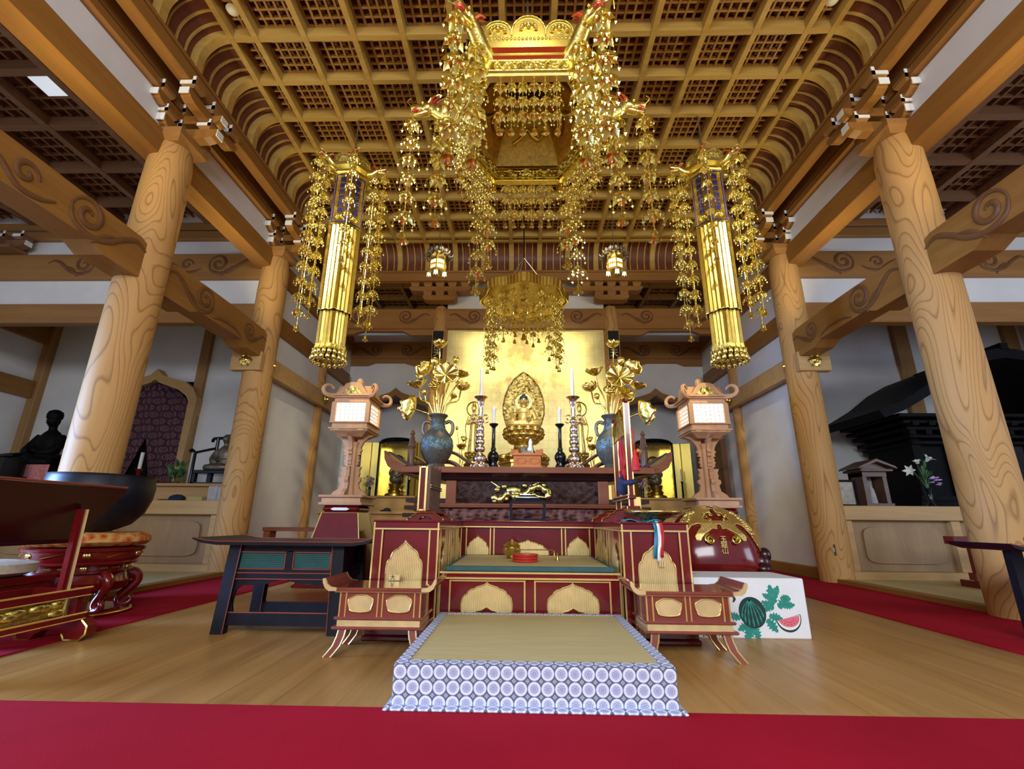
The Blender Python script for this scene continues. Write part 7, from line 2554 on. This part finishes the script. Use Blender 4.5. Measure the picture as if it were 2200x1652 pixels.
# ---- pair of gilded banner columns
for s in (-1, 1):
    cx, cy = s * 2.04, 4.45
    C2 = (cx, cy)
    lab = 'above the black table' if s < 0 else 'above the fish drum'
    t = thing('banner_column', (cx, cy, 2.2), 'long hexagonal gilded banner column with blue characters hanging ' + lab, 'hanging ornament')
    off = atan2(-cy, -cx) # a corner faces the aisle
    m = B()
    hex_ring(m, C2, [(0.19, 4.40), (0.20, 4.41), (0.20, 4.44), (0.25, 4.47), (0.26, 4.50), (0.10, 4.52), (0.10, 4.40)], off)
    m.lathe([(0.10, 4.5), (0.08, 4.62), (0.03, 4.68), (0, 4.68)], 12, (cx, cy, 0))
    m.build('crown_frame', 'gold', t)
    m = B()
    hex_ring(m, C2, [(0.185, 3.73), (0.185, 4.40), (0.16, 4.40), (0.16, 3.73)], off)
    tp = m.build('text_panel', 'gold', t)
    for k in range(6):
        a, b2 = Vector(hexpt(C2, .185, k, 0, off)), Vector(hexpt(C2, .185, k + 1, 0, off))
        mid = (a + b2) / 2
        nn = Vector((mid.x - cx, mid.y - cy, 0)).normalized()
        tx = (b2 - a).normalized()
        if nn.y > 0.4: continue
        m = B()
        hw = 0.078
        for u in (-hw, hw): m.tube([tuple(mid + tx * u + nn * .003 + Vector((0, 0, 3.76))), tuple(mid + tx * u + nn * .003 + Vector((0, 0, 4.375)))], 0.005, 4)
        for z in (3.76, 4.375): m.tube([tuple(mid - tx * hw + nn * .003 + Vector((0, 0, z))), tuple(mid + tx * hw + nn * .003 + Vector((0, 0, z)))], 0.005, 4)
        m.build('blue_border', 'blue_enamel', tp)
        rot = Matrix((( tx.x, 0, nn.x, 0), (tx.y, 0, nn.y, 0), (0, 1, 0, 0), (0, 0, 0, 1)))
        text_mesh('lettering', '南\n無\n阿\n弥\n陀\n佛', 0.072, 'blue_enamel', tp, Matrix.Translation(mid + nn * .004 + Vector((0, 0, 4.10))) @ rot, 0.003, 1.12)
        m = B()
        for i in range(5):
            aa = pi * i / 4
            q = mid + nn * .006 + tx * .032 * cos(aa) + Vector((0, 0, 3.81 + .02 * sin(aa)))
            m.ball(tuple(q), (0.014, 0.014, 0.012), 6, 4)
        m.build('lotus_relief', 'carved_gold', tp, 60)
    for z0, z1, r, nm in ((2.72, 3.72, 0.185, 'fluted_section'), (2.33, 2.745, 0.155, 'fluted_section')):
        n = 48
        rings = []
        for z, dr in ((z0, 0.0), (z0 + .004, 0.0), (z1, 0.0)):
            ring = []
            for j in range(n):
                a = 2 * pi * j / n
                aa = (a - off) % (pi / 3) - pi / 6
                R = r * cos(pi / 6) / cos(aa) + (0.008 if j % 2 else -0.004)
                zz = z - (0.012 if (z == z0 and j % 4 < 2) else 0)
                ring.append((cx + R * cos(a), cy + R * sin(a), zz))
            rings.append(ring)
        B().loft(rings, False, True).build(nm, 'gold', t, 20, 0.004)
    m = B()
    for k in range(18):
        a = 2 * pi * k / 18
        for r, z in ((0.150, 2.32), (0.165, 2.26)):
            c = (cx + r * cos(a + z), cy + r * sin(a + z), z)
            m.tube([(c[0], c[1], z + .06), c], 0.004, 4)
            m.lathe([(0.006, 0), (0.020, -.03), (0.024, -.06), (0.012, -.075), (0, -.08)], 6, c)
    m.build('bell_fringe', 'gold_filigree', t, 50)
    m = B()
    hex_ring(m, C2, [(0.15, 2.30), (0.165, 2.31), (0.165, 2.35), (0.15, 2.36)], off)
    m.build('fringe_band', 'carved_gold', t)
    for k in range(6):
        a, b2 = Vector(hexpt(C2, .24, k, 0, off)), Vector(hexpt(C2, .24, k + 1, 0, off))
        mid = (a + b2) / 2
        nn = Vector((mid.x - cx, mid.y - cy, 0)).normalized()
        tx = (b2 - a).normalized()
        o = [(u, w) for u, w in [(-.11, 0), (-.11, .05), (-.08, .085), (-.03, .105), (0, .115), (.03, .105), (.08, .085), (.11, .05), (.11, 0)]]
        v0 = [mid + tx * u + nn * (w * .3) + Vector((0, 0, 4.50 + w)) for u, w in o]
        m = B().loft([[tuple(p) for p in v0], [tuple(p - nn * .012) for p in v0]])
        for i in range(9):
            q = mid + tx * .075 * cos(pi * i / 8) + nn * .025 + Vector((0, 0, 4.52 + .05 * sin(pi * i / 8)))
            m.ball(tuple(q), 0.014, 6, 4)
        m.build('crown_panel', 'carved_gold', t, 40)
        az = pi / 3 * k + off
        cp = hexpt(C2, .22, k, 4.47, off)
        j1, j2 = dragon(t, cp, az, 0.13, 0.05, 0.75)
        if k == 0: hang(t, 7, 0.175, 0.062, tuple(j1), 1.0, 5)
        else:
            hang(t, 10, 0.18, 0.066, tuple(j1), 1.0, 6)
            if k in (1, 2, 4, 5): hang(t, 9, 0.185, 0.060, tuple(j2), 1.0, 7)
    m = B().tube([(cx, cy, 4.66), (cx, cy, 5.45)], 0.008, 6)
    m.build('suspension_chain', 'bronze_dark', t)

# ---- round canopy over the Buddha
C3 = (-0.03, 6.0)
t = thing('round_canopy', (C3[0], C3[1], 3.6), 'lobed round gilded canopy with pendant strands above the Buddha', 'canopy')
n = 160
m = B()
rings = []
for r, z in ((0.58, 3.64), (0.60, 3.63), (0.61, 3.755), (0.59, 3.76)):
    rings.append([(C3[0] + r * (1 + .045 * cos(8 * 2 * pi * j / n)) * cos(2 * pi * j / n) * (1 + (.008 if j % 2 else 0)), C3[1] + r * (1 + .045 * cos(8 * 2 * pi * j / n)) * sin(2 * pi * j / n) * (1 + (.008 if j % 2 else 0)), z) for j in range(n)])
rings.append(rings[0])
m.loft(rings, False, False)
m.build('fluted_rim', 'gold', t, 15)
m = B().lathe([(0.56, 3.65), (0.57, 3.67), (0.45, 3.72), (0.0, 3.74)], 64, (C3[0], C3[1], 0), 8, 0.045)
m.build('canopy_underside', 'old_gold', t, 40, 0.01)
m = B()
for k in range(3):
    a = 2 * pi * k / 3 + pi / 2 + .5
    m.tube([(C3[0] + .42 * cos(a), C3[1] + .42 * sin(a), 3.74), (C3[0], C3[1], 4.35)], 0.007, 5)
m.pieces('chain', 'bronze_dark', t)
m = B().tube([(C3[0], C3[1], 4.35), (C3[0], C3[1], 5.45)], 0.010, 6)
m.build('rod', 'black_satin', t)
for k in range(17):
    a = 2 * pi * k / 17
    front = sin(a) < -0.15
    c = abs(cos(a))
    nn = 2 if (front and c < .45) else (3 if c < .62 else (5 if c < .85 else 6))
    if not front: nn = max(2, nn - 1)
    hang(t, nn, 0.165, 0.068, (C3[0] + .50 * cos(a), C3[1] + .50 * sin(a), 3.64), 0.9, 8 + k % 2)
for k in range(7):
    a = 2 * pi * k / 7 + .2
    hang(t, 2 + (k % 2), 0.165, 0.072, (C3[0] + .30 * cos(a), C3[1] + .30 * sin(a), 3.66), 0.8, 8)
hang(t, 3, 0.165, 0.075, (C3[0], C3[1], 3.7), 1.2, 9)

# ---- pair of small hexagonal hanging lanterns
for s in (-1, 1):
    cx, cy = s * 1.29, 6.0
    C2 = (cx, cy)
    t = thing('hanging_lantern', (cx, cy, 4.05), 'small lit hexagonal gilt lantern hanging before the lattice frieze ' + ('toward the gong side' if s < 0 else 'toward the shrine side'), 'lantern')
    off = pi / 2
    m = B()
    hex_ring(m, C2, [(0.115, 4.08), (0.15, 4.10), (0.155, 4.12), (0.13, 4.125), (0.12, 4.15), (0.04, 4.15), (0.04, 4.08)], off)
    m.lathe([(0, 4.085), (0.12, 4.085), (0.12, 4.095), (0, 4.095)], 6, (cx, cy, 0))
    m.build('base_plate', 'old_gold', t)
    m = B()
    hex_ring(m, C2, [(0.112, 4.15), (0.112, 4.29), (0.108, 4.29), (0.108, 4.15)], off)
    m.build('lit_panes', 'lit_amber_paper', t)
    m = B()
    hex_ring(m, C2, [(0.112, 4.225), (0.114, 4.225), (0.114, 4.285), (0.112, 4.285)], off)
    m.build('white_panes', 'lit_paper', t)
    m = B()
    for k in range(6): m.tube([hexpt(C2, .12, k, 4.12, off), hexpt(C2, .12, k, 4.36, off)], 0.012, 6)
    hex_ring(m, C2, [(0.12, 4.28), (0.128, 4.285), (0.128, 4.36), (0.15, 4.38), (0.15, 4.40), (0.05, 4.42), (0.05, 4.28)], off)
    for k in range(6):
        a, b2 = Vector(hexpt(C2, .115, k, 0, off)), Vector(hexpt(C2, .115, k + 1, 0, off))
        for u in (.25, .5, .75):
            p = a + (b2 - a) * u
            m.octa((p.x * 1 + (p.x - cx) * .03, p.y + (p.y - cy) * .03, 4.22), 0.02, 0.028)
    m.build('openwork_body', 'old_gold', t, 50)
    m = B()
    for row, (rr2, z, ln) in enumerate(((0.10, 4.40, 0.10), (0.06, 4.42, 0.08))):
        for k in range(12 - 4 * row):
            a = 2 * pi * (k + .5 * row) / (12 - 4 * row)
            m.ball((cx + (rr2 + .05) * cos(a), cy + (rr2 + .05) * sin(a), z + .03), (0.026, 0.026, 0.045), 8, 6)
            if row == 0: m.tube(smooth_path([(cx + .12 * cos(a), cy + .12 * sin(a), 4.39), (cx + .19 * cos(a), cy + .19 * sin(a), 4.36), (cx + .22 * cos(a), cy + .22 * sin(a), 4.41)], 3), [0.022] * 3 + [0.016, 0.012, 0.008, 0.004], 6)
    m.lathe([(0.07, 4.40), (0.06, 4.46), (0.02, 4.49), (0, 4.49)], 12, (cx, cy, 0))
    m.build('lotus_roof', 'bronze_dark', t, 60)
    for k in range(6):
        p = hexpt(C2, .13, k, 4.09, off)
        if p[1] > cy + .05: continue
        m = B().prism([(p[0] - .028, 4.085), (p[0] + .028, 4.085), (p[0] + .032, 4.01), (p[0] + .012, 4.03), (p[0], 4.0), (p[0] - .012, 4.03), (p[0] - .032, 4.01)], 'xz', p[1] - .003, p[1] + .003)
        m.build('white_tag', 'white_paint', t)
    m = B().tube([(cx, cy, 4.48), (cx, cy, 5.45)], 0.006, 5)
    m.build('chain', 'bronze_dark', t)
# ================================================================ things on the side altars
DZ = 0.855
# gong side: stepped shelf with small things
t = thing('step_shelf', (-4.35, 6.5, DZ), 'pale wooden step shelf on the side altar behind the bowl gong', 'shelf')
m = B()
m.box(-5.2, -3.85, 6.25, 7.0, 1.06, 1.095, 0.004)
m.box(-5.12, -3.9, 6.32, 6.34, DZ + .002, 1.06)
for x in (-5.15, -4.0): m.box(x - .04, x + .04, 6.3, 6.98, DZ + .002, 1.06)
m.build('shelf_body', 'dais_wood', t)
t = thing('beret', (-4.6, 6.0, DZ), 'black cloth cap lying before the step shelf', 'cap')
m = B().ball((-4.50, 6.05, DZ + .03), (0.10, 0.09, 0.055), 14, 6)
m.ball((-4.62, 6.0, DZ + .012), (0.09, 0.06, 0.010), 12, 5)
m.build('felt', 'navy_cord', t, 60)
t = thing('paper_box', (-4.15, 6.05, DZ), 'small pale yellow paper box beside the black cap', 'box')
B().box(-4.32, -4.13, 5.98, 6.10, DZ + .001, DZ + .055, 0.003).build('box_body', 'tatami_straw', t)
t = thing('cloth_bundle', (-3.95, 6.1, DZ), 'grey purple wrapped box beside the slim yellow box', 'bundle')
m = B().box(-4.10, -3.86, 6.02, 6.2, DZ + .001, DZ + .19, 0.01)
m.box(-3.99, -3.97, 6.01, 6.21, DZ + .001, DZ + .195)
m.build('wrapped_box', 'pale_grey_cloth', t)


def seat_frame(t, cx, cy, z0, w, d, hs, hb, mat='black_lacquer'):
    m = B()
    for i in (-1, 1):
        m.tube([(cx + i * w, cy - d, z0), (cx + i * w, cy - d, z0 + hs + .25), (cx + i * (w + .03), cy - d - .04, z0 + hs + .28), (cx + i * (w + .02), cy - d - .08, z0 + hs + .26), (cx + i * w, cy - d - .07, z0 + hs + .23)], 0.022, 7)
        m.tube(smooth_path([(cx + i * w, cy - d, z0 + hs + .24), (cx + i * w, cy, z0 + hs + .30), (cx + i * w * .95, cy + d, z0 + hs + .36)], 4), 0.020, 7)
        m.tube([(cx + i * w * .9, cy + d, z0), (cx + i * w * .9, cy + d, z0 + hb)], 0.024, 7)
    m.tube(smooth_path([(cx - w * 1.15, cy + d - .02, z0 + hb - .06), (cx - w * 1.1, cy + d, z0 + hb - .01), (cx - w * .6, cy + d, z0 + hb), (cx, cy + d, z0 + hb + .05), (cx + w * .6, cy + d, z0 + hb), (cx + w * 1.1, cy + d, z0 + hb - .01), (cx + w * 1.15, cy + d - .02, z0 + hb - .06)], 4), 0.024, 7)
    m.build('arm_rails', mat, t, 60)
    m = B().box(cx - w, cx + w, cy - d, cy + d, z0 + hs - .05, z0 + hs, 0.008)
    for i in (-1, 1):
        for j in (-1, 1):
            m.box(cx + i * w * .9 - .03, cx + i * w * .9 + .03, cy + j * d * .85 - .03, cy + j * d * .85 + .03, z0, z0 + hs - .05)
    m.box(cx - w, cx + w, cy - d, cy + d, z0, z0 + .03)
    m.build('seat', mat, t)


def seated_figure(name, label, cx, cy, z0, s, robe, skin, hat=None):
    t = thing(name, (cx, cy, z0), label, 'statue')
    m = B()
    P = lambda x, y, z: (cx + x * s, cy + y * s, z0 + z * s)
    m.ball(P(0, 0, .12), (0.30 * s, 0.22 * s, 0.14 * s), 16, 8)
    m.ball(P(0, .04, .36), (0.19 * s, 0.14 * s, 0.26 * s), 16, 10)
    for i in (-1, 1):
        m.tube(smooth_path([P(i * .15, .04, .50), P(i * .22, -.01, .36), P(i * .19, -.12, .24), P(i * .05, -.19, .23)], 4), [0.075 * s, .075 * s, .075 * s, .07 * s, .07 * s, .07 * s, .065 * s, .065 * s, .06 * s, .055 * s, .05 * s, .045 * s, .04 * s], 10)
        m.tube(smooth_path([P(i * .12, -.05, .09), P(i * .30, -.12, .08), P(i * .12, -.24, .07), P(0, -.22, .07)], 4), 0.075 * s, 10)
    m.tube([P(0, .03, .55), P(0, .02, .68)], 0.055 * s, 10)
    m.ball(P(0, 0, .76), (0.085 * s, 0.095 * s, 0.115 * s), 14, 10)
    m.ball(P(0, -.095, .75), (0.016 * s, 0.02 * s, 0.026 * s), 8, 5)
    for i in (-1, 1): m.ball(P(i * .088, .01, .75), (0.014 * s, 0.025 * s, 0.038 * s), 8, 5)
    f = m.build('figure', robe, t, 60)
    remesh(f, 0.014, 4)
    m = B()
    for i in (-1, 1): hand(m, P(i * .035, -.215, .25), (i * .3, -1, 0), (-i * .4, -.4, .3), s * 1.5, 0.4)
    m.build('folded_hands', skin, f, 60)
    m = B()
    for i in (-1, 1): m.tube([P(i * .018, -.092, .785), P(i * .036, -.09, .788), P(i * .052, -.08, .782)], 0.005 * s, 5)
    m.tube([P(-.024, -.092, .705), P(0, -.096, .702), P(.024, -.092, .705)], 0.005 * s, 5)
    m.build('face_lines', 'black_wood', f, 50)
    if hat:
        m = B().lathe([(0.10 * s, 0.79 * s), (0.105 * s, 0.85 * s), (0.09 * s, 0.90 * s), (0.04 * s, 0.93 * s), (0, 0.935 * s)], 16, (cx, cy, z0))
        m.build('hood', hat, f, 50)
    return t


t = thing('abbot_chair', (-4.42, 6.75, 1.095), 'black carved armchair on the step shelf beside the sutra table pillar', 'chair')
seat_frame(t, -4.42, 6.68, 1.097, 0.27, 0.20, 0.20, 0.72)
seated_figure('seated_statue', 'dark seated priest statue with a pale collar on the black armchair', -4.40, 6.68, 1.297, 0.62, 'bronze_dark', 'bronze_dark')
# candle, vase and tray before the curtain
t = thing('candle_stand', (-5.75, 6.9, DZ), 'white candle on a dark stand before the purple curtain', 'candlestick')
B().lathe([(0, DZ + .001), (0.08, DZ + .001), (0.03, DZ + .05), (0.025, DZ + .45), (0.06, DZ + .50), (0, DZ + .49)], 14, (-5.88, 7.0, 0)).build('stand', 'red_lacquer', t, 40)
B().cyl((-5.88, 7.0, DZ + .491), 0.025, 0.26, 12).build('wax', 'white_wax', t, 40)
t = thing('flower_vase', (-5.5, 7.0, DZ), 'dark vase of green leaves before the purple curtain', 'vase')
B().lathe([(0, DZ + .001), (0.08, DZ + .001), (0.07, DZ + .03), (0.04, DZ + .06), (0.035, DZ + .26), (0.06, DZ + .32), (0, DZ + .30)], 14, (-5.28, 7.0, 0)).build('vessel', 'bronze_dark', t, 40)
m = B()
rr = random.Random(4)
for k in range(26):
    k0 = len(m.v)
    m.ball((0, 0, 0.05), (0.035, 0.006, 0.06), 6, 4)
    orient(m, k0, (rr.uniform(-.6, .6), rr.uniform(-.6, .4), 1), (-5.28 + rr.uniform(-.09, .09), 7.0 + rr.uniform(-.06, .06), DZ + .34 + rr.uniform(0, .22)))
for k in range(6): m.tube([(-5.28, 7.0, DZ + .3), (-5.28 + rr.uniform(-.08, .08), 7.0, DZ + .5)], 0.005, 5)
m.build('leaves', 'leaf_green', t, 60)
t = thing('black_tray', (-5.5, 6.7, DZ), 'flat black tray under the curtain candle', 'tray')
m = B().box(-5.72, -4.98, 6.55, 6.85, DZ + .001, DZ + .035, 0.006)
m.build('tray', 'black_lacquer', t)
t = thing('white_dish', (-5.6, 6.7, DZ), 'tiny white dish on the flat black tray', 'dish')
B().lathe([(0, DZ + .036), (0.03, DZ + .036), (0.06, DZ + .075), (0.055, DZ + .075), (0, DZ + .045)], 16, (-5.62, 6.7, 0)).build('dish', 'white_paint', t, 40)
# hooded statue with a pink cloth, low table with offerings
t = thing('statue_seat', (-8.0, 6.9, DZ), 'black draped throne under the hooded statue beyond the gong pillar', 'seat')
m = B().box(-7.95, -6.95, 6.65, 7.45, DZ + .001, 1.36, 0.02)
m.build('seat', 'black_wood', t)
m = B()
for i in (-1, 1): m.tube(smooth_path([(-7.45 + i * .5, 6.62, 1.44), (-7.45 + i * .46, 7.0, 1.55), (-7.45 + i * .44, 7.4, 1.62)], 4), 0.04, 7)
m.pieces('arm_rail', 'black_wood', t, 60)
seated_figure('hooded_statue', 'black hooded seated statue against the white wall beyond the gong pillar', -7.45, 7.02, 1.362, 0.98, 'black_wood', 'black_wood', 'black_wood')
t = thing('pink_cloth', (-7.2, 6.6, 1.0), 'pink floral cloth hanging over the front of the black throne', 'cloth')
m = B().grid(14, 8, lambda u, v: (-7.33 + .42 * u, 6.63 - .012 * sin(u * 14) * v, 1.375 - .27 * v + (.02 * sin(u * 9) if v > .9 else 0)))
m.build('cloth', 'pink_cloth', t, 60, 0.01)
t = thing('offering_table', (-7.6, 6.2, DZ), 'black railed offering table at the frame edge beyond the book stand', 'table')
m = B()
m.box(-8.3, -7.05, 6.15, 6.5, 1.14, 1.18)
for x in (-8.25, -7.7, -7.12): m.box(x - .03, x + .03, 6.17, 6.48, DZ + .001, 1.42)
m.tube([(-8.3, 6.2, 1.44), (-7.9, 6.2, 1.42), (-7.5, 6.2, 1.42), (-7.05, 6.2, 1.46)], 0.025, 7)
m.build('railed_table', 'black_lacquer', t, 60)
for k, (x, mt, r, lab) in enumerate(((-8.02, 'old_gold', .05, 'small round brass offering cup on the black railed table'), (-7.55, 'vermilion', .06, 'small red lacquer offering bowl on the black railed table'), (-7.82, 'pink_cloth', .06, 'small pink rice cake on the black railed table'))):
    t = thing('offering_cup', (x, 6.3, 1.18), lab, 'cup')
    B().lathe([(0, 1.182), (r * .6, 1.182), (r * .5, 1.20), (r, 1.25), (r * .95, 1.27), (0, 1.262)], 16, (x, 6.28, 0)).build('cup', mt, t, 40)

# shrine side: great black shrine
t = thing('black_shrine', (6.55, 6.9, DZ), 'great black lacquer shrine with a sweeping gabled roof on the side altar', 'shrine')
cx, cy, yf, yb = 6.55, 6.95, 6.55, 7.55
m = B()
m.box(cx - 1.30, cx + 1.30, yf - .1, yb, DZ + .001, 0.95, 0.01)
m.box(cx - 1.2, cx + 1.2, yf, yb, 0.95, 1.02)
for x in (-1.08, -.55, .55, 1.08): m.box(cx + x - .06, cx + x + .06, yf + .04, yf + .16, 1.02, 2.15)
m.box(cx - 1.1, cx + 1.1, yf + .14, yb - .05, 1.02, 2.15)
m.build('cabinet', 'black_wood', t)
m = B()
for k, (h, z) in enumerate(((1.15, 1.72), (1.22, 1.80), (1.28, 1.90), (1.36, 1.98), (1.45, 2.06))):
    m.box(cx - h, cx + h, yf - .06 * k, yb, z, z + .05, 0.008)
for k in range(12):
    for q in range(2): m.box(cx - 1.25 + k * .22, cx - 1.17 + k * .22, yf - .12 - .08 * q, yf, 1.84 + .11 * q, 1.90 + .11 * q)
m.build('eave_brackets', 'black_wood', t)
m = B()
prof = [(-1.86, 2.10), (-1.55, 2.22), (-1.20, 2.42), (-0.85, 2.68), (-0.52, 2.86), (-0.22, 2.95), (0, 2.99)]
prof = prof + [(-a, z) for a, z in prof[-2::-1]]
under = [(a * 0.97, z - 0.10 - 0.05 * (1 - abs(a) / 1.9)) for a, z in prof]
m.prism([(cx + a, z) for a, z in prof] + [(cx + a, z) for a, z in under[::-1]], 'xz', yf - .45, yb + .05)
m.box(cx - .05, cx + .05, yf - .47, yb, 2.96, 3.05)
m.build('curved_roof', 'black_wood', t, 40)
m = B()
for i in (-1, 1): m.box(cx + i * .02, cx + i * .52, yf + .10, yf + .135, 1.04, 1.72)
m.build('doors', 'black_lacquer', t)
t = thing('gilt_lotus_lamp', (5.75, 6.2, DZ), 'gilt lotus ornament with a white candle before the black shrine', 'altar ornament')
x, y = 5.66, 6.05
B().lathe([(0, DZ + .001), (0.08, DZ + .001), (0.03, DZ + .05), (0.02, DZ + .7), (0.04, DZ + .72), (0, DZ + .72)], 12, (x + .05, y, 0)).build('stand', 'black_lacquer', t, 40)
B().cyl((x + .05, y, DZ + .721), 0.022, 0.24, 10).build('candle', 'white_wax', t, 40)
m = B().tube(smooth_path([(x + .05, y - .04, DZ + .90), (x + .02, y - .05, DZ + 1.1), (x - .02, y - .05, DZ + 1.25), (x - .06, y - .05, DZ + 1.30)], 4), 0.007, 6)
for q, (dx, dz) in enumerate(((.0, 1.0), (.04, 1.08), (-.01, 1.12))):
    k0 = len(m.v)
    lotus_bud(m, 0.55)
    orient(m, k0, (dx * 8, -.4, 1), (x + dx, y - .05, DZ + dz - .08))
m.build('gilt_sprig', 'gold', t, 60)
t = thing('small_shrine', (4.42, 6.15, DZ), 'small weathered wooden shrine with gabled roof beside the black shrine', 'shrine')
cx, y0 = 4.42, 6.05
m = B()
m.box(cx - .17, cx + .17, y0, y0 + .3, DZ + .001, DZ + .04)
for i in (-1, 1): m.box(cx + i * .15, cx + i * .10, y0 + .02, y0 + .28, DZ + .04, DZ + .42)
m.box(cx - .15, cx + .15, y0 + .24, y0 + .28, DZ + .04, DZ + .42)
m.box(cx - .15, cx + .15, y0 + .01, y0 + .28, DZ + .37, DZ + .43)
m.box(cx - .2, cx + .2, y0 - .05, y0 + .3, DZ + .43, DZ + .46, 0.006)
m.prism([(cx - .24, DZ + .46), (cx - .22, DZ + .49), (cx, DZ + .585), (cx + .22, DZ + .49), (cx + .24, DZ + .46), (cx, DZ + .55)], 'xz', y0 - .08, y0 + .32)
m.prism([(cx - .18, DZ + .46), (cx, DZ + .555), (cx + .18, DZ + .46)], 'xz', y0 + .0, y0 + .28)
m.build('shrine_house', 'brown_rail_wood', t)
m = B().box(cx - .085, cx + .085, y0 + .20, y0 + .23, DZ + .045, DZ + .37)
m.build('grey_tablet', 'pale_grey_cloth', t)
m = B().lathe([(0, DZ + .041), (0.05, DZ + .041), (0.04, DZ + .15), (0.03, DZ + .22), (0, DZ + .27)], 12, (cx, y0 + .12, 0))
m.build('pale_figure', 'pale_grey_cloth', t, 50)
t = thing('dark_picture', (4.08, 6.15, DZ), 'dark framed picture standing between the pillar and the small shrine', 'picture frame')
m = B().frame([(3.96, DZ + .002), (3.96, DZ + .33), (4.20, DZ + .33), (4.20, DZ + .002)], [(3.985, DZ + .027), (3.985, DZ + .305), (4.175, DZ + .305), (4.175, DZ + .027)], 'xz', 6.10, 6.14)
m.build('frame', 'black_wood', t)
B().box(3.98, 4.18, 6.12, 6.135, DZ + .022, DZ + .31).build('picture', 'bronze_dark', t)
t = thing('lily_vase', (4.98, 5.98, DZ), 'dark slim vase with a white lily and mauve blossoms before the black shrine', 'vase')
vx, vy = 4.98, 5.98
B().lathe([(0, DZ + .001), (0.05, DZ + .001), (0.045, DZ + .02), (0.025, DZ + .05), (0.03, DZ + .18), (0.042, DZ + .22), (0, DZ + .21)], 14, (vx, vy, 0)).build('vessel', 'black_lacquer', t, 40)
m = B()
for p in ((-.06, .50), (-.13, .42), (.02, .56), (.04, .33), (-.02, .45)):
    m.tube(smooth_path([(vx, vy, DZ + .2), (vx + p[0] * .4, vy, DZ + .2 + (p[1] - .2) * .5), (vx + p[0], vy, DZ + p[1])], 4), 0.005, 5)
rr = random.Random(2)
for k in range(9):
    k0 = len(m.v)
    m.ball((0, 0, 0.06), (0.016, 0.004, 0.07), 6, 4)
    orient(m, k0, (rr.uniform(-1, 1), -.3, rr.uniform(.1, 1)), (vx + rr.uniform(-.08, .05), vy, DZ + .30 + rr.uniform(0, .15)))
m.build('stems', 'leaf_green', t, 60)
for dx, dz, d in ((.045, .55, (.35, -.5, .7)), (-.15, .43, (-1, -.5, .1)), (-.06, .52, (-.4, -.3, 1))):
    m = B()
    for k in range(6): petal(m, (0, 0, 0), 2 * pi * k / 6, 0.11 if dx > 0 or dz < .5 else .07, 0.045, 1.15, -0.9, 5, 6, 0.5)
    orient(m, 0, d, (vx + dx, vy - .01, DZ + dz))
    m.build('lily_blossom', 'petal_white', t, 60)
m = B()
for k in range(14):
    k0 = len(m.v)
    m.ball((0, 0, 0.02), (0.022, 0.012, 0.028), 6, 4)
    orient(m, k0, (rr.uniform(-1, 1), -1, rr.uniform(-.3, .6)), (vx + .05 + rr.uniform(-.06, .07), vy - .03, DZ + .29 + rr.uniform(-.03, .06)))
m.build('mauve_blossoms', 'petal_mauve', t, 60)
# dark red frame stool and black desk edge by the shrine side pillar
t = thing('red_rack', (4.9, 4.6, 0.045), 'dark red wooden rack standing before the side altar panel', 'rack')
m = B()
for x in (4.52, 4.9):
    m.box(x - .055, x + .055, 5.0, 5.08, 0.046, 0.48)
    m.box(x - .06, x + .06, 4.84, 5.24, 0.046, 0.11)
m.box(4.27, 5.0, 4.98, 5.10, 0.46, 0.535, 0.004)
m.box(4.42, 4.9, 5.0, 5.08, 0.12, 0.19)
m.build('rack', 'red_lacquer', t)
t = thing('black_desk', (3.35, 2.9, 0), 'black lacquer desk with red edging at the frame edge by the shrine side pillar', 'desk')
m = B()
m.prism([(2.610, 0.552), (2.625, 0.545), (2.700, 0.530), (3.540, 0.530), (3.540, 0.510), (2.700, 0.510), (2.630, 0.53)], 'xz', 2.72, 3.12)
m.build('top_board', 'black_satin', t, 40)
m = B().tube([(2.610, 2.719, 0.552), (2.700, 2.719, 0.531), (3.540, 2.719, 0.531)], 0.0035, 5)
m.build('red_edge', 'red_brown_lacquer', t)
for x, y in ((2.94, 2.78), (2.94, 3.06), (3.440, 2.78), (3.440, 3.06)):
    m = B().loft([[(x + d + i * .035, y + j * .025, z) for i, j in ((-1, -1), (1, -1), (1, 1), (-1, 1))] for z, d in ((0.0075, 0.0), (0.51, 0.0))])
    m.build('leg', 'black_satin', t)
t = thing('desk_tassel', (3.2, 2.71, 0.53), 'knotted red tassel on the black desk at the frame edge', 'tassel')
m = B()
for k in range(7):
    m.tube(smooth_path([(2.760, 2.76, 0.57), (2.790 + .012 * k, 2.73 - .006 * k, 0.555), (2.820 + .014 * k, 2.71, 0.53 - .006 * k), (2.855 + .012 * k, 2.705, 0.485 - .012 * k)], 3), 0.006, 5)
m.ball((2.745, 2.76, 0.572), (0.014, 0.014, 0.02), 8, 5)
m.build('tassel', 'red_cord', t, 60)
# slim bench behind the lantern at the black table side
t = thing('brown_bench', (-2.5, 6.1, 0), 'long dark brown rail bench behind the black table lantern', 'bench')
m = B()
m.box(-3.3, -2.1, 6.0, 6.2, 0.50, 0.545, 0.004)
for x in (-3.25, -2.15): m.box(x - .04, x + .04, 6.02, 6.18, 0.008, 0.50)
m.build('bench', 'altar_wood', t)
# dark slatted doorway beyond the fish drum lantern
m = B()
m.box(3.44, 3.53, 8.2, 8.95, 0.13, 2.45)
for k in range(7): m.box(3.425, 3.445, 8.2, 8.95, 0.35 + .3 * k, 0.38 + .3 * k)
struct(m, 'door_1', 'brown_rail_wood', 'dark slatted door in the side wall beyond the fish drum lantern', 'door')
for o in list(bpy.data.objects):
    if 'o_' in o: del o['o_']
